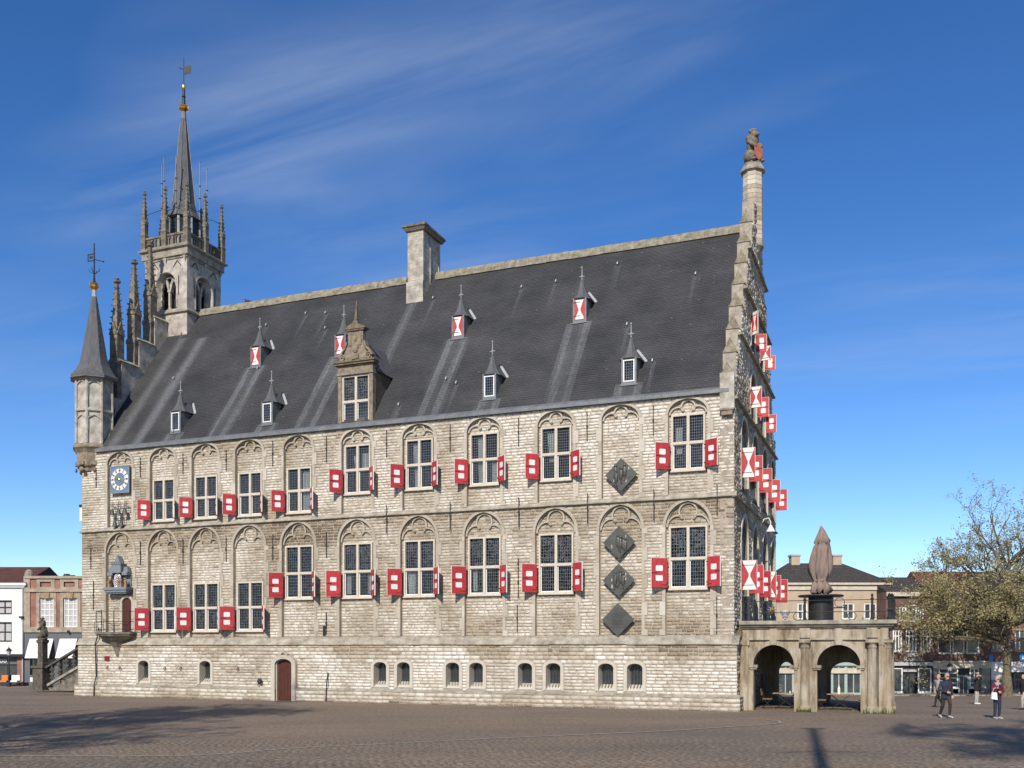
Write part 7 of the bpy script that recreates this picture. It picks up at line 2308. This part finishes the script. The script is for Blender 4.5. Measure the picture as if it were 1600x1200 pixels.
# ================================================================== PEOPLE
def person(loc, rotz, h, J, mats, label, hair='hair_grey', extra=None, vox=0.0105):
    """J: joint positions for a 1.75 m figure facing -y. One continuous skin from capsules, coloured by region."""
    prim = []   # (a, b, ra, rb, material index)
    mi = {m: i for i, m in enumerate(dict.fromkeys(mats.values()))}
    V = lambda k: Vector(J[k])
    def cap(a, b, ra, rb, m): prim.append((Vector(a), Vector(b), ra, rb, mi[mats[m]]))
    pel, ch, nk, hd = V('pelvis'), V('chest'), V('neck'), V('head')
    for s, sx in (('l', 1), ('r', -1)):
        hip, kn, an, toe = V('hip_'+s), V('knee_'+s), V('ankle_'+s), V('toe_'+s)
        cap(hip, kn, .092, .064, 'legs'); cap(kn, an+(kn-an)*.12, .066, .050, 'legs')
        cap(an+Vector((0, .03, -.03)), toe, .044, .036, 'shoes')
        sh, el, wr, ha = V('sho_'+s), V('elb_'+s), V('wri_'+s), V('hand_'+s)
        cap(sh, el, .062, .050, 'top'); cap(el, wr, .050, .036, 'top')
        d = (ha-wr).normalized() if (ha-wr).length > 1e-4 else Vector((0, 0, -1))
        side = d.cross(Vector((0, 1, 0.2)))
        side = side.normalized() if side.length > 1e-3 else Vector((1, 0, 0))
        bend = side.cross(d).normalized()
        pc_ = wr+d*.05
        cap(wr, wr+d*.085, .026, .030, 'skin'); cap(wr+d*.03+side*.018, wr+d*.085+side*.022, .018, .018, 'skin'); cap(wr+d*.03-side*.018, wr+d*.085-side*.022, .018, .018, 'skin')
        for q, (o, ln) in enumerate(((-.031, .058), (-.011, .072), (.011, .068), (.031, .052))):
            base = wr+d*.09+side*o
            m1 = base+d*ln*.55+bend*.010; m2 = m1+(d*.6+bend*.8).normalized()*ln*.5
            cap(base, m1, .0095, .009, 'skin'); cap(m1, m2, .009, .0075, 'skin')
        tb = wr+d*.03+side*.03
        cap(tb, tb+(d*.6+side*.8).normalized()*.045, .012, .0105, 'skin'); cap(tb+(d*.6+side*.8).normalized()*.045, tb+(d*.6+side*.8).normalized()*.045+d*.03, .0105, .009, 'skin')
    wl_, wr_ = V('hip_l'), V('hip_r')
    cap(wl_+Vector((-.01, 0, .03)), wr_+Vector((.01, 0, .03)), .105, .105, 'hips')
    cap(pel, ch, .135, .150, 'top'); cap(pel+Vector((.06, 0, 0)), ch+Vector((.07, 0, 0)), .110, .120, 'top'); cap(pel+Vector((-.06, 0, 0)), ch+Vector((-.07, 0, 0)), .110, .120, 'top')
    cap(V('sho_l'), V('sho_r'), .072, .072, 'top'); cap(ch, nk, .10, .060, 'top')
    cap(nk, hd+Vector((0, 0, -.04)), .056, .056, 'skin')
    cap(hd+Vector((0, -.012, -.055)), hd+Vector((0, .008, .045)), .066, .088, 'skin')
    cap(hd+Vector((0, -.045, -.085)), hd+Vector((0, -.02, -.05)), .040, .055, 'skin')
    cap(hd+Vector((0, -.090, .015)), hd+Vector((0, -.105, -.022)), .010, .016, 'skin')
    for sx in (-1, 1):
        cap(hd+Vector((sx*.082, .01, .012)), hd+Vector((sx*.080, .012, -.028)), .014, .011, 'skin')
    cap(hd+Vector((0, .02, .06)), hd+Vector((0, .035, -.01)), .090, .088, 'hair')
    if extra: extra(cap, V, mi)
    # capsules to a mesh, then one voxel skin
    mb = MB()
    for a, b, ra, rb, m in prim:
        d = b-a; L = d.length
        if L < 1e-5: d = Vector((0, 0, 1)); L = 1e-5
        d = d/L if L > 1e-4 else Vector((0, 0, 1))
        n = 10
        prof = []
        for k in range(1, 5):
            t = R(90*k/4.0); prof.append((ra*math.sin(t), -ra*math.cos(t)))
        prof2 = []
        for k in range(0, 4):
            t = R(90*k/4.0); prof2.append((rb*math.cos(t), L+rb*math.sin(t)))
        prof = [(ra*.05, -ra)]+prof+prof2+[(rb*.05, L+rb)]
        s0 = len(mb.v); mb.lathe(prof, n)
        q = d.to_track_quat('Z', 'Y').to_matrix().to_4x4(); q.translation = a
        mb.xf(q, s0)
    me0 = mb.mesh('body_src', None)
    tmp = bpy.data.objects.new('body_tmp', me0); col.objects.link(tmp)
    md = tmp.modifiers.new('skin', 'REMESH'); md.mode = 'VOXEL'; md.voxel_size = vox
    sm_ = tmp.modifiers.new('smooth', 'SMOOTH'); sm_.iterations = 2; sm_.factor = .4
    dg = bpy.context.evaluated_depsgraph_get()
    me = bpy.data.meshes.new_from_object(tmp.evaluated_get(dg))
    bpy.data.objects.remove(tmp); bpy.data.meshes.remove(me0)
    me.name = 'person'
    me.materials.clear()
    for m in mi: me.materials.append(M[m])
    n = len(me.polygons); cen = np.zeros(n*3, dtype=np.float32); me.polygons.foreach_get('center', cen); cen = cen.reshape(-1, 3)
    best = np.full(n, 1e9); idx = np.zeros(n, dtype=np.int32)
    for a, b, ra, rb, m in prim:
        A = np.array(a); D = np.array(b)-A; L2 = max(1e-9, float(D@D))
        t = np.clip(((cen-A)@D)/L2, 0, 1)
        dist = np.linalg.norm(cen-(A+t[:, None]*D), axis=1)-(ra+(rb-ra)*t)
        sel = dist < best; best[sel] = dist[sel]; idx[sel] = m
    me.polygons.foreach_set('material_index', idx)
    me.polygons.foreach_set('use_smooth', np.ones(n, dtype=bool))
    o = obj('person', me, None, loc, rotz, label=label, category='person')
    k = h/1.75; o.scale = (k, k, k)
    return o
def pose(**kw):
    J = dict(pelvis=(0, 0, .98), chest=(0, -.01, 1.30), neck=(0, .0, 1.47), head=(0, -.03, 1.635),
             hip_l=(.09, 0, .92), hip_r=(-.09, 0, .92), knee_l=(.10, -.02, .50), knee_r=(-.10, -.02, .50), ankle_l=(.10, .02, .085), ankle_r=(-.10, .02, .085), toe_l=(.12, -.15, .04), toe_r=(-.12, -.15, .04),
             sho_l=(.185, 0, 1.40), sho_r=(-.185, 0, 1.40), elb_l=(.24, .03, 1.12), elb_r=(-.24, .03, 1.12), wri_l=(.23, -.06, .88), wri_r=(-.23, -.06, .88), hand_l=(.22, -.09, .78), hand_r=(-.22, -.09, .78))
    J.update(kw); return J
def glasses(o, J):
    mb = MB(); hx, hy, hz = J['head']
    for s in (-1, 1): mb.ball((hx+s*.034, hy-.092, hz+.012), (.030, .014, .022), 8, 6)
    mb.box(hx-.08, hx+.08, hy-.096, hy-.086, hz+.018, hz+.026)
    mb.build('sunglasses', 'blackpaint', o)
# man striding towards the camera
J1 = pose(hip_l=(.085, 0, .92), knee_l=(.06, -.20, .56), ankle_l=(.05, -.17, .12), toe_l=(.06, -.36, .06), knee_r=(-.09, .06, .50), ankle_r=(-.08, .30, .14), toe_r=(-.09, .16, .045),
          elb_r=(-.30, -.02, 1.14), wri_r=(-.10, -.22, 1.02), hand_r=(.0, -.27, 1.01), elb_l=(.29, .08, 1.14), wri_l=(.27, .02, .90), hand_l=(.26, -.03, .80), chest=(0, -.04, 1.30), neck=(0, -.05, 1.47), head=(0, -.09, 1.635))
def jacket(cap, V, mi):
    m = [k for k in mi][1] if False else None
    cap(V('pelvis')+Vector((.07, 0, .06)), V('pelvis')+Vector((.09, 0, -.16)), .115, .105, 'top'); cap(V('pelvis')+Vector((-.07, 0, .06)), V('pelvis')+Vector((-.09, 0, -.16)), .115, .105, 'top'); cap(V('pelvis'), V('pelvis')+Vector((0, 0, -.15)), .13, .12, 'top')
    cap(V('neck')+Vector((0, 0, -.03)), V('neck')+Vector((0, 0, .03)), .075, .07, 'top')
P1 = (PX(1478, 38.7), 38.7)
p = person((P1[0], P1[1], ground_z(*P1)-.015), R(6), 1.78, J1, dict(legs='brownpants', hips='brownpants', shoes='greyshoe', top='navy', skin='skin', hair='hair_grey'), 'man in navy jacket and brown trousers striding towards the viewer', extra=jacket)
glasses(p, J1)
mb = MB(); mb.tube([(.17, -.13, 1.44), (.05, -.19, 1.2), (-.10, -.20, 1.0)], .018, 6); mb.tube([(.17, .10, 1.42), (.17, -.13, 1.44)], .018, 6); mb.build('bag_strap', 'burgundy', p)
# person half hidden behind him
J2 = pose(knee_l=(.06, -.22, .56), ankle_l=(.05, -.30, .14), toe_l=(.06, -.48, .09), knee_r=(-.09, .08, .50), ankle_r=(-.08, .34, .16), toe_r=(-.09, .2, .05))
P2 = (PX(1467, 50.0), 50.0)
person((P2[0], P2[1], ground_z(*P2)-.015), R(-70), 1.68, J2, dict(legs='blackcloth', hips='blackcloth', shoes='blackcloth', top='scarf', skin='skin', hair='hair_fair'), 'person in black leggings walking half hidden behind the striding man', 'hair_fair', vox=.013)
# person with raised arms, back turned
J3 = pose(elb_l=(.36, -.10, 1.46), wri_l=(.14, -.20, 1.62), hand_l=(.06, -.21, 1.66), elb_r=(-.36, -.10, 1.46), wri_r=(-.14, -.20, 1.62), hand_r=(-.06, -.21, 1.66))
P3 = (PX(1526, 56.0), 56.0)
person((P3[0], P3[1], ground_z(*P3)-.015), R(38), 1.72, J3, dict(legs='greypants', hips='blackcloth', shoes='white', top='blackcloth', skin='skin', hair='hair_dark'), 'person in black padded jacket and light trousers raising both hands to the face', extra=jacket, vox=.013)
# woman in burgundy with tote bag and phone
J4 = pose(elb_r=(-.27, -.06, 1.16), wri_r=(-.20, -.28, 1.26), hand_r=(-.17, -.33, 1.32), elb_l=(.27, -.04, 1.15), wri_l=(.02, -.24, 1.10), hand_l=(-.08, -.27, 1.13), chest=(0, -.01, 1.29))
P4 = (PX(1558, 38.4), 38.4)
def scarf(cap, V, mi):
    cap(V('neck')+Vector((.05, -.06, -.03)), V('neck')+Vector((-.05, -.06, -.03)), .075, .075, 'scarf'); cap(V('neck')+Vector((0, .05, -.01)), V('neck')+Vector((0, -.08, -.08)), .075, .07, 'scarf')
    cap(V('pelvis')+Vector((.06, 0, .02)), V('pelvis')+Vector((-.06, 0, .02)), .118, .118, 'top')
p = person((P4[0], P4[1], ground_z(*P4)-.015), R(10), 1.66, J4, dict(legs='jeans', hips='jeans', shoes='greyshoe', top='burgundy', skin='skin', hair='hair_fair', scarf='scarf'), 'woman in burgundy sweater and jeans with white tote bag looking at a phone', extra=scarf)
glasses(p, J4)
bagm = MB()
bagm.add([(-.36, -.17, .84), (-.12, -.20, .80), (-.12, -.12, .80), (-.36, -.09, .84), (-.33, -.16, 1.12), (-.15, -.19, 1.10), (-.15, -.13, 1.10), (-.33, -.10, 1.12)],
         [(0, 3, 2, 1), (4, 5, 6, 7), (0, 1, 5, 4), (1, 2, 6, 5), (2, 3, 7, 6), (3, 0, 4, 7)])
k4 = 1.66/1.75
bagm.tube([(-.31, -.14, 1.11), (-.30, -.20, 1.27), (-.24, -.22, 1.31), (-.20, -.18, 1.24), (-.17, -.15, 1.10)], .010, 5)
bo = bagm.build('tote_bag', 'tote', None, (P4[0], P4[1], ground_z(*P4)-.015), R(10), label='white cloth tote bag hanging from the woman in burgundy', category='bag'); bo.scale = (k4, k4, k4)
mb = MB(); mb.box(-.215, -.145, -.425, -.405, 1.30, 1.45); bo = mb.build('phone', 'blackpaint', None, (P4[0], P4[1], ground_z(*P4)-.015), R(10), label='phone held up by the woman in burgundy', category='phone'); bo.scale = (k4, k4, k4)
# person cut by the right edge
J5 = pose(knee_l=(.06, -.16, .54), ankle_l=(.05, -.14, .10), toe_l=(.06, -.32, .05), ankle_r=(-.08, .22, .11), toe_r=(-.09, .06, .045))
P5 = (PX(1600, 47.0), 47.0)
person((P5[0], P5[1], ground_z(*P5)-.015), R(-75), 1.72, J5, dict(legs='greypants', hips='blackcloth', shoes='blackcloth', top='blackcloth', skin='skin', hair='hair_dark'), 'person in black jacket and pale trousers at the right edge', extra=jacket, vox=.013)
